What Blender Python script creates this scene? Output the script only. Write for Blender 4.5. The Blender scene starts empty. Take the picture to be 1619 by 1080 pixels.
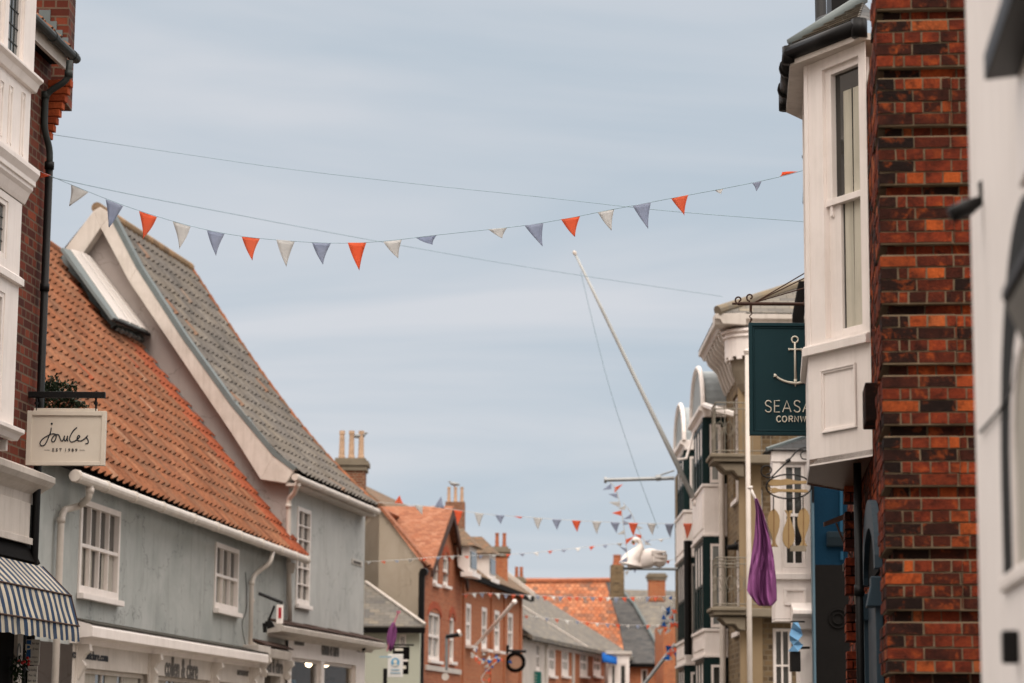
import bpy, math, random
from mathutils import Vector
random.seed(7)
SC = bpy.context.scene
COL = SC.collection
# ------------------------------------------------------------------ camera maths
FPX = 85/36*1619
PITCH = math.atan(620/FPX)
CH = 1.6
ROLL = .007
cp, sp = math.cos(PITCH), math.sin(PITCH)
def ray(px, py):
    u = px-809.5; v = py-540          # the camera is rolled very slightly
    a = (u+ROLL*v)/FPX; b = -(v-ROLL*u)/FPX
    return Vector((a, cp - b*sp, sp + b*cp))
def P(px, py, Y):
    d = ray(px, py); return Vector((0,0,CH)) + d*(Y/d.y)
def PZ(px, py, Z):
    d = ray(px, py); return Vector((0,0,CH)) + d*((Z-CH)/d.z)
def proj(p):
    y = p.y; z = p.z-CH
    d = y*cp + z*sp; u = z*cp - y*sp
    return (809.5+FPX*p.x/d, 540-FPX*u/d)
class Frame:
    """local frame of a wall: s along it, t outwards, z up"""
    def __init__(self, x, y, dx, dy, side=1):
        self.o = Vector((x, y, 0)); self.u = Vector((dx, dy, 0)).normalized()
        self.n = Vector((self.u.y, -self.u.x, 0))*side
    def w(self, s, t, z): return self.o + self.u*s + self.n*t + Vector((0,0,z))
    def at(self, px, py, t=0):
        d = ray(px, py); c = Vector((0,0,CH)); o = self.o + self.n*t
        k = (o-c).dot(self.n)/d.dot(self.n); p = c + d*k
        return ((p-o).dot(self.u), p.z)
    def atS(self, px, py, s):
        d = ray(px, py); c = Vector((0,0,CH)); o = self.o + self.u*s
        k = (o-c).dot(self.u)/d.dot(self.u); p = c + d*k
        return ((p-o).dot(self.n), p.z)
    def perp(self, s, flip=1):
        """frame of an end wall facing the camera: its s is this frame's t, its t points to -u"""
        f = Frame(0,0,1,0); f.o = self.o + self.u*s; f.u = self.n.copy(); f.n = -self.u*flip
        return f
WF = Frame(0,0,1,0)      # world: s = X, t = -Y
WF.n = Vector((0,-1,0))
# ------------------------------------------------------------------ mesh builder
class MB:
    def __init__(self): self.v=[]; self.f=[]; self.m=[]; self.mi=0
    def poly(self, pts):
        i = len(self.v); self.v += [tuple(p) for p in pts]; self.f.append(tuple(range(i, i+len(pts)))); self.m.append(self.mi); return self
    def hexa(self, p):
        i = len(self.v); self.v += [tuple(q) for q in p]
        for a in ((0,3,2,1),(4,5,6,7),(0,1,5,4),(1,2,6,5),(2,3,7,6),(3,0,4,7)):
            self.f.append(tuple(i+k for k in a)); self.m.append(self.mi)
        return self
    def box(self, F, s0, s1, t0, t1, z0, z1):
        s0,s1=min(s0,s1),max(s0,s1); t0,t1=min(t0,t1),max(t0,t1); z0,z1=min(z0,z1),max(z0,z1)
        return self.hexa([F.w(s0,t0,z0),F.w(s1,t0,z0),F.w(s1,t1,z0),F.w(s0,t1,z0),F.w(s0,t0,z1),F.w(s1,t0,z1),F.w(s1,t1,z1),F.w(s0,t1,z1)])
    def prism(self, a, b, caps=True):
        """two matching polygons joined"""
        i = len(self.v); n = len(a); self.v += [tuple(p) for p in a] + [tuple(p) for p in b]
        for k in range(n):
            l = (k+1)%n; self.f.append((i+k,i+l,i+n+l,i+n+k)); self.m.append(self.mi)
        if caps:
            self.f.append(tuple(i+k for k in reversed(range(n)))); self.m.append(self.mi)
            self.f.append(tuple(i+n+k for k in range(n))); self.m.append(self.mi)
        return self
    def prof(self, F, s0, s1, pts):
        return self.prism([F.w(s0,t,z) for t,z in pts], [F.w(s1,t,z) for t,z in pts])
    def slab(self, quad, th):
        q=[Vector(p) for p in quad]; n=(q[1]-q[0]).cross(q[-1]-q[0]).normalized()*th
        return self.prism(q, [p+n for p in q])
    def tube(self, pts, r, seg=8, caps=True):
        pts=[Vector(p) for p in pts]; n=len(pts); rr = r if isinstance(r,(list,tuple)) else [r]*n
        i0=len(self.v); up=None
        for k,p in enumerate(pts):
            d = (pts[min(k+1,n-1)]-pts[max(k-1,0)]).normalized()
            if up is None:
                up = Vector((0,0,1)) if abs(d.z)<.9 else Vector((1,0,0))
            a = up - d*up.dot(d)
            if a.length<1e-4: a = Vector((1,0,0)) - d*d.x
            a.normalize(); b = d.cross(a); up = a
            for j in range(seg):
                t = 2*math.pi*j/seg; self.v.append(tuple(p + (a*math.cos(t)+b*math.sin(t))*rr[k]))
        for k in range(n-1):
            for j in range(seg):
                l=(j+1)%seg; self.f.append((i0+k*seg+j,i0+k*seg+l,i0+(k+1)*seg+l,i0+(k+1)*seg+j)); self.m.append(self.mi)
        if caps:
            self.f.append(tuple(i0+j for j in reversed(range(seg)))); self.m.append(self.mi)
            self.f.append(tuple(i0+(n-1)*seg+j for j in range(seg))); self.m.append(self.mi)
        return self
    def build(self, name, mat, parent=None, loc=None, smooth=False, bevel=0, solid=0):
        if parent is not None: org = ORG[parent.name]
        else: org = Vector(loc) if loc is not None else Vector((0,0,0))
        me = bpy.data.meshes.new(name)
        me.from_pydata([(v[0]-org.x, v[1]-org.y, v[2]-org.z) for v in self.v], [], self.f)
        mats = mat if isinstance(mat,(list,tuple)) else [mat]
        for m in mats: me.materials.append(m)
        for p,mi in zip(me.polygons, self.m): p.material_index = mi
        if smooth: me.polygons.foreach_set('use_smooth',[True]*len(me.polygons))
        uv = me.uv_layers.new(name='UVMap')
        for p in me.polygons:
            n = p.normal
            if abs(n.z) > .95: h = Vector((1,0,0)); q = Vector((0,1,0))
            else:
                h = Vector((-n.y, n.x, 0)).normalized(); q = n.cross(h)
                if q.z < 0: q = -q
            for li in p.loop_indices:
                c = Vector(self.v[me.loops[li].vertex_index]); uv.data[li].uv = (c.dot(h), c.dot(q))
        me.update()
        o = bpy.data.objects.new(name, me); COL.objects.link(o)
        if parent is not None:
            o.parent = parent; ORG[o.name] = org
        else:
            o.location = org; ORG[o.name] = org
        if bevel:
            b = o.modifiers.new('bevel','BEVEL'); b.width = bevel; b.segments = 2; b.limit_method='ANGLE'; b.angle_limit=math.radians(40)
        if solid:
            b = o.modifiers.new('solid','SOLIDIFY'); b.thickness = solid; b.offset = 0
        return o
ORG = {}
def tag(o, label, cat, group=None, kind=None):
    if label: o['label'] = label
    if cat: o['category'] = cat
    if group: o['group'] = group
    if kind: o['kind'] = kind
    return o
def thing(name, label, cat, loc, group=None):
    o = bpy.data.objects.new(name, None); COL.objects.link(o); o.empty_display_size=.2
    o.location = loc; ORG[o.name] = Vector(loc); return tag(o, label, cat, group)
def smooth_path(pts, n=6):
    """Catmull-Rom through points"""
    pts=[Vector(p) for p in pts]; out=[]
    for i in range(len(pts)-1):
        p0=pts[max(i-1,0)]; p1=pts[i]; p2=pts[i+1]; p3=pts[min(i+2,len(pts)-1)]
        for k in range(n):
            t=k/n; out.append(.5*((2*p1)+(p2-p0)*t+(2*p0-5*p1+4*p2-p3)*t*t+(3*p1-p0-3*p2+p3)*t**3))
    out.append(pts[-1]); return out
def text_mb(txt, org, ux, uz, width=None, height=None, th=.006, align='CENTER', stretch=1.0, bold=0):
    """built-in font lettering as a thin raised mesh; org = centre (or left) of the baseline"""
    cu = bpy.data.curves.new('t','FONT'); cu.body = txt; cu.resolution_u = 3; cu.offset = bold
    o = bpy.data.objects.new('t', cu); COL.objects.link(o)
    dg = bpy.context.evaluated_depsgraph_get(); dg.update()
    me = bpy.data.meshes.new_from_object(o.evaluated_get(dg))
    vs = [v.co.copy() for v in me.vertices]; fs = [tuple(p.vertices) for p in me.polygons]
    bpy.data.objects.remove(o); bpy.data.curves.remove(cu); bpy.data.meshes.remove(me)
    x0=min(v.x for v in vs); x1=max(v.x for v in vs); y1=max(v.y for v in vs)
    kx = kz = 1
    if height: kx = kz = height/y1
    if width: kx = width/(x1-x0); kz = kz if height else kx
    ux=Vector(ux).normalized(); uz=Vector(uz).normalized(); n = ux.cross(uz)
    off = (x0+x1)/2 if align=='CENTER' else x0
    mb = MB()
    for k in (0,1):
        i=len(mb.v)
        mb.v += [tuple(Vector(org)+ux*(v.x-off)*kx+uz*v.y*kz+n*(th*k)) for v in vs]
        for f in fs:
            mb.f.append(tuple(i+a for a in (f if k else reversed(f)))); mb.m.append(0)
    # side walls
    ed={}
    for f in fs:
        for a,b in zip(f, f[1:]+f[:1]):
            ed[(a,b)] = 1
    N=len(vs)
    for a,b in ed:
        if (b,a) not in ed: mb.f.append((a,b,N+b,N+a)); mb.m.append(0)
    return mb
# ------------------------------------------------------------------ materials
def lin(c):
    return tuple(((x/255)/12.92 if x/255<=.04045 else ((x/255+.055)/1.055)**2.4) for x in c)+(1,)
class NT:
    def __init__(self, name):
        self.m = bpy.data.materials.new(name); self.m.use_nodes=True; self.t = self.m.node_tree; self.t.nodes.clear()
        self.out = self.n('ShaderNodeOutputMaterial'); self.b = self.n('ShaderNodeBsdfPrincipled')
        self.l(self.b.outputs[0], self.out.inputs[0])
    def n(self, k, **kw):
        x = self.t.nodes.new(k)
        for a,b in kw.items():
            if a.startswith('i_'): x.inputs[a[2:].replace('_',' ')].default_value = b
            else: setattr(x,a,b)
        return x
    def l(self, a, b): self.t.links.new(a,b)
    def coord(self, kind='Object', scale=(1,1,1)):
        c = self.n('ShaderNodeTexCoord'); m = self.n('ShaderNodeMapping'); m.inputs['Scale'].default_value = scale
        self.l(c.outputs[kind], m.inputs[0]); return m.outputs[0]
    def noise(self, vec, scale, detail=4, rough=.6, dist=0):
        x = self.n('ShaderNodeTexNoise'); x.inputs['Scale'].default_value=scale; x.inputs['Detail'].default_value=detail
        x.inputs['Roughness'].default_value=rough; x.inputs['Distortion'].default_value=dist
        if vec is not None: self.l(vec, x.inputs['Vector'])
        return x.outputs['Fac']
    def ramp(self, fac, stops, interp='LINEAR'):
        r = self.n('ShaderNodeValToRGB'); e = r.color_ramp.elements; r.color_ramp.interpolation = interp
        while len(e)<len(stops): e.new(.5)
        for a,(p,c) in zip(e, stops): a.position=p; a.color = c if len(c)==4 else tuple(c)+(1,)
        self.l(fac, r.inputs[0]); return r.outputs[0]
    def mix(self, fac, a, b, mode='MIX'):
        x = self.n('ShaderNodeMix'); x.data_type='RGBA'; x.blend_type=mode
        for sock,val in ((x.inputs[0],fac),(x.inputs[6],a),(x.inputs[7],b)):
            if hasattr(val,'is_output') or isinstance(val,bpy.types.NodeSocket): self.l(val,sock)
            else: sock.default_value = val
        return x.outputs[2]
    def math(self, op, a, b=None, clamp=False):
        x = self.n('ShaderNodeMath'); x.operation=op; x.use_clamp=clamp
        for i,v in enumerate((a,b)):
            if v is None: continue
            if isinstance(v,bpy.types.NodeSocket): self.l(v,x.inputs[i])
            else: x.inputs[i].default_value=v
        return x.outputs[0]
    def bump(self, h, strength=.3, dist=.01):
        b = self.n('ShaderNodeBump'); b.inputs['Strength'].default_value=strength; b.inputs['Distance'].default_value=dist
        self.l(h, b.inputs['Height']); self.l(b.outputs[0], self.b.inputs['Normal'])
    def col(self, c):
        if isinstance(c,bpy.types.NodeSocket): self.l(c, self.b.inputs['Base Color'])
        else: self.b.inputs['Base Color'].default_value = c
    def set(self, rough=.6, spec=.5, metal=0):
        self.b.inputs['Roughness'].default_value=rough; self.b.inputs['Specular IOR Level'].default_value=spec; self.b.inputs['Metallic'].default_value=metal
def paint(name, c, rough=.5, dirt=.25, dcol=None, spec=.3, nscale=6, streak=0, bump=.15, grime=None):
    """painted surface: base colour with cloudy wear, rain streaks and specks"""
    t = NT(name); c = lin(c); v = t.coord('Object')
    dc = lin(dcol) if dcol else tuple(x*.45 for x in c[:3])+(1,)
    n1 = t.noise(v, nscale*.35, 5, .65); n2 = t.noise(v, nscale*3, 5, .7)
    f = t.ramp(n1, [(.42,(0,0,0,1)),(.75,(1,1,1,1))])
    base = t.mix(t.math('MULTIPLY', f, dirt), c, dc)
    if streak:
        sv = t.coord('Object',(5,5,.35)); s = t.ramp(t.noise(sv, 2.2, 5, .7, .3), [(.48,(0,0,0,1)),(.72,(1,1,1,1))])
        base = t.mix(t.math('MULTIPLY', s, streak), base, dc)
    sp_ = t.ramp(n2, [(.66,(0,0,0,1)),(.74,(1,1,1,1))])
    base = t.mix(t.math('MULTIPLY', sp_, (grime if grime is not None else dirt)*.8), base, tuple(x*.3 for x in c[:3])+(1,))
    t.col(base); t.set(rough, spec); t.bump(n2, bump, .006); return t.m
def flat(name, c, rough=.5, spec=.3, metal=0, var=.12, nscale=8, trans=0):
    t = NT(name); c = lin(c); v = t.coord('Object')
    n = t.noise(v, nscale, 4, .6)
    t.col(t.mix(t.ramp(n,[(.35,(0,0,0,1)),(.7,(1,1,1,1))]), c, tuple(x*(1-var*2.2) for x in c[:3])+(1,)))
    t.set(rough, spec, metal); t.bump(n, .1, .004)
    return t.m
def cloth(name, c, tr=.5):
    t = NT(name); c = lin(c); v = t.coord('Object')
    n = t.noise(v, 14, 3, .6)
    cc = t.mix(n, c, tuple(x*.8 for x in c[:3])+(1,)); t.col(cc); t.set(.85,.1)
    tl = t.n('ShaderNodeBsdfTranslucent'); t.l(cc, tl.inputs[0]); mx = t.n('ShaderNodeMixShader'); mx.inputs[0].default_value=tr
    t.l(t.b.outputs[0], mx.inputs[1]); t.l(tl.outputs[0], mx.inputs[2]); t.l(mx.outputs[0], t.out.inputs[0]); return t.m
def brick(name, cols, mortar, bw=.225, bh=.075, mw=.012, squash=True, dirt=.3, bump=.5, off=.5):
    """brickwork on metre UVs: every brick its own tint, soot in clouds"""
    t = NT(name); uv = t.coord('UV')
    b = t.n('ShaderNodeTexBrick'); t.l(uv, b.inputs['Vector'])
    b.inputs['Scale'].default_value=1; b.inputs['Brick Width'].default_value=bw; b.inputs['Row Height'].default_value=bh
    b.inputs['Mortar Size'].default_value=mw; b.inputs['Mortar Smooth'].default_value=.3; b.inputs['Bias'].default_value=0
    b.offset=off
    if squash: b.squash=.5; b.squash_frequency=2
    b.inputs['Color1'].default_value=(0,0,0,1); b.inputs['Color2'].default_value=(1,1,1,1); b.inputs['Mortar'].default_value=(.5,.5,.5,1)
    n = len(cols); r = t.ramp(b.outputs['Color'], [(i/(n-1)*.9+.05, lin(c)) for i,c in enumerate(cols)])
    ob = t.coord('Object'); n1 = t.noise(ob, .8, 5, .65); n2 = t.noise(ob, 30, 4, .7)
    r = t.mix(t.math('MULTIPLY', t.ramp(n1,[(.45,(0,0,0,1)),(.75,(1,1,1,1))]), dirt), r, lin((40,32,28)))
    r = t.mix(t.math('MULTIPLY', n2, .5), r, tuple(x*.5 for x in lin(cols[0])[:3])+(1,))
    c = t.mix(b.outputs['Fac'], r, lin(mortar)); t.col(c); t.set(.85,.2)
    h = t.math('SUBTRACT', t.math('MULTIPLY', n2, .3), b.outputs['Fac']); t.bump(h, bump, .008); return t.m
def island(name, stops, rough=.8, spec=.2, nscale=25, wear=None, bump=.5, wscale=1.2, wamt=.5):
    """loose units (bricks, tiles): random tint per unit plus grain and weathering"""
    t = NT(name); g = t.n('ShaderNodeNewGeometry'); v = t.coord('Object')
    r = t.ramp(g.outputs['Random Per Island'], [(p, lin(c)) for p,c in stops])
    n = t.noise(v, nscale, 6, .75); n1 = t.noise(v, wscale, 5, .7)
    dk = t.mix(1, r, (.35,.33,.33,1), 'MULTIPLY')
    c = t.mix(t.ramp(n,[(.42,(0,0,0,1)),(.72,(.8,.8,.8,1))]), r, dk)
    if wear: c = t.mix(t.math('MULTIPLY', t.ramp(n1,[(.45,(0,0,0,1)),(.7,(1,1,1,1))]), wamt), c, lin(wear))
    t.col(c); t.set(rough, spec); t.bump(n, bump, .006); return t.m
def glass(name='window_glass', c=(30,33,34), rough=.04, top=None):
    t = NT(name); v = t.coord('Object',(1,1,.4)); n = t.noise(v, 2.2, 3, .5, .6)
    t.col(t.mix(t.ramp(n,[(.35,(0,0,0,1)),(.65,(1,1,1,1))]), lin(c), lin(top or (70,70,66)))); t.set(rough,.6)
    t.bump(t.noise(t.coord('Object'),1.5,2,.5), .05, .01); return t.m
# ------------------------------------------------------------------ palette
M = {}
M['white'] = paint('white_gloss_paint', (236,227,221), .45, .25, (176,166,154), nscale=5, bump=.12, streak=.2)
M['cream'] = paint('old_cream_paint', (204,195,186), .5, .35, (128,114,98), nscale=5, streak=.25, bump=.15)
M['render'] = paint('blue_grey_limewash', (160,165,160), .8, .55, (116,122,118), nscale=3, streak=.4, bump=.25)
M['renderB'] = paint('pale_grey_limewash', (176,178,176), .8, .35, (146,148,146), nscale=4, streak=.4, bump=.25)
M['pink'] = paint('pinkish_grey_render', (168,152,144), .85, .35, (128,115,108), nscale=3, streak=.2, bump=.25)
M['beige'] = paint('beige_render', (160,146,122), .85, .5, (122,108,86), nscale=2, streak=.2, bump=.3)
M['mint'] = paint('pale_green_render', (182,184,168), .8, .2, (140,140,124), nscale=2, bump=.2)
M['greywall'] = paint('pale_cool_render', (150,156,158), .8, .35, (110,116,118), nscale=3, streak=.4)
M['stone'] = paint('weathered_stone', (130,120,104), .85, .6, (90,76,56), nscale=5, bump=.4)
M['black'] = paint('black_gloss_iron', (16,15,15), .45, .3, (34,31,29), nscale=12, bump=.2, spec=.18)
M['blackmat'] = paint('black_timber', (14,12,11), .8, .3, (26,22,20), nscale=6, spec=.08)
M['gutgrey'] = paint('grey_green_cast_iron', (44,48,46), .5, .4, (26,26,24), nscale=14, spec=.3)
M['pipewhite'] = paint('white_plastic_pipe', (206,196,186), .4, .3, (140,130,118), nscale=7, streak=.2, spec=.5)
M['lead'] = paint('sheet_lead', (104,112,112), .6, .4, (72,78,78), nscale=6, spec=.25, bump=.3)
M['tealgreen'] = paint('dark_green_paint', (14,38,38), .45, .2, (8,24,24), nscale=5, spec=.2)
M['signteal'] = paint('sign_teal_paint', (22,54,60), .5, .15, (12,36,42), nscale=7, spec=.2, bump=.05)
M['slateblue'] = paint('slate_blue_paint', (44,60,70), .5, .25, (36,48,54), nscale=6, spec=.2)
M['bluewall'] = paint('rough_blue_painted_brick', (6,42,62), .7, .5, (5,34,52), nscale=5, bump=.9, spec=.1)
M['blackwall'] = paint('black_painted_wall', (16,14,13), .6, .3, (30,26,23), nscale=4, bump=.5, spec=.12)
M['rust'] = paint('rusty_iron', (70,48,38), .8, .5, (30,24,22), nscale=20)
M['wood'] = paint('weathered_plywood', (150,126,88), .7, .5, (130,102,66), nscale=9, streak=.3)
M['leaf'] = flat('dark_leaves', (40,58,32), .5, .3, var=.35, nscale=20)
M['soil'] = flat('terracotta_pot', (130,76,54), .8)
M['asphalt'] = flat('asphalt', (62,60,58), .9, nscale=30)
M['paving'] = brick('concrete_pavers', [(128,122,114),(150,144,134),(112,106,98)], (80,76,70), .6,.4,.01,False)
M['glass'] = glass()
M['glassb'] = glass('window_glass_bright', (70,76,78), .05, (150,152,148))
M['glassw'] = glass('sky_reflection_tinted_glass', (168,170,168), .06, (120,122,120))  # pale base colour imitates the sky reflected in the far panes
def clearglass():
    t=NT('clear_shop_glass'); t.col(lin((40,44,46))); t.set(.03,.6); tr=t.n('ShaderNodeBsdfTransparent'); mx=t.n('ShaderNodeMixShader'); mx.inputs[0].default_value=.72
    t.l(t.b.outputs[0],mx.inputs[1]); t.l(tr.outputs[0],mx.inputs[2]); t.l(mx.outputs[0],t.out.inputs[0]); return t.m
M['glassclear']=clearglass()
M['curtain'] = paint('net_curtain', (168,162,152), .9, .3, (120,114,104), nscale=3, streak=.5)
M['ink'] = flat('dark_lettering', (24,30,40), .5, var=.05)
M['inkgrey'] = flat('grey_lettering', (98,94,90), .6, var=.1)
M['ivory'] = flat('ivory_lettering', (226,220,204), .5, var=.05)
M['signboard'] = paint('signboard_cream', (206,196,182), .5, .2, (150,130,104), nscale=5)
M['terracotta'] = flat('terracotta', (176,106,74), .8, var=.2)
M['buffpot'] = flat('buff_chimney_pot', (198,166,138), .8, var=.15)
M['purple'] = cloth('purple_flag_cloth', (154,92,146), .25)
M['pinkcloth'] = cloth('pink_flag_cloth', (220,140,160), .3)
M['c_red'] = cloth('coral_red_cloth', (252,158,124), .75)
M['c_grey'] = cloth('pale_grey_cloth', (236,235,233), .72)
M['c_blue'] = cloth('grey_blue_cloth', (198,205,221), .75)
M['c_white'] = cloth('white_cloth', (228,226,222), .3)
M['c_royal'] = cloth('royal_blue_cloth', (30,92,168), .1)
M['c_sky'] = cloth('light_blue_cloth', (120,168,206), .2)
M['cord'] = flat('blue_grey_cord', (140,166,176), .7)
M['steel'] = flat('galvanised_steel', (140,142,142), .4, .5, .3)
M['brickL'] = brick('brown_red_brick', [(78,34,24),(116,50,32),(54,28,22),(140,66,42),(92,40,28)], (98,80,66), .29,.098,.012, dirt=.5)
M['brickC'] = brick('orange_red_brick', [(166,84,56),(188,102,66),(150,74,50),(194,116,80)], (164,126,98), dirt=.2)
M['brickD'] = brick('orange_brick', [(174,92,58),(194,112,72),(160,82,54),(184,104,68)], (170,132,100), dirt=.2)
M['brickCh'] = brick('chimney_brick', [(140,84,60),(120,70,52),(160,104,76)], (140,124,104), dirt=.4)
M['brickH'] = brick('cream_gault_brick', [(118,98,72),(142,120,90),(76,62,48),(128,106,78)], (120,106,86), .3,.1,.014, dirt=.6)
M['slate'] = brick('old_grey_slates', [(118,114,108),(134,128,118),(100,98,96),(146,136,120)], (80,76,70), .28,.14,.006, False, dirt=.3, bump=.8)
M['slateD'] = brick('dark_slates', [(84,84,84),(100,98,96),(70,72,74)], (56,54,52), .28,.14,.006, False, dirt=.3, bump=.8)
M['plain'] = brick('orange_plain_tiles', [(164,104,76),(178,122,92),(146,92,68),(186,134,106)], (110,66,48), .17,.11,.008, False, dirt=.25, bump=.9)
M['plainO'] = brick('mottled_orange_pantiles', [(180,108,72),(192,124,88),(116,96,84),(172,102,68),(200,138,102)], (104,66,48), .24,.28,.02, False, dirt=.4, bump=1)
M['mossy'] = brick('mossy_brown_tiles', [(122,104,86),(138,114,92),(106,92,78),(150,112,86)], (84,74,58), .17,.11,.008, False, dirt=.35, bump=.9)
ORT = [(0,(112,72,52)),(.15,(134,86,60)),(.4,(146,94,66)),(.6,(138,90,66)),(.75,(154,106,78)),(.9,(120,84,64)),(.985,(140,100,76)),(1,(184,144,118))]
def limewash(name, c, dark, pale, sz=1.0):
    t = NT(name); v = t.coord('Object'); c=lin(c); dark=lin(dark); pale=lin(pale)
    cl = t.noise(v, .9*sz, 6, .65, .5); base = t.mix(t.ramp(cl,[(.35,(0,0,0,1)),(.68,(1,1,1,1))]), c, pale)
    s1 = t.noise(t.coord('Object',(3.2,3.2,.35)), 1.3, 6, .7, .5); base = t.mix(t.math('MULTIPLY', t.ramp(s1,[(.52,(0,0,0,1)),(.76,(1,1,1,1))]), .5), base, dark)
    s2 = t.noise(t.coord('Object',(26,26,.5)), 1.2, 4, .7, .2); base = t.mix(t.math('MULTIPLY', t.ramp(s2,[(.6,(0,0,0,1)),(.78,(1,1,1,1))]), .18), base, dark)
    vo = t.n('ShaderNodeTexVoronoi'); vo.feature='DISTANCE_TO_EDGE'; vo.inputs['Scale'].default_value=.55
    wv = t.n('ShaderNodeTexNoise'); wv.inputs['Scale'].default_value=2.5; wv.inputs['Detail'].default_value=5; t.l(v, wv.inputs['Vector'])
    ad = t.n('ShaderNodeVectorMath'); ad.operation='ADD'; t.l(v, ad.inputs[0]); t.l(wv.outputs['Color'], ad.inputs[1]); t.l(ad.outputs[0], vo.inputs['Vector'])
    base = t.mix(t.math('MULTIPLY', t.ramp(vo.outputs['Distance'],[(0,(1,1,1,1)),(.008,(0,0,0,1))]), .55), base, tuple(x*.3 for x in dark[:3])+(1,))
    sp = t.noise(v, 22, 5, .75); base = t.mix(t.ramp(sp,[(.66,(0,0,0,1)),(.74,(.6,.6,.6,1))]), base, tuple(x*.5 for x in dark[:3])+(1,))
    t.col(base); t.set(.85,.15); t.bump(t.math('ADD', sp, cl), .35, .012); return t.m
M['render'] = limewash('blue_grey_limewash', (158,162,159), (122,122,117), (180,182,179))
M['renderB'] = limewash('pale_grey_limewash', (176,178,176), (146,145,140), (192,193,190))
M['pink'] = limewash('pinkish_render', (158,147,142), (134,122,116), (170,160,154), .7)
M['beige'] = limewash('beige_render', (162,149,132), (136,123,106), (174,162,146), .7)
M['tileA'] = island('clay_pantiles', ORT, .85, .15, 16, wear=(104,78,62), wamt=.7, wscale=.9)
M['tileNew'] = island('newer_orange_pantiles', [(0,(146,76,48)),(.5,(160,86,56)),(1,(138,72,48))], .8, .2, 16)
M['tileG'] = island('grey_pantiles', [(0,(92,89,85)),(.3,(118,113,108)),(.7,(104,100,96)),(.985,(132,126,118)),(.99,(140,108,88)),(1,(136,104,84))], .85, .15, 16, wear=(122,112,98), wamt=.6, wscale=.8)
M["mortar"] = paint("lime_mortar", (118,102,82), .95, .6, (80,66,50), nscale=14, bump=.9)
def oldbrick(name, stops, soot):
    t = NT(name); g = t.n('ShaderNodeNewGeometry'); v = t.coord('Object')
    r = t.ramp(g.outputs['Random Per Island'], [(p, lin(c)) for p,c in stops])
    # shift the noise for every brick so that no two share their stains
    off = t.n('ShaderNodeVectorMath'); off.operation='ADD'; t.l(v, off.inputs[0]); sc = t.n('ShaderNodeVectorMath'); sc.operation='SCALE'; sc.inputs[0].default_value=(37,91,53); t.l(g.outputs['Random Per Island'], sc.inputs['Scale']); t.l(sc.outputs[0], off.inputs[1])
    a = t.noise(off.outputs[0], 9, 5, .7, .4); b = t.noise(v, 60, 6, .8); c0 = t.noise(v, 1.6, 4, .6)
    r = t.mix(t.ramp(a,[(.5,(0,0,0,1)),(.68,(.8,.8,.8,1))]), r, lin(soot))
    r = t.mix(t.math('MULTIPLY',t.ramp(a,[(.32,(1,1,1,1)),(.46,(0,0,0,1))]),.45), r, lin((196,92,40)))
    r = t.mix(t.ramp(b,[(.4,(0,0,0,1)),(.7,(.75,.75,.75,1))]), r, t.mix(1, r, (.4,.36,.34,1), 'MULTIPLY'))
    r = t.mix(t.math('MULTIPLY',t.ramp(b,[(.74,(0,0,0,1)),(.8,(1,1,1,1))]),.5), r, lin((170,140,116)))
    r = t.mix(t.math('MULTIPLY', t.ramp(c0,[(.42,(0,0,0,1)),(.7,(1,1,1,1))]), .6), r, lin(soot))
    t.col(r); t.set(.85,.12); t.bump(t.math('ADD',a,b), .9, .008); return t.m
M['qbrick'] = oldbrick('quoin_bricks', [(0,(58,28,20)),(.18,(92,40,26)),(.36,(122,50,30)),(.55,(134,56,32)),(.72,(108,44,28)),(.86,(160,72,36)),(.95,(178,86,40)),(1,(176,98,58))], (34,20,16))
M['qsoot'] = oldbrick('sooty_quoin_bricks', [(0,(30,20,17)),(.4,(42,25,20)),(.8,(62,31,23)),(1,(82,38,26))], (24,16,14))
def stripes(name, cols, w, scale):
    t = NT(name); uv = t.n('ShaderNodeUVMap'); uv.uv_map='stripe'
    s = t.n('ShaderNodeSeparateXYZ'); t.l(uv.outputs[0], s.inputs[0])
    f = t.math('GREATER_THAN', t.math('FRACT', t.math('MULTIPLY', s.outputs[0], scale)), w)
    n = t.noise(t.coord('Object'), 5, 4, .6)
    c = t.mix(f, lin(cols[0]), lin(cols[1])); c = t.mix(t.math('MULTIPLY', t.ramp(n,[(.4,(0,0,0,1)),(.7,(1,1,1,1))]), .35), c, lin((96,92,80)))
    t.col(c); t.set(.7,.2); t.bump(n,.15,.01); return t.m
# ------------------------------------------------------------------ shared builders
def wall(mb, F, s0, s1, z0, z1, holes=(), depth=.14, t=0, th=.3):
    """wall sheet with real openings and reveals; holes = (s0,s1,z0,z1)"""
    ss = sorted({s0,s1,*[h[0] for h in holes],*[h[1] for h in holes]}); zz = sorted({z0,z1,*[h[2] for h in holes],*[h[3] for h in holes]})
    for a,b in zip(ss,ss[1:]):
        for c,d in zip(zz,zz[1:]):
            if any(h[0]<=a+1e-6 and b<=h[1]+1e-6 and h[2]<=c+1e-6 and d<=h[3]+1e-6 for h in holes): continue
            mb.poly([F.w(a,t,c),F.w(b,t,c),F.w(b,t,d),F.w(a,t,d)])
    for a,b,c,d in holes:
        mb.poly([F.w(a,t,c),F.w(a,t-depth,c),F.w(a,t-depth,d),F.w(a,t,d)]); mb.poly([F.w(b,t,c),F.w(b,t,d),F.w(b,t-depth,d),F.w(b,t-depth,c)])
        mb.poly([F.w(a,t,d),F.w(a,t-depth,d),F.w(b,t-depth,d),F.w(b,t,d)]); mb.poly([F.w(a,t,c),F.w(b,t,c),F.w(b,t-depth,c),F.w(a,t-depth,c)])
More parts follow.
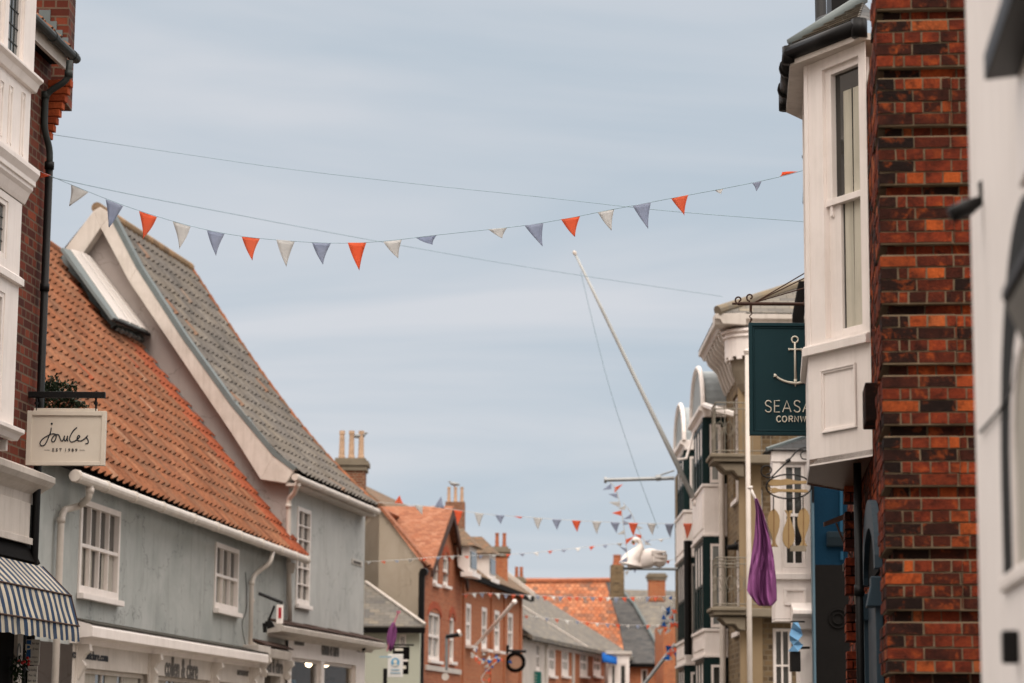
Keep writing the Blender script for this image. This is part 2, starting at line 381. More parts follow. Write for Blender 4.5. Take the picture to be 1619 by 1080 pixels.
def window(F, par, s0, s1, z0, z1, cols=2, rows=(.5,), t=-.06, fw=.07, bar=.03, mat='white', gl='glass', sill=.08, d=.07, curtain=None, chalf=1, name='window', label=None, lower=None, sillmat=None):
    """sash window: frame with glazing bars, glass and sill"""
    mb = MB(); a,b,c,e = s0+.004,s1-.004,z0+.004,z1-.004
    mb.box(F,a,a+fw,t-d,t,c,e); mb.box(F,b-fw,b,t-d,t,c,e); mb.box(F,a+fw,b-fw,t-d,t-.002,e-fw,e); mb.box(F,a+fw,b-fw,t-d,t-.002,c,c+fw*1.3)
    ia,ib,ic,ie = a+fw,b-fw,c+fw*1.3,e-fw
    rr=[ic]+[ic+(ie-ic)*r for r in rows]+[ie]
    for k,r in enumerate(rows):
        z=ic+(ie-ic)*r; hw = bar*.8 if abs(r-.5)<.08 else bar*.5
        mb.box(F,ia,ib,t-d+.01,t-.012,z-hw,z+hw)
    for k in range(1,cols):
        s=ia+(ib-ia)*k/cols; mb.box(F,s-bar/2,s+bar/2,t-d+.012,t-.02,ic,ie)
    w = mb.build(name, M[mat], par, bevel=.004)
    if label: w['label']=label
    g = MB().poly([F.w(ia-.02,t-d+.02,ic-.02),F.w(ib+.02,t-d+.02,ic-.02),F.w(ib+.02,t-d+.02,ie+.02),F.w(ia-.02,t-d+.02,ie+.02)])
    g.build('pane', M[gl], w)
    if curtain:
        cm=MB(); n=14; zt=ic+(ie-ic)*chalf; zb=ic; pts=[]
        for (ca,cb) in curtain:
            m=8
            for k in range(m):
                u0=ca+(cb-ca)*k/m; u1=ca+(cb-ca)*(k+1)/m; sa=ia+(ib-ia)*u0; sb=ia+(ib-ia)*u1
                o0=t-d+.028+.004*(k%2); o1=t-d+.028+.004*((k+1)%2)
                cm.poly([F.w(sa,o0,zb),F.w(sb,o1,zb),F.w(sb,o1,zt),F.w(sa,o0,zt)])
        cm.build('curtain', M['curtain'], w)
    if sill: 
        MB().box(F,s0-.05,s1+.05,t-.02,sill,z0-.09,z0-.001).build('sill', M[sillmat or mat], w, bevel=.006)
    return w
def pantiles(mb, fn, nu, nv, amp=.045, lip=.03, K=8, pick=None, over=.1, rnd=.003):
    """separate roll-and-pan tiles over the surface fn(u,v)->(point, normal)"""
    for j in range(nv):
        for i in range(nu):
            mb.mi = pick(i,j) if pick else 0
            jt = random.uniform(-rnd,rnd); du=random.uniform(-.03,.03)/nu; base=len(mb.v)
            for r,v in enumerate((j/nv, j/nv, (j+1+over)/nv)):
                for k in range(K+1):
                    q=k/K; u=(i+q*1.04)/nu+du
                    p,n = fn(u, v + (jt/ nv if r<2 else 0))
                    w = (.5+.5*math.cos(2*math.pi*(q-.3)))**2
                    h = w*amp + (lip*(.3+1.5*w) if r<2 else 0) - (.014 if r==0 else 0)
                    mb.v.append(tuple(p + n*(h+jt)))
            for r in range(2):
                for k in range(K):
                    a=base+r*(K+1)+k; mb.f.append((a,a+1,a+K+2,a+K+1)); mb.m.append(mb.mi)
    mb.mi=0
def patch(e0, e1, r0, r1, bell=0):
    """surface from eave line e0-e1 up to ridge line r0-r1; bell = kick of the lowest part"""
    e0,e1,r0,r1 = map(Vector,(e0,e1,r0,r1))
    def pt(u,v):
        p = e0.lerp(e1,u).lerp(r0.lerp(r1,u), v)
        if bell: p = p - N*(bell*math.sin(math.pi*max(0,min(1,v))**.75))
        return p
    N = (e1-e0).cross(r0-e0).normalized()
    if N.z<0: N=-N
    def fn(u,v):
        return pt(u,v), N
    return fn
def gutter(F, par, pts, r, mat='pipewhite', joints=(), name='gutter'):
    mb = MB().tube(pts, r, 12)
    a,b = Vector(pts[0]),Vector(pts[-1]); d=(b-a).normalized()
    for j in joints:
        p=a.lerp(b,j); mb.tube([p-d*.045,p+d*.045], r*1.16, 12)
    return mb.build(name, M[mat], par, smooth=False)
def pipe(par, pts, r, mat='pipewhite', collars=(), name='downpipe'):
    sm = []
    pts=[Vector(p) for p in pts]
    for i,p in enumerate(pts):
        if 0<i<len(pts)-1:
            a=(pts[i-1]-p); b=(pts[i+1]-p); k=min(.09,a.length*.4,b.length*.4); a.normalize(); b.normalize()
            for q in (0,.25,.5,.75,1): sm.append((p+a*k).lerp(p,q).lerp(p.lerp(p+b*k,q),q))
        else: sm.append(p)
    mb=MB().tube(sm, r, 12)
    for c in collars:
        c=Vector(c); mb.tube([c-Vector((0,0,.04)),c+Vector((0,0,.04))], r*1.25, 12)
    o = mb.build(name, M[mat], par); o.data.polygons.foreach_set('use_smooth',[True]*len(o.data.polygons)); return o
def chimney(x0,x1,Y,yt,yb,npots,ph,par=None,label='',d=.7,mat='brickCh',pot='buffpot',group=None,cap=True,potr=.13):
    """brick stack seen from px x0..x1, top at pixel row yt, bottom yb, depth plane Y"""
    a=P(x0,yt,Y); b=P(x1,yt,Y); z0=P((x0+x1)/2,yb,Y).z; z1=a.z
    c=Vector(((a.x+b.x)/2,Y+d/2,z0))
    own = par is None
    t = par if par is not None else thing('chimney_stack', label, 'chimney', c, group)
    F=WF
    st = MB().box(F,a.x,b.x,-Y-d,-Y,z0,z1-(.34 if cap else 0)).build('stack' if own else 'chimney', M[mat], t)
    if cap:
        m=MB().box(F,a.x-.05,b.x+.05,-Y-d-.05,-Y+.05,z1-.34,z1-.2).box(F,a.x-.1,b.x+.1,-Y-d-.1,-Y+.1,z1-.2,z1-.08)
        m.box(F,a.x-.02,b.x+.02,-Y-d-.02,-Y+.02,z1-.08,z1).build('chimney_cap', M['stone'], t)
    for k in range(npots):
        x=a.x+(b.x-a.x)*((k+.5)/npots if npots>1 else .5)
        p=Vector((x,Y+d/2,z1)); mb=MB().tube([p,p+Vector((0,0,ph*.12)),p+Vector((0,0,ph*.15)),p+Vector((0,0,ph*.86)),p+Vector((0,0,ph*.88)),p+Vector((0,0,ph))],[potr*1.15,potr*1.15,potr,potr*.85,potr,potr*.98],12)
        mb.build('chimney_pot', M[pot], t if own else st)
    return t
# ================================================================== near left house with timber bay
FL = Frame(-7.8, 0, .1065, 1, 1)
sE = FL.at(74,300)[0]
T = thing('timber_bay_house', 'brick house with white leaded timber bay at the left edge of the street', 'house', FL.w(sE-3,-2,0))
zE = FL.atS(120,93,sE+.1)[1]; tG = FL.atS(120,93,sE+.1)[0]
w = MB(); wall(w, FL, sE-12, sE, 0, zE-.05)
w.poly([FL.w(sE,0,0),FL.w(sE,-7,0),FL.w(sE,-7,zE),FL.w(sE,0,zE)])
w.poly([FL.w(sE,0,zE),FL.w(sE,-7,zE),FL.w(sE,-3.5,zE+3.4)])
w.build('wall', M['brickL'], T)
cb = MB(); n=8
for k in range(n):                                  # corbelled verge course
    tz = FL.atS(80+(116-80)*(k+1)/n, 222-(222-128)*(k+1)/n, sE)
    tb = FL.atS(80+(116-80)*(k)/n, 222-(222-128)*(k)/n, sE)
    cb.box(FL, sE-.1, sE+.003, -.05, tz[0], tb[1], tz[1]-.008)
cb.build('corbel_course', island('corbel_bricks',[(0,(150,66,38)),(.5,(182,88,50)),(1,(126,54,34))],.85,.15,30), T, bevel=.006)
so = MB().box(FL, sE-12, sE-.05, -.02, tG-.1, zE-.1, zE-.04)
so.build('soffit', M['blackmat'], T)
f1 = FL.atS(103,108,sE-.05)
MB().box(FL, sE-12, sE-.0, f1[0]-.04, f1[0], f1[1], f1[1]+.2).build('fascia', M['cream'], T)
rf = patch(FL.w(sE-12,tG-.05,zE+.02),FL.w(sE+.08,tG-.05,zE+.02),FL.w(sE-12,-3.5,zE+3.5),FL.w(sE+.08,-3.5,zE+3.5))
mb=MB(); pantiles(mb, rf, 36, 20); mb.build('roof', M['tileA'], T, smooth=False)
gutter(FL, T, [FL.w(sE-12,tG,zE),FL.w(sE+.12,tG,zE)], .052, 'gutgrey', (.93,.99))
zz=lambda x,y:P(x,y,FL.w(sE,0,0).y).z
pp=lambda x,y,t=.09: FL.w(FL.at(x,y,t)[0],t,FL.at(x,y,t)[1])
sP=sE-.3; endp = FL.atS(110,96,sP)
pA = [FL.w(sP,endp[0],endp[1]), FL.w(sP,*FL.atS(108,126,sP)), FL.w(sP,*FL.atS(72,148,sP)), FL.w(sP,*FL.atS(70,205,sP)), FL.w(sP+.1,*FL.atS(79,236,sP+.1)), FL.w(sP+.1,*FL.atS(78,268,sP+.1))]
pipe(T, pA, .036, 'gutgrey', [pA[1].lerp(pA[0],.3), pA[3].lerp(pA[2],.95)])
q = FL.w(sP+.1,*FL.atS(78,262,sP+.1)); pipe(T, [q, Vector((q.x,q.y,0))], .042, 'black', [q, Vector((q.x,q.y,zz(70,460)))])
# chimney on the verge
c0=P(56,80,26.2); c1=P(107,80,26.2); zb=c1.z-.6; zt=P(107,-160,26.2).z
ch=MB().box(WF,c0.x-.3,c1.x,-26.58,-26.2,zb,zt).build('chimney', M['brickL'], T)
fl=MB()
for k,(x,y) in enumerate(((72,16),(82,34),(91,48),(100,60))):
    a=P(x-10,y,26.19); b=P(x+7,y+26,26.19); fl.box(WF,a.x,b.x,-26.2,-26.19+.012+.002*k,b.z,a.z)
fl.build('lead_flashing', M['lead'], T)
# the bay
tB=.35
def LB(px,py,t=tB): return FL.at(px,py,t)
sB=LB(50,200)[0]
zs1a,zs1b = LB(53,122)[1],LB(53,146)[1]
zm1,zm2 = LB(51,272)[1],LB(51,298)[1]; zc=LB(48,326)[1]
wx0,wx1 = LB(13,60)[0],LB(38,60)[0]; zw=LB(38,108)[1]; zTop=LB(50,-120)[1]
g0=LB(-60,365)[0]; lx1=LB(21,365)[0]; zl1,zl0=LB(21,318)[1],LB(20,410)[1]
m1=LB(14,560)[0]; zn1,zn0=LB(14,462)[1],LB(12,648)[1]; zbot=LB(30,682)[1]
bay=MB()
sw=wx1-wx0
wall(bay,FL,sB-4,sB,zs1a,zTop,[(wx0,wx1,zw,zTop-.1),(wx0-sw-.12,wx1-sw-.12,zw,zTop-.1)],.09,tB)
bay.box(FL,sB-4,sB,0,tB-.1,zs1a,zTop); bay.box(FL,sB-4,sB,0.0,tB-.02,zm2,zs1b)
bay.poly([FL.w(sB,0,zs1a),FL.w(sB,tB,zs1a),FL.w(sB,tB,zTop),FL.w(sB,0,zTop)])
z6=zbot
wall(bay,FL,sB-4,sB-.02,z6,zc,[(lx1-1.0,lx1,zl0,zl1),(m1-1.0,m1,zn0,zn1)],.09,tB-.06)
bay.poly([FL.w(sB-.02,0,z6),FL.w(sB-.02,tB-.06,z6),FL.w(sB-.02,tB-.06,zc),FL.w(sB-.02,0,zc)])
bayo=bay.build('bay', M['white'], T, bevel=.0)
mo=MB()
mo.prof(FL,sB-4,sB+.06,[(tB-.05,zs1b-.01),(tB+.02,zs1b),(tB+.05,(zs1a+zs1b)/2),(tB+.09,(zs1a+zs1b)/2+.03),(tB+.09,zs1a-.02),(tB+.02,zs1a+.01),(tB-.05,zs1a+.012)])
mo.prof(FL,sB-4,sB+.06,[(tB-.1,zm2-.02),(tB+.05,zm2),(tB+.05,zm2+.05),(tB+.07,(zm1+zm2)/2),(tB+.09,zm1-.05),(tB+.09,zm1),(tB-.1,zm1+.04)])
mo.prof(FL,sB-4,sB+.04,[(tB-.12,zc),(tB-.05,zc+.01),(tB-.03,zc+.05),(tB+.0,zc+.12),(tB+.03,zm2-.04),(tB+.03,zm2),(tB-.12,zm2)])
zh=LB(24,436)[1]; mo.prof(FL,sB-4,sB,[(tB-.1,zh-.05),(tB-.01,zh-.05),(tB-.01,zh+.02),(tB-.05,zh+.05)])
mo.prof(FL,sB-4,sB+.05,[(tB-.1,zbot-.09),(tB-.03,zbot-.09),(tB+.0,zbot-.04),(tB+.04,zbot-.02),(tB+.04,zbot+.02),(tB-.1,zbot+.05)])
mo.box(FL,sB-.1,sB-.04,.0,tB-.1,zbot-.2,zbot-.09)
mo.build('cornice_moulding', M['white'], T, bevel=.004)
ar=MB()
for px in (3,18,38):
    s,_=LB(px,200); hw=.035 if px<30 else .032; za=LB(px,150-(40-px)*.55)[1]; z0=LB(px,246-(40-px)*.9)[1]
    path=[FL.w(s-hw,tB-.015,z0),FL.w(s-hw,tB-.015,za-.12)]+[FL.w(s-hw*math.cos(a*math.pi/8),tB-.015,za-.12+.09*math.sin(a*math.pi/8)) for a in range(1,8)]+[FL.w(s+hw,tB-.015,za-.12),FL.w(s+hw,tB-.015,z0)]
    ar.tube(path,.008,6)
    path=[FL.w(s-hw-.018,tB-.015,z0-.02),FL.w(s-hw-.018,tB-.015,za+.02),FL.w(s+hw+.018,tB-.015,za+.02),FL.w(s+hw+.018,tB-.015,z0-.02)]
    ar.tube(path,.006,6)
ar.build('arcade_moulding', M['white'], T)
def leaded(s0,s1,z0,z1,t,nc,nr,fw=.035):
    mb=MB(); mb.box(FL,s0,s0+fw,t-.04,t,z0,z1).box(FL,s1-fw,s1,t-.04,t,z0,z1).box(FL,s0+fw,s1-fw,t-.04,t-.002,z1-fw,z1).box(FL,s0+fw,s1-fw,t-.04,t-.002,z0,z0+fw)
    o=mb.build('window',M['white'],T,bevel=.003)
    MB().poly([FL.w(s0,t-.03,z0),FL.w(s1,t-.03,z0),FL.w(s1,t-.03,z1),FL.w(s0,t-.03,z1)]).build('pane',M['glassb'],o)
    lc=MB()
    for k in range(1,nc): s=s0+fw+(s1-s0-2*fw)*k/nc; lc.box(FL,s-.004,s+.004,t-.03,t-.022,z0+fw,z1-fw)
    for k in range(1,nr): z=z0+fw+(z1-z0-2*fw)*k/nr; lc.box(FL,s0+fw,s1-fw,t-.03,t-.021,z-.004,z+.004)
    lc.build('lead_came',M['gutgrey'],o)
hz=zTop-.1-zw
leaded(wx0,wx1,zw,zTop-.1,tB-.03,4,int(hz/.16)); leaded(wx0-sw-.12,wx1-sw-.12,zw,zTop-.1,tB-.03,4,int(hz/.16))
leaded(lx1-1.0,lx1,zl0,zl1,tB-.07,8,4,.05); leaded(m1-1.0,m1,zn0,zn1,tB-.07,9,8,.05)
# shop front below
tC,zC = FL.atS(88,756,sE); 
zb2=FL.atS(70,790,sE)[1]
pr=[(0,zC-.3),(.02,zC-.3),(.03,zC-.2),(tC*.5,zC-.14),(tC*.8,zC-.11),(tC,zC-.06),(tC,zC),(0,zC+.09)]
MB().prof(FL,sE-12,sE,pr).build('shop_cornice', M['cream'], T, bevel=.004)
zf=FL.at(40,862,0)[1]; sF=FL.at(41,800)[0]
MB().box(FL,sE-12,sF,0,.05,zf,zC-.3).box(FL,sE-12,sF+.03,0,.08,zf,zf+.07).build('shop_fascia', M['cream'], T, bevel=.004)
zk=FL.at(58,893,0)[1]
MB().box(FL,sF,sE,.0,.02,0,zC-.3).prof(FL,sE-12,sE-.04,[(0,zk-.03),(.06,zk-.03),(.1,zk+.0),(.02,zf-.003),(0,zf-.003)]).build('shop_timber', M['blackmat'], T)
pil=FL.at(26,1040)[0]
MB().box(FL,pil-.16,pil+.02,.0,.06,0,zk-.05).build('pilaster', M['cream'], T, bevel=.005)
MB().box(FL,sE-12,pil-.16,-.0,.02,0,zk-.05).build('shopfront', M['blackmat'], T)  # solid black sheet stands in for the dark interior under the awning
# hanging keepsake on the pilaster
t0=thing('door_wreath','small hanging bunch of dark leaves with red berries on shop pilaster under the striped awning','wreath',FL.w(FL.at(30,1035,.12)[0],.12,FL.at(30,1035,.12)[1]))
c=ORG[t0.name]; mb=MB(); ring=[c+FL.u*(.05*math.cos(a))+Vector((0,0,.09*math.sin(a)+.02)) for a in [k*.5 for k in range(13)]]
mb.tube(ring,.008,6).build('handle',M['steel'],t0)
mb=MB()
for k in range(90):
    p=c+Vector((random.gauss(0,.04),random.gauss(0,.02),-.14+random.gauss(0,.09))); d=Vector((random.uniform(-1,1),random.uniform(-1,1),random.uniform(-2,0))).normalized()*.06; e=d.cross(Vector((random.random(),random.random(),.3))).normalized()*.012
    mb.poly([p-e,p+d*.5-e*1.5,p+d,p+d*.5+e*1.5])
mb.build('leaves',M['leaf'],t0)
mb=MB()
for k in range(7):
    p=c+Vector((random.uniform(-.02,.1),random.uniform(-.03,.03),random.uniform(-.1,-.02)))
    mb.tube([p+Vector((0,0,-.016)),p+Vector((0,0,-.008)),p+Vector((0,0,.008)),p+Vector((0,0,.016))],[.006,.016,.016,.006],8)
mb.build('berries',flat('red_berries',(190,40,36),.4),t0,smooth=True)
# ------------------------------------------------------------------ awning
sa=sE-.15
kx=[FL.atS(70,896,sa),FL.atS(112,942,sa),FL.atS(124,990,sa),FL.atS(126,1014,sa)]
kx[0]=(max(.03,kx[0][0]-.02),kx[0][1])
T2=thing('striped_awning','blue and white striped canvas shop awning over the near left shopfront','awning',FL.w(sa-2,.3,kx[3][1]))
aw=MB(); seg=80; L=5.6; uvs=[]
rows=[(kx[0],kx[1],5),(kx[1],kx[2],6),(kx[2],kx[3],3)]
prof_=[kx[0]]
for a,b,n in rows:
    for k in range(1,n+1): prof_.append((a[0]+(b[0]-a[0])*k/n,a[1]+(b[1]-a[1])*k/n))
N=len(prof_)
for i in range(seg+1):
    s=sa-L*i/seg
    for j,(t,z) in enumerate(prof_):
        sag=.006*math.sin(i*.35)*math.sin(j/5*math.pi)
        aw.v.append(tuple(FL.w(s, t+sag+(.006*math.sin(i*.8) if j>11 else 0), z+sag*.6-(.016*abs(math.sin(i*.55)) if j==N-1 else 0))))
for i in range(seg):
    for j in range(N-1): aw.f.append((i*N+j,i*N+j+1,(i+1)*N+j+1,(i+1)*N+j)); aw.m.append(0)
o=aw.build('canvas', stripes('blue_white_canvas',((22,50,80),(188,178,160)),.52,1/.2), T2, smooth=True)
sl=o.data.uv_layers.new(name='stripe')
for lp in o.data.loops: sl.data[lp.index].uv=((lp.vertex_index//N)*L/seg,0)
bo=MB()
for k in (1,2): bo.tube([FL.w(sa-L,kx[k][0]+.008,kx[k][1]),FL.w(sa,kx[k][0]+.008,kx[k][1])],.009,6)
bo.tube([FL.w(sa,t,z) for t,z in kx[:3]],.01,6)
bo.build('canvas_piping', M['rust'], T2)
MB().prism([FL.w(sa-.01,0,kx[0][1])]+[FL.w(sa-.01,t-.01,z) for t,z in kx[:3]]+[FL.w(sa-.01,0,kx[2][1])],[FL.w(sa-.02,0,kx[0][1])]+[FL.w(sa-.02,t-.01,z) for t,z in kx[:3]]+[FL.w(sa-.02,0,kx[2][1])]).build('end_flap', M['blackmat'], T2)
# ------------------------------------------------------------------ parking plates
def plate(name,label,x0,y0,x1,y1,Y,lines,blue=False,cat='parking sign'):
    a=P(x0,y0,Y); b=P(x1,y1,Y)
    t=thing(name,label,cat,Vector(((a.x+b.x)/2,Y+.02,b.z)))
    MB().box(WF,a.x,b.x,-Y-.012,-Y,b.z,a.z).build('plate',flat('white_enamel',(214,210,202),.4,var=.06) if 'white_enamel' not in bpy.data.materials else bpy.data.materials['white_enamel'],t,bevel=.003)
    if blue:
        MB().box(WF,a.x+.004,a.x+(b.x-a.x)*.34,-Y-.001,-Y+.003,a.z-.19,a.z-.008).build('blue_square',flat('sign_blue',(24,96,160),.4),t)
        text_mb('P',(a.x+(b.x-a.x)*.18,Y-.004,a.z-.15),(1,0,0),(0,0,1),height=.1,th=.002).build('letter_P',M['ivory'],t)
    lm=MB()
    for txt,cx,zf_,h,wd in lines:
        q=text_mb(txt,(a.x+(b.x-a.x)*cx,Y-.001,a.z-(a.z-b.z)*zf_),(1,0,0),(0,0,1),width=(b.x-a.x)*wd,height=h,th=.002)
        i=len(lm.v); lm.v+=q.v; lm.f+=[tuple(i+k for k in f) for f in q.f]; lm.m+=q.m
    lm.build('lettering',M['ink'],t)
    return t
Yp=FL.w(FL.at(43,1040,.06)[0],.06,0).y-.03
plate('parking_sign','white parking plate with blue P square beneath the striped awning',42,1011,62,1051,Yp,[('8am - 6pm',.68,.2,.024,.5),('30 mins',.68,.42,.024,.4),('No return',.5,.74,.024,.7),('within 1 hour',.5,.92,.024,.8)],True)
plate('loading_sign','narrow white no loading plate below the parking plate',44,1053,58,1092,Yp,[('No loading',.5,.2,.024,.84),('Mon - Sat',.5,.42,.024,.76),('8am - 6pm',.5,.64,.024,.84)])
pbk=P(52,1003,Yp+.04); 
# ------------------------------------------------------------------ shop sign (hanging)
Yj=25.3
T3=thing('hanging_shop_sign','cream hanging shop sign with handwritten dark script on a black bar at left','hanging sign',P(103,735,Yj))
a=P(42,649,Yj); b=P(163.5,736,Yj); x0,x1,z0,z1=a.x+.003,b.x+.01,b.z,a.z
fr=MB()
fr.box(WF,x0,x0+.055,-Yj-.07,-Yj,z0,z1).box(WF,x1-.045,x1,-Yj-.07,-Yj,z0,z1).box(WF,x0+.055,x1-.045,-Yj-.07,-Yj-.001,z1-.05,z1).box(WF,x0+.055,x1-.045,-Yj-.07,-Yj-.001,z0,z0+.04)
fr.box(WF,x0+.07,x1-.1,-Yj-.06,-Yj-.02,z1,z1+.028)
fr.build('sign_frame',M['signboard'],T3,bevel=.004)
MB().box(WF,x0+.05,x1-.04,-Yj-.05,-Yj-.022,z0+.035,z1-.045).build('sign_board',M['signboard'],T3)
def jp(cx,cy): p=P(cx/6.75,600+cy/6.75,Yj+.02); return Vector((p.x,Yj+.018,p.z))
S1=[(548,515),(541,560),(520,612),(500,660),(475,700),(445,708),(428,690),(435,660),(465,628),(510,600),(550,583),(585,582),(600,605),(592,642),(572,666),(554,660),(554,635),(575,603),(602,588),(628,594),(640,622),(655,655),(672,650),(690,600)]
S2=[(690,600),(686,640),(700,656),(714,630),(722,600)]; S2b=[(722,600),(718,630),(722,660)]
S3=[(822,512),(785,545),(755,595),(742,640),(762,667),(800,657),(838,628),(852,606),(838,598),(824,622),(830,650),(862,656),(902,634),(938,598)]
S4=[(938,598),(924,616),(940,648),(940,678),(912,686)]
lm=MB()
for S in (S1,S2,S2b,S3,S4): lm.tube(smooth_path([jp(*p) for p in S],5),.0062,6)
d=jp(553,472); lm.tube([d+Vector((0,.004,0)),d-Vector((0,.004,0))],.011,10)
for u,v in ((472,530),(848,905)): lm.tube([jp(u,752),jp(v,755)],.0018,5)
lm.build('script_lettering',M['ink'],T3,smooth=True)
e=jp(692,768); text_mb('E S T  1 9 8 9',e,(1,0,0),(0,0,1),width=.262,height=.032,th=.003,bold=.01).build('date_lettering',M['ink'],T3)
bz=P(90,624,Yj); l=P(26,624,Yj); r=P(166,624,Yj)
MB().box(WF,l.x-.1,r.x,-Yj-.06,-Yj-.0,bz.z-.03,bz.z+.034).box(WF,l.x-.02,l.x+.035,-Yj-.07,-Yj+.01,P(30,660,Yj).z,P(30,612,Yj).z).build('bracket_bar',M['black'],T3,bevel=.004)
hk=MB()
for px in (57,151):
    p=P(px,628,Yj); q=P(px,650,Yj); hk.tube([p+Vector((0,.03,0)),q+Vector((0,.03,0))],.012,8); hk.tube([p+Vector((0,.03,-.05)),p+Vector((0,.03,-.075))],.022,8)
hk.build('hook',M['black'],T3)
# ------------------------------------------------------------------ shrub in a wall basket
Ys=26.9; c=P(84,628,Ys)
T4=thing('potted_shrub','bushy dark green shrub poking up behind the hanging cream sign','shrub',P(84,700,Ys))
pc=P(84,690,Ys); MB().tube([pc-Vector((0,0,.2)),pc-Vector((0,0,.19)),pc+Vector((0,0,.16)),pc+Vector((0,0,.2))],[.15,.16,.2,.21],14).build('pot',M['soil'],T4,smooth=True)
wp=FL.w(sE-.01,-.2,pc.z-.2); MB().tube([wp,pc-Vector((0,0,.22))],.025,6).tube([wp-Vector((0,0,.35)),pc-Vector((0,0,.22))],.02,6).build('wall_bracket',M['black'],T4)
st=MB(); lf=MB()
for k in range(40):
    a=random.uniform(0,6.28); el=random.uniform(.1,1.5); ln=random.uniform(.3,.5)
    b0=pc+Vector((0,0,.15)); d=Vector((math.cos(a)*math.cos(el),math.sin(a)*math.cos(el),math.sin(el))); st.tube([b0,b0+d*ln*.85],.006,4)
for k in range(3600):
    a=random.uniform(0,6.28); el=math.asin(random.uniform(-.3,1)); r_=random.uniform(.55,1)**.5*(.30+.05*math.sin(a*3)+.05*math.sin(el*7+a*2))
    d=Vector((math.cos(a)*math.cos(el),math.sin(a)*math.cos(el),math.sin(el)*1.15)); p=pc+Vector((0,0,.26))+d*r_
    dd=(d+Vector([random.uniform(-1,1) for _ in range(3)])).normalized()*random.uniform(.03,.055); ee=dd.cross(Vector((random.random()-.5,random.random()-.5,random.random()))).normalized()*.013
    lf.poly([p,p+dd*.5+ee,p+dd,p+dd*.5-ee])
st.build('stems',M['soil'],T4); lf.build('foliage',M['leaf'],T4)

# ================================================================== A: low blue-grey range with orange pantile roof
o=PZ(127,998,3.1); FA=Frame(o.x,o.y,.0982,1,1)
sA1=FA.at(453,900)[0]; sA0=FA.at(20,900)[0]
(ga,gz)=FA.at(118,752,.44); (gb,gz2)=FA.at(486,886,.44)
print('A: o',o,'sA',sA0,sA1,'gutter z',gz,gz2)
zA=(FA.at(130,738,.36)[1]+FA.at(487,882,.36)[1])/2; print('eave z',FA.at(130,739,.42),FA.at(487,884,.42))
sAe=FA.at(487,882,.36)[0]
T=thing('low_blue_grey_house','low blue-grey rendered shop building with orange pantile roof and white gutter','house',FA.w(sA0,-3,0))
def hole(F,x0,y0,x1,y1,t=0):
    a=F.at(x0,y0,t); b=F.at(x1,y1,t); return (min(a[0],b[0]),max(a[0],b[0]),b[1],a[1])
def holeq(F,xl,ytl,ybl,xr,t=0):
    """opening from its left edge's top and bottom rows and its right edge's column"""
    a=F.at(xl,ytl,t); b=F.at(xl,ybl,t); c=F.at(xr,ytl,t); return (a[0],c[0],b[1],a[1])
h1=holeq(FA,127,787,938,190); h2=holeq(FA,340,856,962,377)
print('win A',h1,h2)
zcA=FA.at(127,990,0)[1]
w=MB(); wall(w,FA,sA0,sA1+.5,zcA-.3,zA+.1,[h1,h2],.12)
w.build('wall',M['render'],T)
w=MB(); w.poly([FA.w(sA0,0,0),FA.w(sA0,-8,0),FA.w(sA0,-8,zA),FA.w(sA0,0,zA)]); w.build('end_wall',M['greywall'],T)
for h,c,lab in ((h1,4,'sash window with four upright panes and net curtain'),(h2,3,'smaller three pane wide sash window')):
    window(FA,T,*h,c,(.5,),.03,.09,.034,sill=.12,d=.11,curtain=[(.0,.16),(.22,.4),(.5,.6),(.66,.98)],chalf=.52,label=lab)
# junction with B's gable
(tr,zr)=FA.atS(122,420,sA1); (tj,zj)=FA.atS(455,838,sA1); print('ridge A',tr,zr,'junction',tj,zj)
sR=(zr-zj)/(tj-tr); zeav=zA; 
# roof plane from eave (t=.42) to ridge
sA1r=sAe
fnA=patch(FA.w(sA0,.36,zA),FA.w(sA1r,.36,zA),FA.w(sA0,tr,zr),FA.w(sA1+.0,tr,zr),bell=.0)
LA=sA1-sA0; SL=math.hypot(.42-tr,zr-zA); nu=int(LA/.36); nv=20; print('roofA',LA,SL,nu,nv)
mb=MB()
def pickA(i,j): return 1 if (i>=nu-6+(j%2) and j<nv*.7) or random.random()<.012 else 0
pantiles(mb,fnA,nu,nv,pick=pickA); mb.build('roof',[M['tileA'],M['tileNew']],T)
# verge lead, underside and rear slope
p0,N=fnA(0,0); MB().slab([FA.w(sA0,.3,zA-.04),FA.w(sA1,.3,zA-.04),FA.w(sA1,tr,zr-.05),FA.w(sA0,tr,zr-.05)],-.06).build('roof_deck',M['blackmat'],T)
MB().slab([FA.w(sA0,tr,zr),FA.w(sA1,tr,zr),FA.w(sA1,2*tr,zA),FA.w(sA0,2*tr,zA)],-.06).build('rear_roof',M['plain'],T)
rt=MB()
for k in range(int(LA/.4)):
    rt.tube([FA.w(sA0+k*.4+.01,tr,zr+.0),FA.w(sA0+k*.4+.4,tr,zr+.0)],.12,10)
rt.build('ridge_tiles',M['tileA'],T)
fl=MB()
for k in range(30):
    v0,v1=k/30,(k+1)/30; a=FA.w(sA1-.04,.3,zA).lerp(FA.w(sA1-.04,tr,zr),v0); b=FA.w(sA1-.04,.3,zA).lerp(FA.w(sA1-.04,tr,zr),v1)
fl.slab([FA.w(sA1-.12,.3,zA+.08),FA.w(sA1+.02,.3,zA+.1),FA.w(sA1+.02,tr,zr+.1),FA.w(sA1-.12,tr,zr+.08)],.02)
fl.build('lead_flashing',M['lead'],T)
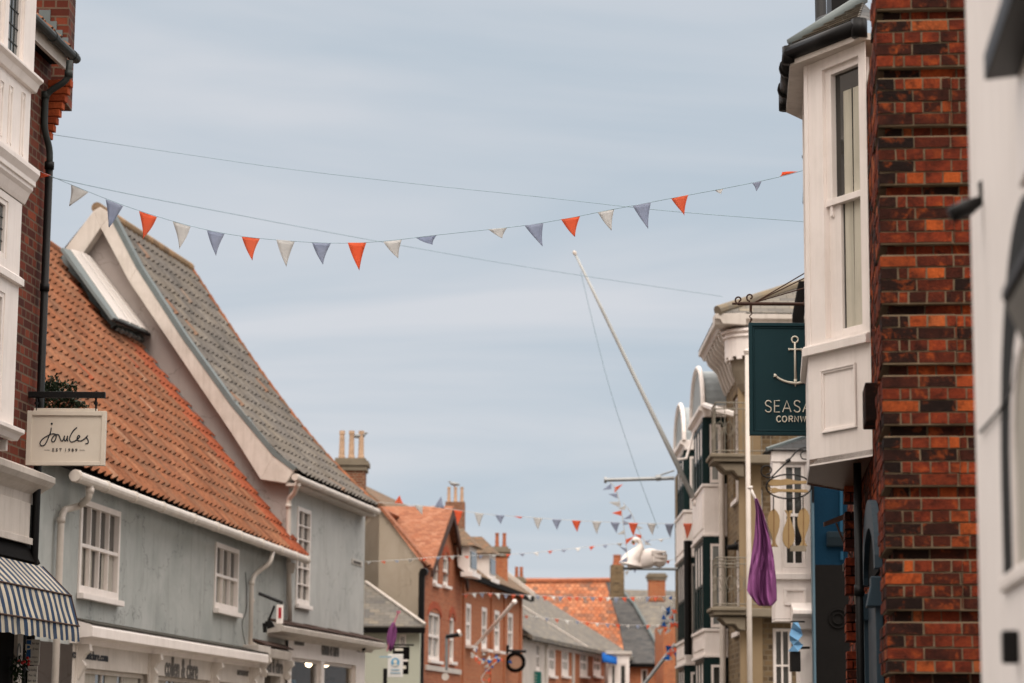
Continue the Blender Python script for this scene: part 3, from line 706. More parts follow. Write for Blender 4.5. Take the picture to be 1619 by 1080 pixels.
# glazed rooflight box beside the gable
def RA(s,v,h=0):
    e=FA.w(s,.36,zA).lerp(FA.w(s,tr,zr),v); return e+N*h
def RP(px,py,h):
    """point of the roof plane raised by h that is seen at px,py"""
    o_=p0+N*h; d=ray(px,py); c=Vector((0,0,CH)); return c+d*((o_-c).dot(N)/d.dot(N))
def RL(name,quad,h0,h1,mat,par,bev=.01):
    return MB().prism([RP(x,y,h1)-N*(h1-h0) for x,y in quad],[RP(x,y,h1) for x,y in quad]).build(name,mat,par,bevel=bev)
qd=[(99,391),(180,503),(238,527),(145,405)]
ro=RL('rooflight',qd,.25,.33,M['lead'],T)
cq=[RP(x,y,.27)+FA.u*.4 for x,y in qd[:2]]+[RP(x,y,.27)-FA.u*.05 for x,y in qd[2:]]
MB().prism([p-N*.26 for p in cq],cq).build('rooflight_base',M['lead'],ro)
fg=paint('reflection_tinted_glazing',(206,198,192),.3,.25,(150,144,138),nscale=3,spec=.4)  # pinkish white colour paints in the reflection on the glazing
for q4 in ([(113,394),(189,503),(204,509),(126,397)],[(129,398),(207,510),(220,516),(137,401)],[(140,403),(223,517),(235,523),(147,409)]): RL('glazing_panel',q4,.33,.355,fg,ro,.006)
RL('rooflight_gutter',[(181,502),(182,505.5),(239,530),(238,526.5)],.3,.35,M['blackmat'],ro)
for k in range(9):
    xa_=182+k*6.6; ya_=509+k*2.9; RL('lead_apron',[(xa_,ya_-2),(xa_+4,ya_+9),(xa_+9,ya_+12),(xa_+7,ya_+1)],.08,.16+.01*(k%2),M['lead'],ro,.004)
gzm=(gz+gz2)/2
gutter(FA,T,[FA.w(ga,.44,gz),FA.w(gb,.44,gz2)],.085,'pipewhite',[.005,.09,.18,.28,.4,.5,.61,.72,.83,.92,.99])
q=lambda x,y,t=.1:FA.w(FA.at(x,y,t)[0],t,FA.at(x,y,t)[1])
qa=q(143,760,.44); pipe(T,[qa,q(141,786,.44),q(126,800,.16),q(101,806,.1),q(96.5,824,.1),Vector((q(96.5,824,.1).x,q(96.5,824,.1).y,0))],.052,'pipewhite',[q(142,776,.44),q(96.5,822,.1)])
b_=q(398,920,.1); pipe(T,[q(431,873,.44),q(427,890,.42),q(403,908,.12),b_,Vector((b_.x,b_.y,zcA))],.048,'pipewhite',[q(398,922,.1),q(398,950,.1)])
a=q(391,1000,.1); MB().box(FA,FA.at(384,1020)[0],FA.at(404,1020)[0],0,.32,zcA+.0,zcA+.16).build('pipe_box',M['cream'],T,bevel=.01)
# cable beside the downpipe
MB().tube(smooth_path([q(388,905,.03),q(390,960,.03),q(383,985,.03),q(386,1010,.03),q(391,1030,.03)]),.008,5).build('cable',M['gutgrey'],T)
# timber wall plate shadow board
# shopfront of A
s9=FA.at(424,1040,.35)[0]; sS=FA.at(108,1050)[0]
MB().prof(FA,sS,s9,[(0,zcA-.28),(.1,zcA-.28),(.12,zcA-.2),(.36,zcA-.18),(.36,zcA-.04),(.33,zcA),(0,zcA+.09)]).build('shop_cornice',M['white'],T,bevel=.005)
MB().slab([FA.w(sS,.0,zcA+.1),FA.w(s9,.0,zcA+.1),FA.w(s9,.35,zcA+.005),FA.w(sS,.35,zcA+.005)],-.02).build('cornice_lead',paint('mossy_lead',(70,66,58),.8,.7,(40,38,32),nscale=9,bump=.6),T)
zfA=FA.at(170,1058,.02)[1]; hh=[]
xs=[(126,232),(243,330),(341,392)]
for x0,x1 in xs: hh.append((FA.at(x0+2,1070)[0],FA.at(x1-2,1070)[0],.7,zfA-.02))
w=MB(); wall(w,FA,sS,s9-.1,0,zcA-.2,hh,.2,.06); w.build('shopfront',M['cream'],T)
for h in hh: window(FA,T,*h,3,(.72,),-.02,.07,.04,mat='cream',sill=0,curtain=[(.05,.25),(.4,.6),(.7,.95)],name='shop_window')
def corbel(F,s,t0,z,par,mat='cream',h=.55,name='corbel_bracket'):
    pr=[(t0,z),(t0+.2,z),(t0+.22,z-.1),(t0+.14,z-.16),(t0+.1,z-.24),(t0+.15,z-.32),(t0+.1,z-.42),(t0+.03,z-h),(t0,z-h)]
    MB().prof(F,s-.07,s+.07,pr).build(name,M[mat],par,bevel=.008)
for x in (122,237,336,397):
    s=FA.at(x,1040,.06)[0]; corbel(FA,s,.06,zcA-.285,T)
    MB().box(FA,s-.11,s+.11,.05,.09,0,zcA-.285).build('pilaster',M['cream'],T,bevel=.006)
def word(F,par,txt,xc,yb,t,h,wpx,mat='inkgrey',name='lettering',bold=.02):
    s,z=F.at(xc,yb,t); s0=F.at(xc-wpx/2,yb,t)[0]; s1=F.at(xc+wpx/2,yb,t)[0]
    # the street side of a left hand wall reads from far end to near end mirrored, so run the text along +s seen from the street
    text_mb(txt,F.w(s,t,z),F.u if F.n.cross(F.u).z>0 else -F.u,(0,0,1),width=abs(s1-s0),height=h,th=.01,bold=bold).build(name,M[mat],par)
word(FA,T,'collenandclare.com',143,1043,.062,.13,56,'ink')
word(FA,T,'collen & clare',287,1071,.062,.34,52)
word(FA,T,'menswear',384,1068,.062,.1,18)
# ------------------------------------------------------------------ B: taller house, grey pantiles, gable to the camera
cB=FA.w(sA1,.02,0); FB=Frame(cB.x,cB.y,.165,1,1)
sB1=FB.at(576,900)[0]
(ta,za)=FB.atS(159,352,0); zeB=(FB.at(466,747,.4)[1]+FB.at(598,802,.4)[1])/2
(rs0,rz0)=FB.at(165,334,ta); (rs1,rz1)=FB.at(300,425,ta)
print('B len',sB1,'apex',ta,za,'eaves',FB.at(466,747,.4),FB.at(598,802,.4),'ridge',(rs0,rz0),(rs1,rz1))
T=thing('grey_pantile_house','tall pale grey rendered house with steep grey pantile roof and cream bargeboards','house',FB.w(sB1/2,-2,0))
zbB=FB.at(460,985,0)[1]; hB=holeq(FB,470,800,955,491)
w=MB(); wall(w,FB,0,sB1,zbB-.3,zeB,[hB],.12); w.build('wall',M['renderB'],T)
zW=zeB
w=MB(); w.poly([FB.w(0,0,0),FB.w(0,0,zW),FB.w(0,ta,za+.05),FB.w(0,2*ta,zW),FB.w(0,2*ta,0)]); w.build('gable_wall',M['pink'],T)
w=MB(); w.poly([FB.w(sB1,0,0),FB.w(sB1,2*ta,0),FB.w(sB1,2*ta,zW),FB.w(sB1,ta,za),FB.w(sB1,0,zW)]); w.poly([FB.w(0,2*ta,0),FB.w(0,2*ta,zW),FB.w(sB1,2*ta,zW),FB.w(sB1,2*ta,0)]); w.build('rear_wall',M['pink'],T)
window(FB,T,*hB,2,(.17,.36,.5,.68,.84),.03,.09,.03,sill=.1,d=.1,label='tall narrow sash window')
e0=FB.w(-.3,.4,zeB+.03); e1=FB.w(FB.at(598,802,.4)[0],.4,zeB+.03); sv=FB.at(598,802,.4)[0]
R0=FB.w(-.3,ta,rz0-.05); R1=FB.w(rs1,ta,rz0-.05); print('verge s',sv,'ridge end',rs1)
fnB=patch(e0,e1,R0,R1,bell=.3)
SLB=(R0-e0).length; nuB=21; nvB=17
mb=MB(); pantiles(mb,fnB,nuB,nvB); mb.build('roof',M['tileG'],T)
dk=MB()
for k in range(12):
    a,_=fnB(0,k/12); b,_=fnB(1,k/12); c,_=fnB(1,(k+1)/12); d,NB=fnB(0,(k+1)/12); dk.slab([a-NB*.05,b-NB*.05,c-NB*.05,d-NB*.05],-.05)
dk.slab([R0-NB*.05,R1-NB*.05,FB.w(sv,2*ta-.4,zeB),FB.w(-.3,2*ta-.4,zeB)],-.05)
dk.build('roof_deck',M['blackmat'],T)
vt=MB()
for k in range(26):
    a,_=fnB(1,k/26); b,_=fnB(1,(k+1)/26+.005); vt.tube([a-NB*.0,b+NB*.02],.085,8)
vt.build('verge_tiles',island('verge_tile_mix',[(0,(150,92,62)),(.5,(128,98,76)),(1,(166,104,70))],.85,.15,10),T)
rt=MB(); nr=int((R1-R0).length/.42)
for k in range(nr): a=R0.lerp(R1,k/nr); b=R0.lerp(R1,(k+.98)/nr); rt.tube([a+Vector((0,0,.02)),b+Vector((0,0,.02))],.13,10)
rt.build('ridge_tiles',island('lichened_ridge_tiles',[(0,(150,128,100)),(.5,(132,112,92)),(1,(170,140,108))],.9,.1,20),T)
# bargeboards
out=[(176,338),(219,420),(291,531),(368,637),(435,717),(467,741)]; inn=[(159,360),(204,445),(301,589),(368,688),(412,758),(452,764)]
def Bg(px,s): t,z=FB.atS(px[0],px[1],s); return FB.w(s,t,z)
bg=MB(); sb=-.34
for k in range(5):
    q4=[Bg(out[k],sb),Bg(inn[k],sb),Bg(inn[k+1],sb),Bg(out[k+1],sb)]; bg.prism(q4,[p+FB.u*.3 for p in q4])
apx=[(176,338),(158,327),(148,333),(159,360)]; q4=[Bg(p,sb) for p in apx]; bg.prism(q4,[p+FB.u*.3 for p in q4])
lo=[(148,333),(60,450)]; li=[(159,360),(84,470)]; q4=[Bg(lo[0],sb),Bg(lo[1],sb),Bg(li[1],sb),Bg(li[0],sb)]; bg.prism(q4,[p+FB.u*.3 for p in q4])
bg.build('bargeboard',M['cream'],T,bevel=.01)
le=MB()
for k in range(5):
    a=Bg(out[k],sb-.015)+NB*.02; b=Bg(out[k+1],sb-.015)+NB*.02; le.prism([a-NB*.09,a+NB*.02,a+NB*.02+FB.u*.33,a-NB*.09+FB.u*.33],[b-NB*.09,b+NB*.02,b+NB*.02+FB.u*.33,b-NB*.09+FB.u*.33])
le.build('lead_verge',M['lead'],T)
MB().box(FB,-.3,sv,.0,.34,zeB-.22,zeB-.16).build('soffit',M['cream'],T)
gB0=FB.at(466,757,.42); gB1=FB.at(597,807,.42)
gutter(FB,T,[FB.w(gB0[0],.42,(gB0[1]+gB1[1])/2),FB.w(gB1[0],.42,(gB0[1]+gB1[1])/2)],.075,'pipewhite',[.02,.3,.6,.9,.99])
q=lambda x,y,t=.1:FB.w(FB.at(x,y,t)[0],t,FB.at(x,y,t)[1])
pipe(T,[q(470,762,.38),q(467,778,.3),q(457,788,.1),q(456,850,.1),q(458,985,.1)],.055,'pipewhite',[q(470,768,.38),q(456.5,800,.1)])
hp=q(460,898,.14); MB().prism([hp+Vector((x*.11,y*.11,.1)) for x,y in ((-1,-1),(1,-1),(1,1),(-1,1))],[hp+Vector((x*.06,y*.06,-.12)) for x,y in ((-1,-1),(1,-1),(1,1),(-1,1))]).build('hopper',M['pipewhite'],T,bevel=.01)
# street name plate
t=thing('street_name_plate','small white street name plate on the far corner of grey rendered wall','street sign',q(566,889,.03))
a=FB.at(557,883,.02); b=FB.at(573,896,.02); MB().box(FB,a[0],b[0],.0,.025,b[1],a[1]).build('plate',flat('white_plate',(206,200,190),.5),t,bevel=.004)
word(FB,t,'HIGH STREET',565,892,.027,.07,12,'inkgrey','lettering',.0)
# B shopfront
zt=FB.at(450,988,.45)[1]; sC0=FB.at(447,990,.45)[0]-.0; sC1=FB.at(610,1015,.45)[0]
print('B cornice',zt,FB.at(610,1015,.45)[1],sC0,sC1)
MB().prof(FB,sC0,sC1,[(0,zt-.25),(.1,zt-.25),(.14,zt-.18),(.45,zt-.14),(.47,zt-.04),(.42,zt),(0,zt+.14)]).build('shop_cornice',M['cream'],T,bevel=.006)
rs=MB()
for k in range(9):
    a=sC0+(sC1-sC0)*k/9; rs.slab([FB.w(a+.01,.02,zt+.15),FB.w(a+(sC1-sC0)/9-.02,.02,zt+.15),FB.w(a+(sC1-sC0)/9-.02,.46,zt+.01),FB.w(a+.01,.46,zt+.01)],-.02-.012*(k%2))
rs.build('cornice_capping',M['rust'],T)
zf2=FB.at(480,1040,.06)[1]; hs=[(FB.at(x0,1060,.06)[0],FB.at(x1,1060,.06)[0],.6,zf2-.02) for x0,x1 in ((461,508),(513,563))]
w=MB(); wall(w,FB,0,sB1,0,zt-.2,hs,.2,.06); w.build('shopfront',M['white'],T)
for h in hs: window(FB,T,*h,1,(),-.02,.07,.04,mat='white',gl='glassclear',sill=0,name='shop_window')
bi=MB(); bi.box(FB,0.1,sB1-.1,-2.2,-2.1,0,zf2+.3); bi.build('shop_back_wall',paint('shop_interior',(116,118,112),.8,.4,(60,62,60),nscale=2),T)
MB().box(FB,.1,sB1-.1,-2.1,-.25,zf2+.1,zf2+.2).build('shop_ceiling',M['cream'],T)
for k,(x_,c_,z_) in enumerate(((466,'c_sky',.0),(474,'c_white',.2),(483,'slateblue',.1),(496,'c_white',.3),(505,'lead',0),(523,'lead',.2),(532,'c_sky',.0),(545,'c_white',.25),(556,'slateblue',.1))):
    s_=FB.at(x_,1060,-.6)[0]; MB().box(FB,s_-.16,s_+.16,-.75,-.6-.05*(k%2),1.2+z_,zf2-.45-z_).build('window_display',M[c_],T,bevel=.02)
word(FB,T,'collen & clare',522,1036,.065,.4,27,bold=.03); word(FB,T,'womenswear',473,1020,.065,.1,16); word(FB,T,'menswear',570,1031,.065,.1,11)
t=thing('security_camera','black dome camera on shop fascia below the grey house','camera',q(574,1025,.14)); c=ORG[t.name]
MB().tube([c+FB.n*-.08,c+FB.n*-.02],.09,12).build('mount',M['white'],t); MB().tube([c+FB.n*-.02,c+FB.n*.03,c+FB.n*.07],[.08,.075,.03],12).build('dome',M['black'],t,smooth=True)
for k,(x,y) in enumerate(((515,1047),(488,1050),(504,1056))):
    p=q(x,y,-.35); t=thing('hanging_bulb',['bright hanging shop lamp at the middle mullion of the window','hanging shop lamp left in window, highest of the small pair','small hanging shop lamp just left of the brightest one'][k],'lamp',p,'lamps in the far left shop window')
    e=NT('lamp_glow') if k==0 else None
    if e: e.col(lin((255,230,190))); e.b.inputs['Emission Color'].default_value=lin((255,226,186)); e.b.inputs['Emission Strength'].default_value=9; LG=e.m
    br_=(.13,.08,.09)[k]; MB().tube([p+Vector((0,0,-br_*.9)),p+Vector((0,0,-br_*.6)),p,p+Vector((0,0,br_*.6)),p+Vector((0,0,br_*.9))],[.02,br_*.75,br_,br_*.75,.02],12).build('bulb',LG,t,smooth=True)
    MB().tube([p+Vector((0,0,.06)),p+Vector((0,0,.5))],.008,5).build('flex',M['black'],t)
# small lower shopfront between A and B (belongs to A)
TA=bpy.data.objects['low_blue_grey_house']
z3=FA.at(430,1024,.25)[1]; a3=s9-.1; b3=FA.at(462,1030,.25)[0]
MB().prof(FA,a3+.12,b3,[(0,z3-.2),(.22,z3-.2),(.26,z3-.03),(.2,z3),(0,z3+.1)]).build('door_cornice',M['cream'],TA,bevel=.006)
MB().slab([FA.w(a3+.12,.0,z3+.13),FA.w(b3,.0,z3+.13),FA.w(b3,.27,z3+.02),FA.w(a3+.12,.27,z3+.02)],-.03).build('door_cornice_lead',M['rust'],TA)
zd=FA.at(430,1068,.03)[1]; dh=(FA.at(418,1075,.03)[0],FA.at(444,1075,.03)[0],.05,zd)
w3=MB(); wall(w3,FA,a3,sA1,0,z3-.19,[dh],.25,.03); w3.box(FA,a3,sA1,-.3,.02,z3-.19,zcA-.29); w3.build('door_front',M['cream'],TA)
MB().box(FA,dh[0],dh[1],-.24,-.2,.05,zd).build('shop_door',M['glass'],TA)
word(FA,TA,'collen & clare',431,1063,.035,.3,32)
for x in (413,450): corbel(FA,FA.at(x,1045,.03)[0],.03,z3-.2,TA,h=.4)
# hanging bracket sign with lamp
pA_=lambda x,y,t:FA.w(FA.at(x,y,t)[0],t,FA.at(x,y,t)[1])
t=thing('bracket_sign','small white and red hanging sign on a black wall bracket beside the white downpipe','hanging sign',pA_(440,965,.5))
bw=P(409,938,48.5); be=P(447,953,48.5)
MB().tube([bw,be],.035,8).build('bracket_arm',M['black'],t)
a=P(437,956,48.5); b=P(447,987,48.5)
MB().box(WF,a.x,b.x,-48.6,-48.5,b.z,a.z).build('sign_board',M['white'],t,bevel=.02)
MB().box(WF,a.x+.045,b.x-.03,-48.5,-48.49,b.z+.12,a.z-.06).build('red_panel',flat('sign_red',(170,40,50),.5),t)
MB().tube([P(434,958,48.5),P(424,983,48.5)],.022,6).build('lamp_stem',M['black'],t)
c=P(425,989,48.5); MB().prism([c+Vector((-.08,-.05,.08)),c+Vector((.05,-.05,.1)),c+Vector((.12,-.05,-.02)),c+Vector((-.02,-.05,-.07))],[c+Vector((-.08,.1,.08)),c+Vector((.05,.1,.1)),c+Vector((.12,.1,-.02)),c+Vector((-.02,.1,-.07))]).build('lamp_head',M['black'],t,bevel=.01)
MB().tube([P(418,985,48.5),P(419,1000,48.5)],.04,6).build('lamp_bracket',M['black'],t)
# ================================================================== right: brick house with quoins and oriel
FM=Frame(.711,0,.1065,1,-1)
sK=FM.at(1394,540,0)[0]; FQ=FM.perp(sK); FQ.u=-FM.n; FQ.o=FM.o+FM.u*sK; FQ.n=-FM.u
zr1=FQ.at(1450,114)[1]; zr2=FQ.at(1450,974)[1]; bh=(zr1-zr2)/45; print('brick h',bh,'corner',FQ.o)
T=thing('quoined_brick_house','red and black brick house with banded projecting quoins and white oriel, nearest on the right','house',FQ.w(.3,0,0))
bk=MB(); J=.011
kmin=int((0.9-zr1)/bh)-1; kmax=int((FQ.at(1450,-40)[1]-zr1)/bh)+1
W1=.62
for k in range(kmin,kmax):
    zc0=zr1+(k-.5)*bh; ph=k%5; blk=(k//5)%2; rec=(ph==0)
    z0=zc0+J/2; z1=zc0+bh-J/2
    narrow = blk==1     # block above recess k=0 upwards
    pitch=.225+J
    # ---- camera-facing courses
    s=0 if not rec else .0; off=-.07 if rec else 0.0
    row=(k%2)
    xs=[]; x=0.0 + (.05 if rec else 0)
    if row: 
        x0=x; xs.append((x,x+.102)); x+=.102+J; xs.append((x,x+.05)); x+=.05+J
        while x<W1+.5: xs.append((x,x+.102)); x+=.102+J
    else:
        while x<W1+.5: xs.append((x,x+.215)); x+=.215+J
    for i,(a,b) in enumerate(xs):
        o=off
        if narrow and not rec and a>=.455: o=-.016
        if narrow and not rec and a<.455<b:
            if b>.49: bk.box(FQ,.455+.007,b,-.016-.09,-.016,z0,z1)
            b=.455
        jt=random.uniform(-.0025,.0025)
        bk.mi = 1 if (random.random()<(.75 if i==0 else .25 if i==1 and not row else .06)) else 0
        za,zb=z0+random.uniform(-.001,.001),z1+random.uniform(-.001,.001)
        dd=.102 if i else (.215 if row else .102)
        bk.box(FQ,a,b,o+jt-dd,o+jt,za,zb)
    # ---- street-facing courses (further along the side)
    so=-.055 if rec else 0.0
    y=.215+J if row else .102+J
    ql=.62 if blk else .9
    while y<8.5:
        ln=.215 if row==0 else .102
        if y>ql: so2=-.055
        else: so2=so
        bk.mi = 1 if random.random()<.12 else 0
        jt=random.uniform(-.003,.003)
        s0=sK+y; 
        bk.box(FM,s0,s0+ln,so2-.1+jt,so2+jt,z0,z1)
        y+=ln+J
bk.v=[(x+random.uniform(-.0022,.0022),y+random.uniform(-.0022,.0022),z+random.uniform(-.0022,.0022)) for x,y,z in bk.v]
bk.build('brickwork',[M['qbrick'],M['qsoot']],T,bevel=.006)
zB0,zB1=0,FQ.at(1450,-60)[1]
mt=MB(); mt.box(FQ,.08,6,-.3,-.086,zB0,zB1); 
for k in range(kmin,kmax):
    if k%5: 
        zc0=zr1+(k-.5)*bh; nb=(k//5)%2==1
        mt.box(FQ,.006,.449 if nb else W1+.4,-.09,-.007,zc0-.004,zc0+bh+.004)
        if nb: mt.box(FQ,.449,W1+.4,-.09,-.023,zc0-.004,zc0+bh+.004)
        mt.box(FM,sK+.05,sK+(.62 if (k//5)%2 else .9),-.09,-.007,zc0-.004,zc0+bh+.004)
    else:
        zc0=zr1+(k-.5)*bh; mt.box(FQ,.078,W1+.4,-.12,-.08,zc0-.003,zc0+bh+.003)
mt.box(FM,sK+.1,sK+8.6,-.3,-.062,zB0,zB1)
mt.build('mortar_core',M['mortar'],T)
MB().box(FM,sK+.3,sK+8.5,-6,-.31,0,zB1).build('house_body',M['brickL'],T)
# ---- oriel
_s=FM.at(1377,560,-.05)[0]; A0=FM.w(_s,-.05,0); _z=FM.at(1380,721,-.05)[1]; A1=PZ(1280,738,_z); A1.z=0; print('A0',A0,'A1',A1,_z); A2=A1+Vector((.1065,1,0)).normalized()*1.35; A3=A2+Vector((.5,.7,0))
FN=Frame(A0.x,A0.y,A1.x-A0.x,A1.y-A0.y,-1); Ln=(A1-A0).length
FF=Frame(A1.x,A1.y,A2.x-A1.x,A2.y-A1.y,-1); Lf=(A2-A1).length
FR=Frame(A2.x,A2.y,A3.x-A2.x,A3.y-A2.y,-1); Lr=(A3-A2).length
n=lambda x,y,t=0:FN.at(x,y,t)
print('oriel n dir',FN.n,'L',Ln, 's at 1279',n(1279,600)[0],n(1376,600)[0])
zbt=(n(1280,738)[1]+n(1376,721)[1])/2; zsl=(n(1279,560)[1]+n(1376,546)[1])/2; zst=(n(1279,547)[1]+n(1376,532)[1])/2
ztp=(n(1372,68)[1]+n(1282,97)[1])/2; print('oriel z',zbt,zsl,zst,ztp)
O=None
gs0=n(1360,300)[0]; gs1=n(1302,300)[0]; gz0=n(1330,530)[1]; gz1=(n(1356,92)[1]+n(1306,104)[1])/2
ob=MB(); wall(ob,FN,0,Ln,zbt,ztp+.1,[(gs0,gs1,gz0,gz1)],.1)
wall(ob,FF,0,Lf,zbt,ztp+.1,[(.2,Lf-.2,gz0,gz1)],.1); wall(ob,FR,0,Lr,zbt,ztp+.1)
oo=ob.build('oriel',M['white'],T)
us=MB(); us.prism([Vector((p.x,p.y,zbt+.012)) for p in (A0,A1,A2,A3)],[Vector((p.x,p.y,zbt+.05)) for p in (A0,A1,A2,A3)]); us.build('oriel_underside',paint('brown_varnished_timber',(120,92,72),.4,.4,(70,50,38),nscale=4,streak=.3,spec=.5),oo)
def band(mb,z0,z1,t,ext=.02):
    mb.box(FN,-.0,Ln+ext,0,t,z0,z1); mb.box(FF,-ext,Lf,0,t-.002,z0+.002,z1-.002); mb.box(FR,0,Lr,0,t-.002,z0+.002,z1-.002)
mo=MB(); band(mo,zsl,zst,.045); band(mo,zst,zst+.012,.03); 
mo.box(FN,Ln-.045,Ln+.004,0,.008,zst+.012,ztp); mo.box(FN,0,.05,0,.006,zst+.012,ztp)
mo.build('sill_band',M['white'],oo,bevel=.004)
pm=MB(); pa,pb=n(1355,620)[0],n(1300,620)[0]; pz0,pz1=(n(1355,676)[1]+n(1300,686)[1])/2,(n(1355,575)[1]+n(1300,584)[1])/2
for w_,tt in ((.03,.012),(.014,.02)):
    for a,b,c,d in ((pa,pb,pz1-w_,pz1),(pa,pb,pz0,pz0+w_),(pa,pa+w_,pz0+w_,pz1-w_),(pb-w_,pb,pz0+w_,pz1-w_)): pm.box(FN,a,b,0,tt,c,d)
pm.build('panel_moulding',M['white'],oo,bevel=.002)
# sash
zm=(n(1356,304)[1]+n(1307,321)[1])/2
ws=MB(); up0,up1=n(1355,200)[0],n(1309,200)[0]; lo0,lo1=n(1357,430)[0],n(1322,430)[0]
ws.box(FN,gs0,up0,-.08,-.03,zm,gz1).box(FN,up1,gs1,-.08,-.03,zm,gz1).box(FN,up0,up1,-.08,-.031,gz1-.05,gz1).box(FN,gs0,gs1,-.09,-.02,zm-.025,zm+.025)
ws.box(FN,gs0,lo0,-.1,-.05,gz0,zm-.025).box(FN,lo1,gs1,-.1,-.05,gz0,zm-.025).box(FN,lo0,lo1,-.1,-.051,gz0,gz0+.06)
ws.prof(FN,up1+.0,up1+.03,[(-.03,zm-.02),(-.03,zm-.1),(-.045,zm-.12),(-.05,zm-.09),(-.08,zm-.02)])
wo=ws.build('sash_window',M['white'],oo,bevel=.003)
MB().poly([FN.w(gs0,-.075,gz0),FN.w(gs1,-.075,gz0),FN.w(gs1,-.075,gz1),FN.w(gs0,-.075,gz1)]).build('pane',glass('dark_reflecting_glass',(20,20,18),.03,(44,42,38)),wo)
cu=MB(); c0,c1=n(1352,430)[0],n(1325,430)[0]; m=10; 
for k in range(m):
    a=c0+(c1-c0)*k/m; b=c0+(c1-c0)*(k+1)/m; oa=-.0725+.002*(k%2); ob_=-.0725+.002*((k+1)%2); zt=gz1-.2
    cu.poly([FN.w(a,oa,gz0+.06),FN.w(b,ob_,gz0+.06),FN.w(b-(.02 if k<5 else -.0),ob_,zt),FN.w(a-(.02 if k<5 else 0),oa,zt)])
cu.build('curtain',paint('dull_curtain',(190,184,168),.9,.4,(130,124,110),nscale=4,streak=.5),wo)
sp_=MB()
sp_.tube([FN.w(gs1-.055,-.072,gz0+.08),FN.w(gs1-.055,-.072,gz1-.05)],.006,5)
sp_.build('blind_cord',M['cream'],wo)
MB().box(FF,.21,Lf-.21,-.08,-.03,gz0,gz1).build('front_sash',M['white'],oo)
# eaves, gutter and roof of the oriel
B0,B1,B2,B3=[p+d for p,d in ((A0,FN.n*.07-FN.u*.02),(A1,FN.n*.06+FF.n*.06),(A2,FF.n*.08+FR.n*.06),(A3,FR.n*.16))]
def ring(z,pts): return [Vector((p.x,p.y,z)) for p in pts]
back=[Vector((A3.x+.2,A3.y,0)),Vector((A0.x+.3,A0.y,0))]
so_=MB().prism(ring(ztp,(B0,B1,B2,B3)+tuple(back)),ring(ztp+.05,(B0,B1,B2,B3)+tuple(back))); so_.build('oriel_soffit',M['cream'],oo)
gt=MB(); gz_=ztp+.1
for a,b in ((B0,B1),(B1,B2),(B2,B3)): gt.tube([Vector((a.x,a.y,gz_)),Vector((b.x,b.y,gz_))],.06,12)
for p in (B0,B1,B2): gt.tube([Vector((p.x,p.y,gz_-.085)),Vector((p.x,p.y,gz_+.05))],.06,10)
d=(B2-B1).normalized()
for f in (.3,.75): p=B1.lerp(B2,f); gt.tube([Vector((p.x,p.y,gz_))-d*.03,Vector((p.x,p.y,gz_))+d*.03],.078,12)
gt.build('oriel_gutter',M['black'],oo,smooth=True)
zrf=n(1365,12)[1]+.1; Ra=P(1367,6,A0.y+.7); Rb=Ra+Vector((.14,1.25,0))
h0=[Vector((p.x,p.y,gz_+.05)) for p in (B0,B1,B2,B3)]
rm=MB(); rm.poly([h0[0],h0[1],Ra]); rm.poly([h0[1],h0[2],Rb,Ra]); rm.poly([h0[2],h0[3],Rb]); rm.poly([h0[0],Ra,Vector((A0.x+.12,A0.y,gz_+.05))])
# slates as separate lapped pieces on the near slope
rm.build('oriel_roof',M['slateD'],oo)
sl_=MB(); NN=(h0[1]-h0[0]).cross(Ra-h0[0]).normalized(); NN = NN if NN.z>0 else -NN
for j in range(7):
    v0,v1=j/7,(j+1.25)/7; a=h0[0].lerp(Ra,v0); b=h0[1].lerp(Ra,v0); a2=h0[0].lerp(Ra,min(1,v1)); b2=h0[1].lerp(Ra,min(1,v1)); m=max(1,int((b-a).length/.16))
    for i in range(m):
        u0=i/m; u1=(i+.96)/m; q4=[a.lerp(b,u0)+NN*.022,a.lerp(b,u1)+NN*.022,a2.lerp(b2,u1)+NN*.004,a2.lerp(b2,u0)+NN*.004]; sl_.prism(q4,[p+NN*.007 for p in q4])
sl_.build('slates',island('worn_slates',[(0,(96,92,86)),(.5,(118,112,104)),(1,(142,134,122))],.8,.3,20,wear=(150,140,124)),oo)
MB().tube([h0[1]+Vector((0,0,.02)),Ra+Vector((0,0,.05))],.045,8).build('lead_hip',M['lead'],oo,smooth=True)
# box gutter and bracket high above the oriel
p=P(1318,-40,18.9); q_=P(1345,32,18.9)
gx=MB(); gx.tube([P(1296,-60,20.5),P(1298,34,20.2),P(1330,24,19.4),P(1350,8,18.9),P(1352,-80,18.9)],.05,10); gx.box(WF,P(1312,0,19.5).x,P(1342,0,19.5).x,-19.7,-19.4,P(1312,28,19.5).z,P(1312,-90,19.5).z)
gx.build('upper_downpipe',M['black'],T)
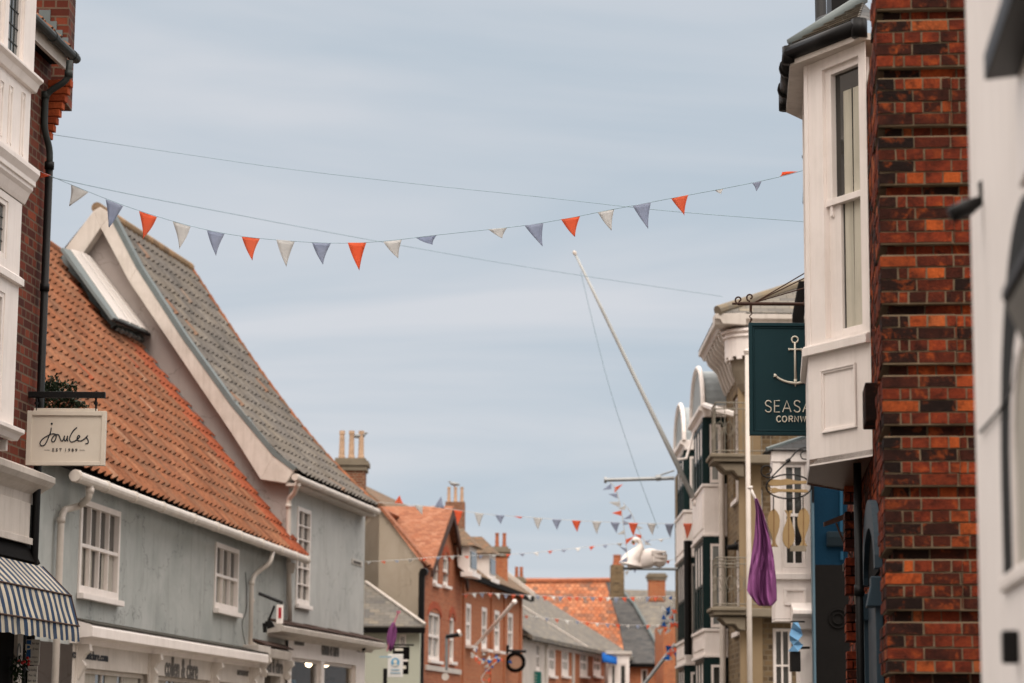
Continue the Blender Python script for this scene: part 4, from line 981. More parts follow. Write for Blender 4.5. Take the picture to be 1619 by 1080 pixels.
# ---- arched doorway and details on the street side below
m_=lambda x,y,t=0:FM.at(x,y,t)
sa_,sb_=m_(1385,1000)[0],m_(1365,1000)[0]; zsp=m_(1383,922)[1]; zar=m_(1372,790)[1]
print('door s',sa_,sb_,zsp,zar)
ds=MB(); pw=.16
ds_l=[]
for s in (sa_,sb_-pw): ds=MB(); ds_l.append(ds); ds.box(FM,s,s+pw,-.05,.0,0,zsp)
ca_l=[]
for s in (sa_,sb_-pw):
    ca=MB(); ca_l.append(ca); ca.prof(FM,s-.04,s+pw+.04,[(-.05,zsp-.16),(.06,zsp-.16),(.03,zsp-.02),(.03,zsp+.04),(-.05,zsp+.04)])
mid=(sa_+sb_)/2; R=(sb_-sa_)/2; H=zar-zsp-.1
ri=MB(); prev=None; NA=20
for k in range(NA+1):
    a=math.pi*k/NA; o1=(mid-R*math.cos(a),zsp+.1+H*math.sin(a)); i1=(mid-(R-.2)*math.cos(a),zsp+.1+(H-.2)*math.sin(a))
    if prev:
        q4=[FM.w(prev[0][0],.0,prev[0][1]),FM.w(o1[0],.0,o1[1]),FM.w(i1[0],.0,i1[1]),FM.w(prev[1][0],.0,prev[1][1])]; ri.prism(q4,[p-FM.n*.05 for p in q4])
    prev=(o1,i1)
dr=ri.build('door_arch',M['slateblue'],T); [x.build('pilaster',M['slateblue'],dr,bevel=.006) for x in ds_l]; [x.build('capital',M['slateblue'],dr,bevel=.008) for x in ca_l]
dm=MB(); dm.box(FM,sa_+pw,sb_-pw,-.052,-.03,0,zsp+.05); dm.build('door_panel',paint('dark_blue_door',(38,54,66),.5,.2),dr)
fm=[FM.w(mid-(R-.19)*math.cos(math.pi*k/NA),-.035,zsp+.1+(H-.19)*math.sin(math.pi*k/NA)) for k in range(NA+1)]
MB().prism(fm,[p-FM.n*.02 for p in fm]).build('fanlight',M['blackmat'],dr)
pb_=FM.w(m_(1358,900,.04)[0],.04,0); pipe(T,[Vector((pb_.x,pb_.y,m_(1350,765)[1]+.3)),Vector((pb_.x,pb_.y,0))],.03,'black',[Vector((pb_.x,pb_.y,m_(1350,960)[1]))])
# far quoin strip
fq=MB(); s0=FM.at(1337,900,.085)[0]; print('far quoin s',s0)
for k in range(kmin,kmax-20):
    ph=k%5; zc0=zr1+(k-.5)*bh
    o=.0 if ph==0 else .085
    L1=.5 if (k//5)%2 else .34
    fq.mi=1 if random.random()<.25 else 0
    for a,b in (((-.06,.03),(.04,.14)) if k%2 else ((-.06,.14),)):
        b2=min(b,o+.0)
        if b2>a+.02: fq.box(FM,s0,s0+.1,a,b2,zc0+J/2,zc0+bh-J/2)
    fq.box(FM,s0+.11,s0+L1,-.06,o,zc0+J/2,zc0+bh-J/2)
fq.build('quoin_strip',[M['qbrick'],M['qsoot']],T,bevel=.004)
MB().box(FM,s0+.01,s0+.5,-.2,-.0,0,zB1-1.5).build('quoin_mortar',M['mortar'],T)
# string course bracket at left of the front quoins
MB().box(FM,sK+1.15,sK+1.6,-.05,.06,m_(1375,690)[1],m_(1375,628)[1]).build('brick_corbel',M['qsoot'],T,bevel=.008)
# ---- rusty sign arm
Yr=22.3
t=thing('sign_arm','empty rusty iron sign arm with a diagonal stay on brick wall below the oriel','bracket',P(1350,850,Yr))
a=P(1303,829,Yr); b=P(1356,809,Yr); MB().prism([a+Vector((0,0,-.02)),b+Vector((0,0,-.03)),b+Vector((0,0,.03)),a+Vector((0,0,.02))],[a+Vector((0,.05,-.02)),b+Vector((0,.05,-.03)),b+Vector((0,.05,.03)),a+Vector((0,.05,.02))]).build('arm',M['rust'],t)
MB().tube([P(1322,827,Yr),P(1330,848,Yr),P(1338,866,Yr),P(1352,892,Yr)],.009,6).tube([P(1330,848,Yr),P(1346,856,Yr)],.006,6).build('stay',M['rust'],t)
a=P(1334,899,Yr); MB().box(WF,a.x,a.x+.13,-Yr-.1,-Yr,a.z-.02,a.z+.05).build('wall_plate',M['black'],t,bevel=.006)
# ------------------------------------------------------------------ anchor sign
Ys=21.5
T=thing('anchor_sign','dark teal hanging sign with a white anchor and capitals on black scroll bracket','hanging sign',P(1232,690,Ys))
a=P(1184,510.5,Ys); b=P(1332,689,Ys); x0,x1,z0,z1=a.x,b.x,b.z,a.z
MB().box(WF,x0,x1,-Ys-.045,-Ys-.002,z0,z1).build('sign_board',M['signteal'],T)
fr=MB()
for tt,wd_,in_ in ((.016,.03,0),(.006,.012,.036)):
    fr.box(WF,x0+in_,x1-in_,-Ys,-Ys+tt,z1-in_-wd_,z1-in_).box(WF,x0+in_,x1-in_,-Ys,-Ys+tt,z0+in_,z0+in_+wd_).box(WF,x0+in_,x0+in_+wd_,-Ys,-Ys+tt,z0+in_+wd_,z1-in_-wd_).box(WF,x1-in_-wd_,x1-in_,-Ys,-Ys+tt,z0+in_+wd_,z1-in_-wd_)
fr.build('sign_frame',M['signteal'],T,bevel=.003)
def sp2(x,y): p=P(x,y,Ys-.004); return p
an=MB(); cx=1257
rg=[sp2(cx-.3+5*math.cos(k*math.pi/8),537+5*math.sin(k*math.pi/8)) for k in range(17)]; an.tube(rg,.0075,6)
an.tube([sp2(cx-.3,541),sp2(cx,560),sp2(cx+.6,604)],[.008,.0095,.0125],8)
an.tube([sp2(cx-9,552.5),sp2(cx+9,552.5)],.008,8); 
for s in (-9.6,9.6): an.tube([sp2(cx+s-1,552.5),sp2(cx+s+1,552.5)],.0125,8)
for sgn in (-1,1):
    arc=smooth_path([sp2(cx+.6+sgn*x,y) for x,y in ((0,606),(10,604.6),(20,601.5),(28,597),(32,592.5))],5); an.tube(arc,[.012]*6+[.010]*(len(arc)-6),8)
    an.tube([sp2(cx+sgn*31,596),sp2(cx+sgn*32.4,591)],[.02,.006],8)
an.tube([sp2(cx+.6,600),sp2(cx+.6,611)],[.016,.004],8)
an.build('anchor_emblem',M['ivory'],T,smooth=True)
# capital letters from single strokes
GL={'S':[[(.95,.84),(.7,.98),(.3,.98),(.08,.8),(.2,.6),(.5,.51),(.82,.4),(.94,.2),(.72,.02),(.3,.02),(.04,.18)]],
'E':[[(.9,1),(.1,1),(.1,0),(.9,0)],[(.1,.52),(.8,.52)]],'A':[[(0,0),(.5,1),(1,0)],[(.17,.32),(.83,.32)]],'L':[[(.1,1),(.1,0),(.85,0)]],'T':[[(0,1),(1,1)],[(.5,1),(.5,0)]],
'C':[[(.95,.82),(.7,.98),(.35,.96),(.08,.7),(.06,.35),(.3,.04),(.68,.02),(.95,.2)]],'O':[[(.5,1),(.15,.86),(0,.5),(.15,.14),(.5,0),(.85,.14),(1,.5),(.85,.86),(.5,1)]],
'R':[[(.1,0),(.1,1),(.6,1),(.88,.88),(.88,.62),(.6,.5),(.1,.5)],[(.5,.5),(.92,0)]],'N':[[(.08,0),(.08,1),(.92,0),(.92,1)]],'W':[[(0,1),(.25,0),(.5,.9),(.75,0),(1,1)]]}
def strokes(par,txt,xs,yb,h,w,r,mat='ivory',name='lettering'):
    for ch,x in zip(txt,xs):
        mb=MB()
        for st in GL[ch]:
            pts=[sp2(x+px*w*(1.25 if ch in 'WA' else 1),yb-py*h) for px,py in st]
            if ch in 'SCO': pts=smooth_path(pts,4)
            mb.tube(pts,r,6)
        mb.build('letter',M[mat],par)
strokes(T,'SEASALT',[1209.5,1223.5,1237.5,1255,1269.5,1287,1299],651.5,18,10.5,.0055)
strokes(T,'CORNWALL',[1227.8,1237,1247,1256,1265.5,1277.5,1288,1296],667,9,6.8,.0058)
xw=FM.w(Ys+.2,-.0,0).x
br=MB(); a=P(1150,480,Ys+.02); zb_=a.z; br.tube([Vector((P(1167,480,Ys).x,Ys+.02,zb_)),Vector((3.02,Ys+.02,zb_))],.016,8)
br.tube([Vector((P(1165,480,Ys).x-.04,Ys+.02,zb_)),Vector((P(1170,480,Ys).x,Ys+.02,zb_))],.01,6)
for cx_,cy_,rr in ((1168,474,6.5),(1186,470,6.5)):
    sc_=[]
    for k in range(22):
        a_=-1.57+k*.3*(1 if cx_>1180 else 1); r_=rr*(1-k/30); sc_.append(P(cx_+r_*math.cos(a_+3.14),cy_-r_*math.sin(a_),Ys+.02))
    br.tube(sc_,.0075,6)
for y in (425,434,452): br.tube([P(1194,478,Ys+.02),P(1284,y,Ys+.02)],.0058,5)
br.tube([P(1270,479,Ys+.02),P(1279,466,Ys+.02)],.006,5)
br.build('scroll_bracket',M['rust'],T)
hk=MB()
for x in (1187,1318):
    hk.tube([P(x,482,Ys+.02),P(x,493,Ys+.02)],.012,8); hk.tube([P(x+5*math.sin(k*.7),493+k*1.6,Ys+.02) if 0 else P(x+2.2*math.sin(k*1.1),493+k*1.7,Ys+.02) for k in range(11)],.005,5); hk.tube([P(x,504,Ys+.02),P(x,512,Ys+.02)],.006,5)
hk.build('sign_hook',M['rust'],T)
# ------------------------------------------------------------------ near white wall at the right edge
FWt=Frame(.75,0,.1065,1,-1); sW=FWt.at(1539,540)[0]; print('white wall end',sW,FWt.w(sW,0,0))
T=thing('white_rendered_house','white rendered house front with black hood mould and arched window, cut by the right edge','house',FWt.w(sW-1,-1,0))
g=lambda x,y,t=0:FWt.at(x,y,t)
zt=FWt.at(1539,-200)[1]
sa,za=g(1590,912); sTop,zTop_=g(1619,600)
w=MB(); wall(w,FWt,sW-5,sW,0,zt); w.poly([FWt.w(sW,0,0),FWt.w(sW,-4,0),FWt.w(sW,-4,zt),FWt.w(sW,0,zt)]); w.build('wall',paint('white_rough_render',(234,226,221),.7,.2,(160,150,142),nscale=3,streak=.2,bump=.4),T)
# arched window: dark surround then white inner
s_r=sa; Rw=.8; sc=s_r-Rw; zsp=za; 
def arch(mb,Ro,Ri,h0,t0,t1,Ho,Hi,sc=sc,zs=None):
    zs = zs if zs is not None else zspr
    pts=[]; m=18; prev=None
    for k in range(m+1):
        a=math.pi*k/m; o1=(sc+Ro*math.cos(a),zs+Ho*math.sin(a)); i1=(sc+Ri*math.cos(a),zs+Hi*math.sin(a))
        if prev:
            q4=[FWt.w(prev[0][0],t1,prev[0][1]),FWt.w(o1[0],t1,o1[1]),FWt.w(i1[0],t1,i1[1]),FWt.w(prev[1][0],t1,prev[1][1])]; mb.prism(q4,[p-FWt.n*(t1-t0) for p in q4])
        prev=(o1,i1)
    for sg in (-1,1): mb.box(FWt,sc+sg*Ri,sc+sg*Ro,t0,t1,h0,zs)
zspr=g(1592,760)[1]; print('arch',sc,zspr,za)
a_=MB(); arch(a_,Rw,Rw-.36,za,-.02,.006,.75,.42); ao=a_.build('window_surround',paint('dark_grey_paint',(38,38,37),.7,.3,spec=.1),T)
a_=MB(); arch(a_,Rw-.36,Rw-.46,za,-.02,.012,.42,.33); a_.build('window_frame',M['white'],ao)
MB().box(FWt,sc-Rw-.05,sc+Rw+.03,0,.02,za-.05,za-.0).build('window_sill',M['white'],ao,bevel=.01)
gl=[FWt.w(sc+(Rw-.44)*math.cos(math.pi*k/18),.003,zspr+.33*math.sin(math.pi*k/18)) for k in range(19)]+[FWt.w(sc-Rw+.44,.003,za),FWt.w(sc+Rw-.44,.003,za)]
MB().poly(gl).build('pane',M['curtain'],ao)
s1,z1=g(1556,112,.1); MB().prof(FWt,sW-5,s1,[(0,z1-.02),(.1,z1-.03),(.1,z1+.05),(0,z1+.09)]).build('hood_mould',M['black'],T,bevel=.004)
s2,z2=g(1584,476,.1); MB().prof(FWt,sW-5,s2,[(0,z2-.02),(.1,z2-.0),(.1,z2+.03),(0,z2+.06)]).build('cornice',M['black'],T,bevel=.004)
MB().prof(FWt,sW-5,s2-.02,[(0,z2-.12),(.05,z2-.12),(.09,z2-.02),(0,z2-.021)]).build('cornice_underside',paint('grey_moulding',(120,116,110),.6,.3),T)
cb=MB(); cb.tube([FWt.w(*([g(x,y,.01)[0],.01,g(x,y,.01)[1]])) for x,y in ((1549,684),(1575,655),(1600,622),(1606,590),(1606,560))],.005,6)
cb.build('wall_cable',M['gutgrey'],T)
s,z=g(1594,1050,.03); MB().box(FWt,s-.05,s,.0,.05,z,z+.1).build('wall_vent',M['black'],T,bevel=.008)
pn=MB(); s,z=g(1606,150,.02)
pn.box(FWt,s-1.2,s,0,.02,g(1606,330)[1],z1-.1); pn.build('raised_panel',M['white'],T,bevel=.006)
Yb=FWt.w(sW-.5,0,0).y-.0
t=thing('wall_bracket','small dark grey forked metal bracket sticking out of the near white wall','bracket',P(1552,312,Yb))
b_=MB(); b_.tube([P(1503,341,Yb),P(1530,328,Yb),P(1552,316,Yb)],[.028,.03,.016],8); b_.build('arm',M['black'],t,smooth=True)
b_=MB().tube([P(1553,316,Yb),P(1551,290,Yb),P(1560,284,Yb),P(1574,284,Yb)],.011,6).tube([P(1551,296,Yb),P(1560,300,Yb),P(1574,307,Yb)],.011,6).tube([P(1553,314,Yb),P(1566,334,Yb),P(1576,352,Yb)],.012,6); b_.build('fork',M['black'],t)

# ================================================================== K: blue and black shop end
YK=36.5
T=thing('blue_black_shop','shop end wall painted bright blue above and gloss black below, behind the oriel','shop',P(1310,1150,YK))
a=P(1288,893,YK); b=P(1360,700,YK); bx=MB().box(WF,a.x,a.x+3,-YK-.38,-YK,0,a.z); bx.build('black_wall',M['blackwall'],T)
zk1=P(1280,700,YK).z; MB().box(WF,a.x+.0,a.x+3,-YK-.38,-YK+.0,a.z,zk1).build('blue_wall',M['bluewall'],T)
MB().box(WF,a.x-.03,a.x-.001,-YK-.2,-YK+.02,0,b.z).build('corner_board',M['c_sky'] if 0 else paint('pale_blue_board',(86,112,126),.6,.3),T)
p=P(1306,842,YK); q=P(1345,872,YK)
MB().prof(Frame(p.x+.0,YK-.02,1,0,1),0,q.x-p.x,[(0,p.z-.22),(.06,p.z-.2),(.16,p.z-.08),(.2,p.z),(0,p.z)]).build('shelf_cornice',M['slateblue'],T,bevel=.008)
MB().tube([P(1330,760,YK-.05),P(1330,842,YK-.05)],.025,8).tube([P(1331,872,YK-.05),P(1331,885,YK-.05)],.025,8).build('conduit',paint('blue_conduit',(20,70,96),.5,.3),T)
c=P(1325,978,YK-.02); tr_=MB()
for r in (.14,.08): tr_.tube([c+Vector((r*math.cos(k*.4),0,r*math.sin(k*.4))) for k in range(17)],.012,6)
tr_.build('round_vent',M['blackwall'],T)
zk2=P(1276,340,YK).z; kp=[Vector((a.x,YK,zk1)),Vector((a.x+3,YK,zk1)),Vector((a.x+3,YK,zk2+.9)),Vector((a.x+.5,YK,zk2+.9)),Vector((a.x,YK,zk2))]; MB().prism(kp,[p+Vector((0,.38,0)) for p in kp]).build('upper_wall',paint('pale_blue_render',(150,166,176),.7,.3),T)
MB().tube([P(1273,246,YK),P(1272,300,YK),P(1271,322,YK)],.02,6).tube([P(1273,246,YK),P(1273,250,YK)],.05,8).build('flue',M['black'],T)
MB().tube([P(1272,447,YK-1.2),P(1270,455,YK-1.2),P(1262,500,YK-1.2),P(1262,530,YK-1.2)],.09,10).build('vent_pipe',M['blackmat'],T)
# ------------------------------------------------------------------ fish sign
Yf=36.3
T=thing('fish_restaurant_sign','hanging oval sign of carved knife and fork with three cut-out wooden fish below','hanging sign',P(1244,870,Yf))
def fp(x,y,dy=0): return P(x,y,Yf+dy)
def cr2(cx,cy): return (1180+cx/6,700+cy/6)
ir=MB(); ov=[fp(*cr2(403+215*math.cos(k*math.pi/16),416+115*math.sin(k*math.pi/16))) for k in range(33)]; ir.tube(ov,.012,6)
ir.tube(smooth_path([fp(*cr2(*c)) for c in ((238,330),(320,245),(400,170),(460,100),(510,60),(560,48),(600,60),(632,110))],5),.011,6)
ir.tube(smooth_path([fp(*cr2(*c)) for c in ((572,158),(530,150),(515,115),(535,85),(575,78),(610,85))],5),.009,6)
ir.tube(smooth_path([fp(*cr2(*c)) for c in ((190,302),(225,290),(238,255),(215,222),(170,222),(140,258),(150,305),(200,330),(240,325))],5),.01,6)
ir.tube([fp(*cr2(380,180)),fp(*cr2(415,160))],.03,8); ir.tube([fp(*cr2(632,330)),fp(*cr2(632,570))],.018,6); ir.tube([fp(*cr2(618,416)),fp(*cr2(632,416))],.012,6)
ir.build('iron_frame',M['black'],T)
def cut(pts,th,name,dy=.0,mat='wood'):
    q=[fp(*cr2(*c),dy) for c in pts]; return MB().prism(q,[p+Vector((0,th,0)) for p in q]).build(name,M[mat],T,bevel=.004)
cut([(205,372),(215,352),(250,346),(330,350),(380,342),(440,350),(480,362),(540,360),(585,358),(590,378),(560,390),(500,390),(450,392),(400,398),(350,405),(280,410),(230,408),(212,395)],.04,'carved_knife')
cut([(205,426),(250,430),(270,424),(310,438),(400,440),(480,442),(570,444),(590,458),(580,472),(500,470),(400,466),(310,466),(270,478),(210,476),(207,468),(240,466),(240,458),(207,456),(207,446),(240,446),(240,438),(207,436)],.04,'carved_fork')
fish=lambda dx,dy,fl: [((x if fl>0 else 2*262-x)+dx, y+dy) for x,y in [(262,622),(290,650),(312,690),(320,740),(315,800),(300,850),(285,890),(276,925),(282,955),(305,990),(262,985),(222,992),(245,955),(250,920),(235,870),(215,820),(203,760),(205,700),(225,655)]]
for k,(pts) in enumerate((fish(0,0,1), [(x if 1 else x, 1640-y-10) for x,y in fish(140,-0,1)], fish(280,-10,-1))):
    f=cut(pts,.035,'wooden_fish')
fk=MB()
for x,y0,y1 in ((258,512,640),(398,528,655),(538,512,632)): fk.tube([fp(*cr2(x,y0)),fp(*cr2(x,y1),-.012)],.009,6)
fk.build('hanging_wire',M['black'],T)
ge=MB()
for x,y0,y1 in ((262,640,980),(402,660,1000),(542,632,970)): ge.tube([fp(*cr2(x,y0),-.003),fp(*cr2(x,y1),-.003)],.005,5)
ge.build('fish_spine',paint('brown_stain',(120,84,50),.7,.3),T)
a=fp(*cr2(415,975)); b=fp(*cr2(570,1030)); MB().box(WF,a.x,b.x,-Yf-.04,-Yf,b.z,a.z).build('small_panel',M['stone'],T)
# ================================================================== J: white oriel house
YJ=37
T=thing('white_oriel_house','narrow white painted house front with slate-capped oriel beyond the fish sign','house',P(1260,1150,YJ))
xa,xb=P(1224,800,YJ).x,P(1287,800,YJ).x+.6; zA_=P(1224,712,YJ).z; zB_=P(1224,912,YJ).z; zC_=P(1224,978,YJ).z
wx0,wx1=P(1238,800,YJ).x,P(1273,800,YJ).x; wz1,wz0=P(1240,733,YJ).z,P(1240,897,YJ).z
FJ=Frame(0,YJ,1,0,1)
w=MB(); wall(w,FJ,xa,xb,zC_,zA_,[(wx0,wx1,wz0,wz1)],.1); w.poly([FJ.w(xa,0,zC_),FJ.w(xa,0,zA_),FJ.w(xa,-.5,zA_),FJ.w(xa,-.5,zC_)]); w.box(FJ,xa,xb,-.5,-.0,zC_-.04,zC_-.005); oj=w.build('oriel',M['white'],T)
mo=MB(); mo.box(FJ,xa-.06,xb,0,.06,zB_-.04,zB_+.05); mo.box(FJ,xa-.04,xb,0,.04,zA_-.18,zA_-.02).box(FJ,xa-.02,xa+.1,0,.02,zB_+.05,zA_-.18).box(FJ,xb-.6,xb-.5,0,.02,zB_+.05,zA_-.18); mo.build('moulding',M['white'],oj,bevel=.006)
px0,px1=P(1240,0,YJ).x,P(1274,0,YJ).x; pz1,pz0=P(1240,930,YJ).z,P(1240,957,YJ).z
pm=MB()
for a,b,c,d in ((wx0+.0,wx1,pz1-.04,pz1),(wx0,wx1,pz0,pz0+.04),(wx0,wx0+.04,pz0+.04,pz1-.04),(wx1-.04,wx1,pz0+.04,pz1-.04)): pm.box(FJ,a,b,0,.03,c,d)
pm.build('panel_moulding',M['white'],oj,bevel=.004)
window(FJ,oj,wx0,wx1,wz0,wz1,2,(.5,),-.02,.05,.03,sill=0,d=.07,name='sash_window')
rr=MB(); e=[FJ.w(xa-.12,.1,zA_),FJ.w(xb,.1,zA_),FJ.w(xb,-.6,zA_),FJ.w(xa-.12,-.6,zA_)]; r0,r1=FJ.w(xa+.75,-.35,zA_+.33),FJ.w(xb,-.35,zA_+.33)
rr.poly([e[0],e[1],r1,r0]); rr.poly([e[0],r0,FJ.w(xa+.75,-.6,zA_+.33),e[3]]); rr.poly([e[0],e[3],e[2],e[1]]); rr.build('oriel_roof',M['slateD'],oj)
MB().tube([e[0],r0],.035,6).build('lead_hip',M['lead'],oj)
xc=P(1264,1000,YJ).x; MB().box(FJ,xc,xb+1.5,-.5,-.0,0,zC_-.05).box(FJ,xa+.5,xb+1.5,-.62,-.5,0,zA_+.1).build('wall',M['white'],T)
zq=P(1252,968,YJ).z; MB().prof(FJ,P(1250,968,YJ).x,xb+.3,[(0,zq-.28),(.12,zq-.26),(.2,zq-.1),(.32,zq-.04),(.32,zq+.02),(0,zq+.15)]).build('door_cornice',M['white'],T,bevel=.01)
# blue banner and lantern hanging under it
t=thing('blue_banner','folded light blue cloth banner hanging under the white cornice below the oriel','banner',P(1256,1030,YJ-.5))
b_=MB(); rowsb=[(984,1254,1262),(994,1251,1266),(1004,1248,1269),(1013,1249,1262),(1020,1254,1270),(1030,1246,1262)]
for k in range(5):
    y0,l0,r0_=rowsb[k]; y1,l1,r1_=rowsb[k+1]; dz0=.06*(k%2); dz1=.06*((k+1)%2)
    b_.poly([P(l0,y0,YJ-.5+dz0),P(r0_,y0,YJ-.5-dz0),P(r1_,y1,YJ-.5-dz1),P(l1,y1,YJ-.5+dz1)])
b_.build('cloth',M['c_sky'],t,solid=.006)
MB().tube([P(1250,983,YJ-.5),P(1272,983,YJ-.4)],.012,6).build('rod',M['black'],t)
c=P(1257,1046,YJ-.4); t=thing('black_lantern','small black lantern box beside the white door post','lantern',c)
MB().prism([c+Vector((x*.075,y*.09,.15)) for x,y in ((-1,-1),(1,-1),(1,1),(-1,1))],[c+Vector((x*.075,y*.09,-.15)) for x,y in ((-1,-1),(1,-1),(1,1),(-1,1))]).build('lantern_body',M['black'],t,bevel=.01)
MB().tube([c+Vector((0,0,.14)),c+Vector((0,0,.2)),c+Vector((.25,.3,.22))],.02,6).build('lantern_arm',M['black'],t)
# ------------------------------------------------------------------ purple flag
Yg=36.1
T=thing('purple_flag','limp purple flag on a short white pole leaning out beside the oriel','flag',P(1205,950,Yg))
MB().tube([P(1186,771,Yg),P(1192,784,Yg),P(1224,858,Yg+.5)],.022,8).tube([P(1185.5,769,Yg),P(1186.5,772.5,Yg)],.04,8).build('flag_pole',M['white'],T,smooth=True)
fl=MB(); rowsf=[(788,1193,1197),(812,1195,1207),(845,1193,1216),(880,1188,1223),(915,1183,1227),(935,1181,1228),(948,1190,1228)]; nC=36; nR=34
def rowat(v):
    y=rowsf[0][0]+(rowsf[-1][0]-rowsf[0][0])*v
    for a,b in zip(rowsf,rowsf[1:]):
        if y<=b[0]+1e-6: f=(y-a[0])/(b[0]-a[0]); return y,a[1]+(b[1]-a[1])*f,a[2]+(b[2]-a[2])*f
    return y,rowsf[-1][1],rowsf[-1][2]
for j in range(nR+1):
    y,l,r=rowat(j/nR)
    for i in range(nC+1):
        u=i/nC; fold=.16*math.sin(u*11+j*.09)*(0.25+.75*j/nR)+.05*math.sin(u*27+j*.16+2*math.sin(j*.3))+.02*math.sin(u*47-j*.3)
        yy=y+ (8*math.sin(u*3.1)*(j/nR)**3) - (10*(1-abs(2*u-1.1)) * -(j/nR)**4)
        fl.v.append(tuple(P(l+(r-l)*u, min(yy,y+10), Yg+fold)))
for j in range(nR):
    for i in range(nC): a=j*(nC+1)+i; fl.f.append((a,a+1,a+nC+2,a+nC+1)); fl.m.append(0)
fl.build('flag_cloth',M['purple'],T,smooth=True,solid=.004)
# white flagpole / mast
a=P(1185,1000,44.2)
t=thing('white_flagpole','tall slim white vertical pole standing before the cream brick hotel corner','pole',Vector((a.x,44.2,0)))
MB().tube([Vector((a.x,44.2,0)),Vector((a.x,44.2,4)),Vector((a.x,44.2,P(1185,560,44.2).z))],[.052,.048,.04],10).build('mast',M['pipewhite'],t,smooth=True)
cz=P(1185,560,44.2).z; MB().tube([Vector((a.x,44.2,cz)),Vector((a.x,44.2,cz+.06)),Vector((a.x,44.2,cz+.1))],[.05,.07,.02],10).build('finial',M['pipewhite'],t)

# ================================================================== H: cream brick hotel with green bays
FH=Frame(4.42,0,.001,1,-1)
T=thing('cream_brick_hotel','cream brick hotel with dark green bay windows, bracketed white eaves and iron balconies','hotel',Vector((5.5,50,0)))
YH=46; XH=4.42
ze=FH.at(1145,482,.55)[1]; print('hotel eave',ze, FH.at(1145,482,.55),FH.at(1105,550,.55))
FHs=Frame(0,YH,1,0,1)   # wall facing the camera, s = X
zG0=P(1222,993,YH).z
w=MB(); wxa,wxb=P(1222,1030,YH).x,P(1252,1030,YH).x
wall(w,FHs,XH,XH+6,0,ze,[(wxa,wxb,.9,zG0),(P(1194,780,YH).x,P(1206,780,YH).x,P(1200,872,YH).z,P(1200,772,YH).z)],.15)
wall(w,FH,YH,50,0,ze,[(47.2,48.4,6.2,8.3),(47.2,48.4,3.6,5.4)],.15); w.poly([FH.w(50,0,0),FH.w(50,-6,0),FH.w(50,-6,ze),FH.w(50,0,ze)])
wall(w,FH,50.0,66,0,8.55); w.poly([FH.w(66,0,0),FH.w(66,-6,0),FH.w(66,-6,8.55),FH.w(66,0,8.55)]); w.poly([FH.w(50,0,8.55),FH.w(66,0,8.55),FH.w(66,-6,8.55),FH.w(50,-6,8.55)])
w.build('wall',M['brickH'],T)
window(FHs,T,wxa,wxb,.9,zG0,2,(.25,.5,.75),-.03,.06,.035,sill=.08,d=.1)
window(FHs,T,P(1194,780,YH).x,P(1206,780,YH).x,P(1200,872,YH).z,P(1200,772,YH).z,1,(.5,),-.05,.05,.03,sill=.06,d=.1)
for a,b in ((6.2,8.3),(3.6,5.4)): window(FH,T,47.2,48.4,a,b,2,(.5,),-.05,.06,.035,sill=.06,d=.1)
# pilaster, string courses
pl=MB(); pl.box(FH,YH-.04,YH+.6,.0,.07,0,ze-.9); pl.box(FHs,XH-.07,XH+.35,.0,.04,0,ze-.9); pl.build('pilaster',paint('cream_stone_pilaster',(146,126,98),.85,.4,(120,100,74),nscale=4),T)
# eaves
ev=MB(); O_=.55
ev.prof(FH,YH-O_,50.2,[(0,ze-.12),(O_-.1,ze-.1),(O_-.06,ze-.02),(O_,ze),(O_,ze+.1),(0,ze+.12)])
ev.prof(FHs,XH-O_+.0,XH+6,[(0,ze-.12),(O_-.1,ze-.1),(O_-.06,ze-.02),(O_-.003,ze),(O_-.003,ze+.098),(0,ze+.118)])
ev.build('eaves_cornice',M['cream'],T,bevel=.012)
bb=MB()
def console(F,s,par):
    bb=MB(); bb.prof(F,s-.05,s+.05,[(0,ze-.9),(.05,ze-.92),(.12,ze-.75),(.22,ze-.45),(.4,ze-.28),(.46,ze-.125),(0,ze-.125)]); bb.build('eaves_bracket',M['cream'],T,bevel=.01)
for k in range(8): console(FH,YH+.1+k*.5,0)
for k in range(4): console(FHs,XH+.3+k*.6,0)
dc=MB(); c=Vector((XH+.18,YH+.02,0)); nS=28
for i in range(nS):
    a0=2*math.pi*i/nS; a1=2*math.pi*(i+1)/nS; r=.5
    p0=c+Vector((math.cos(a0)*r,math.sin(a0)*r,0)); p1=c+Vector((math.cos(a1)*r,math.sin(a1)*r,0)); z1_=ze-.15; z0_=ze-.75+(.06 if i%2 else 0)
    i0_=c+Vector((math.cos(a0)*(r-.05),math.sin(a0)*(r-.05),0)); i1_=c+Vector((math.cos(a1)*(r-.05),math.sin(a1)*(r-.05),0))
    dc.prism([p0+Vector((0,0,z0_)),p1+Vector((0,0,z0_)),p1+Vector((0,0,z1_)),p0+Vector((0,0,z1_))],[i0_+Vector((0,0,z0_)),i1_+Vector((0,0,z0_)),i1_+Vector((0,0,z1_)),i0_+Vector((0,0,z1_))])
for z,r in ((ze-.3,.52),(ze-.2,.54)): dc.tube([c+Vector((math.cos(k*.4)*r,math.sin(k*.4)*r,z)) for k in range(17)],.03,6)
dc.build('scalloped_valance',M['white'],T)
MB().tube([c+Vector((0,0,ze-1.35)),c+Vector((0,0,ze-1.2)),c+Vector((0,0,ze-.95)),c+Vector((0,0,ze-.55))],[.2,.28,.36,.42],16).build('corner_capital',M['stone'],T)
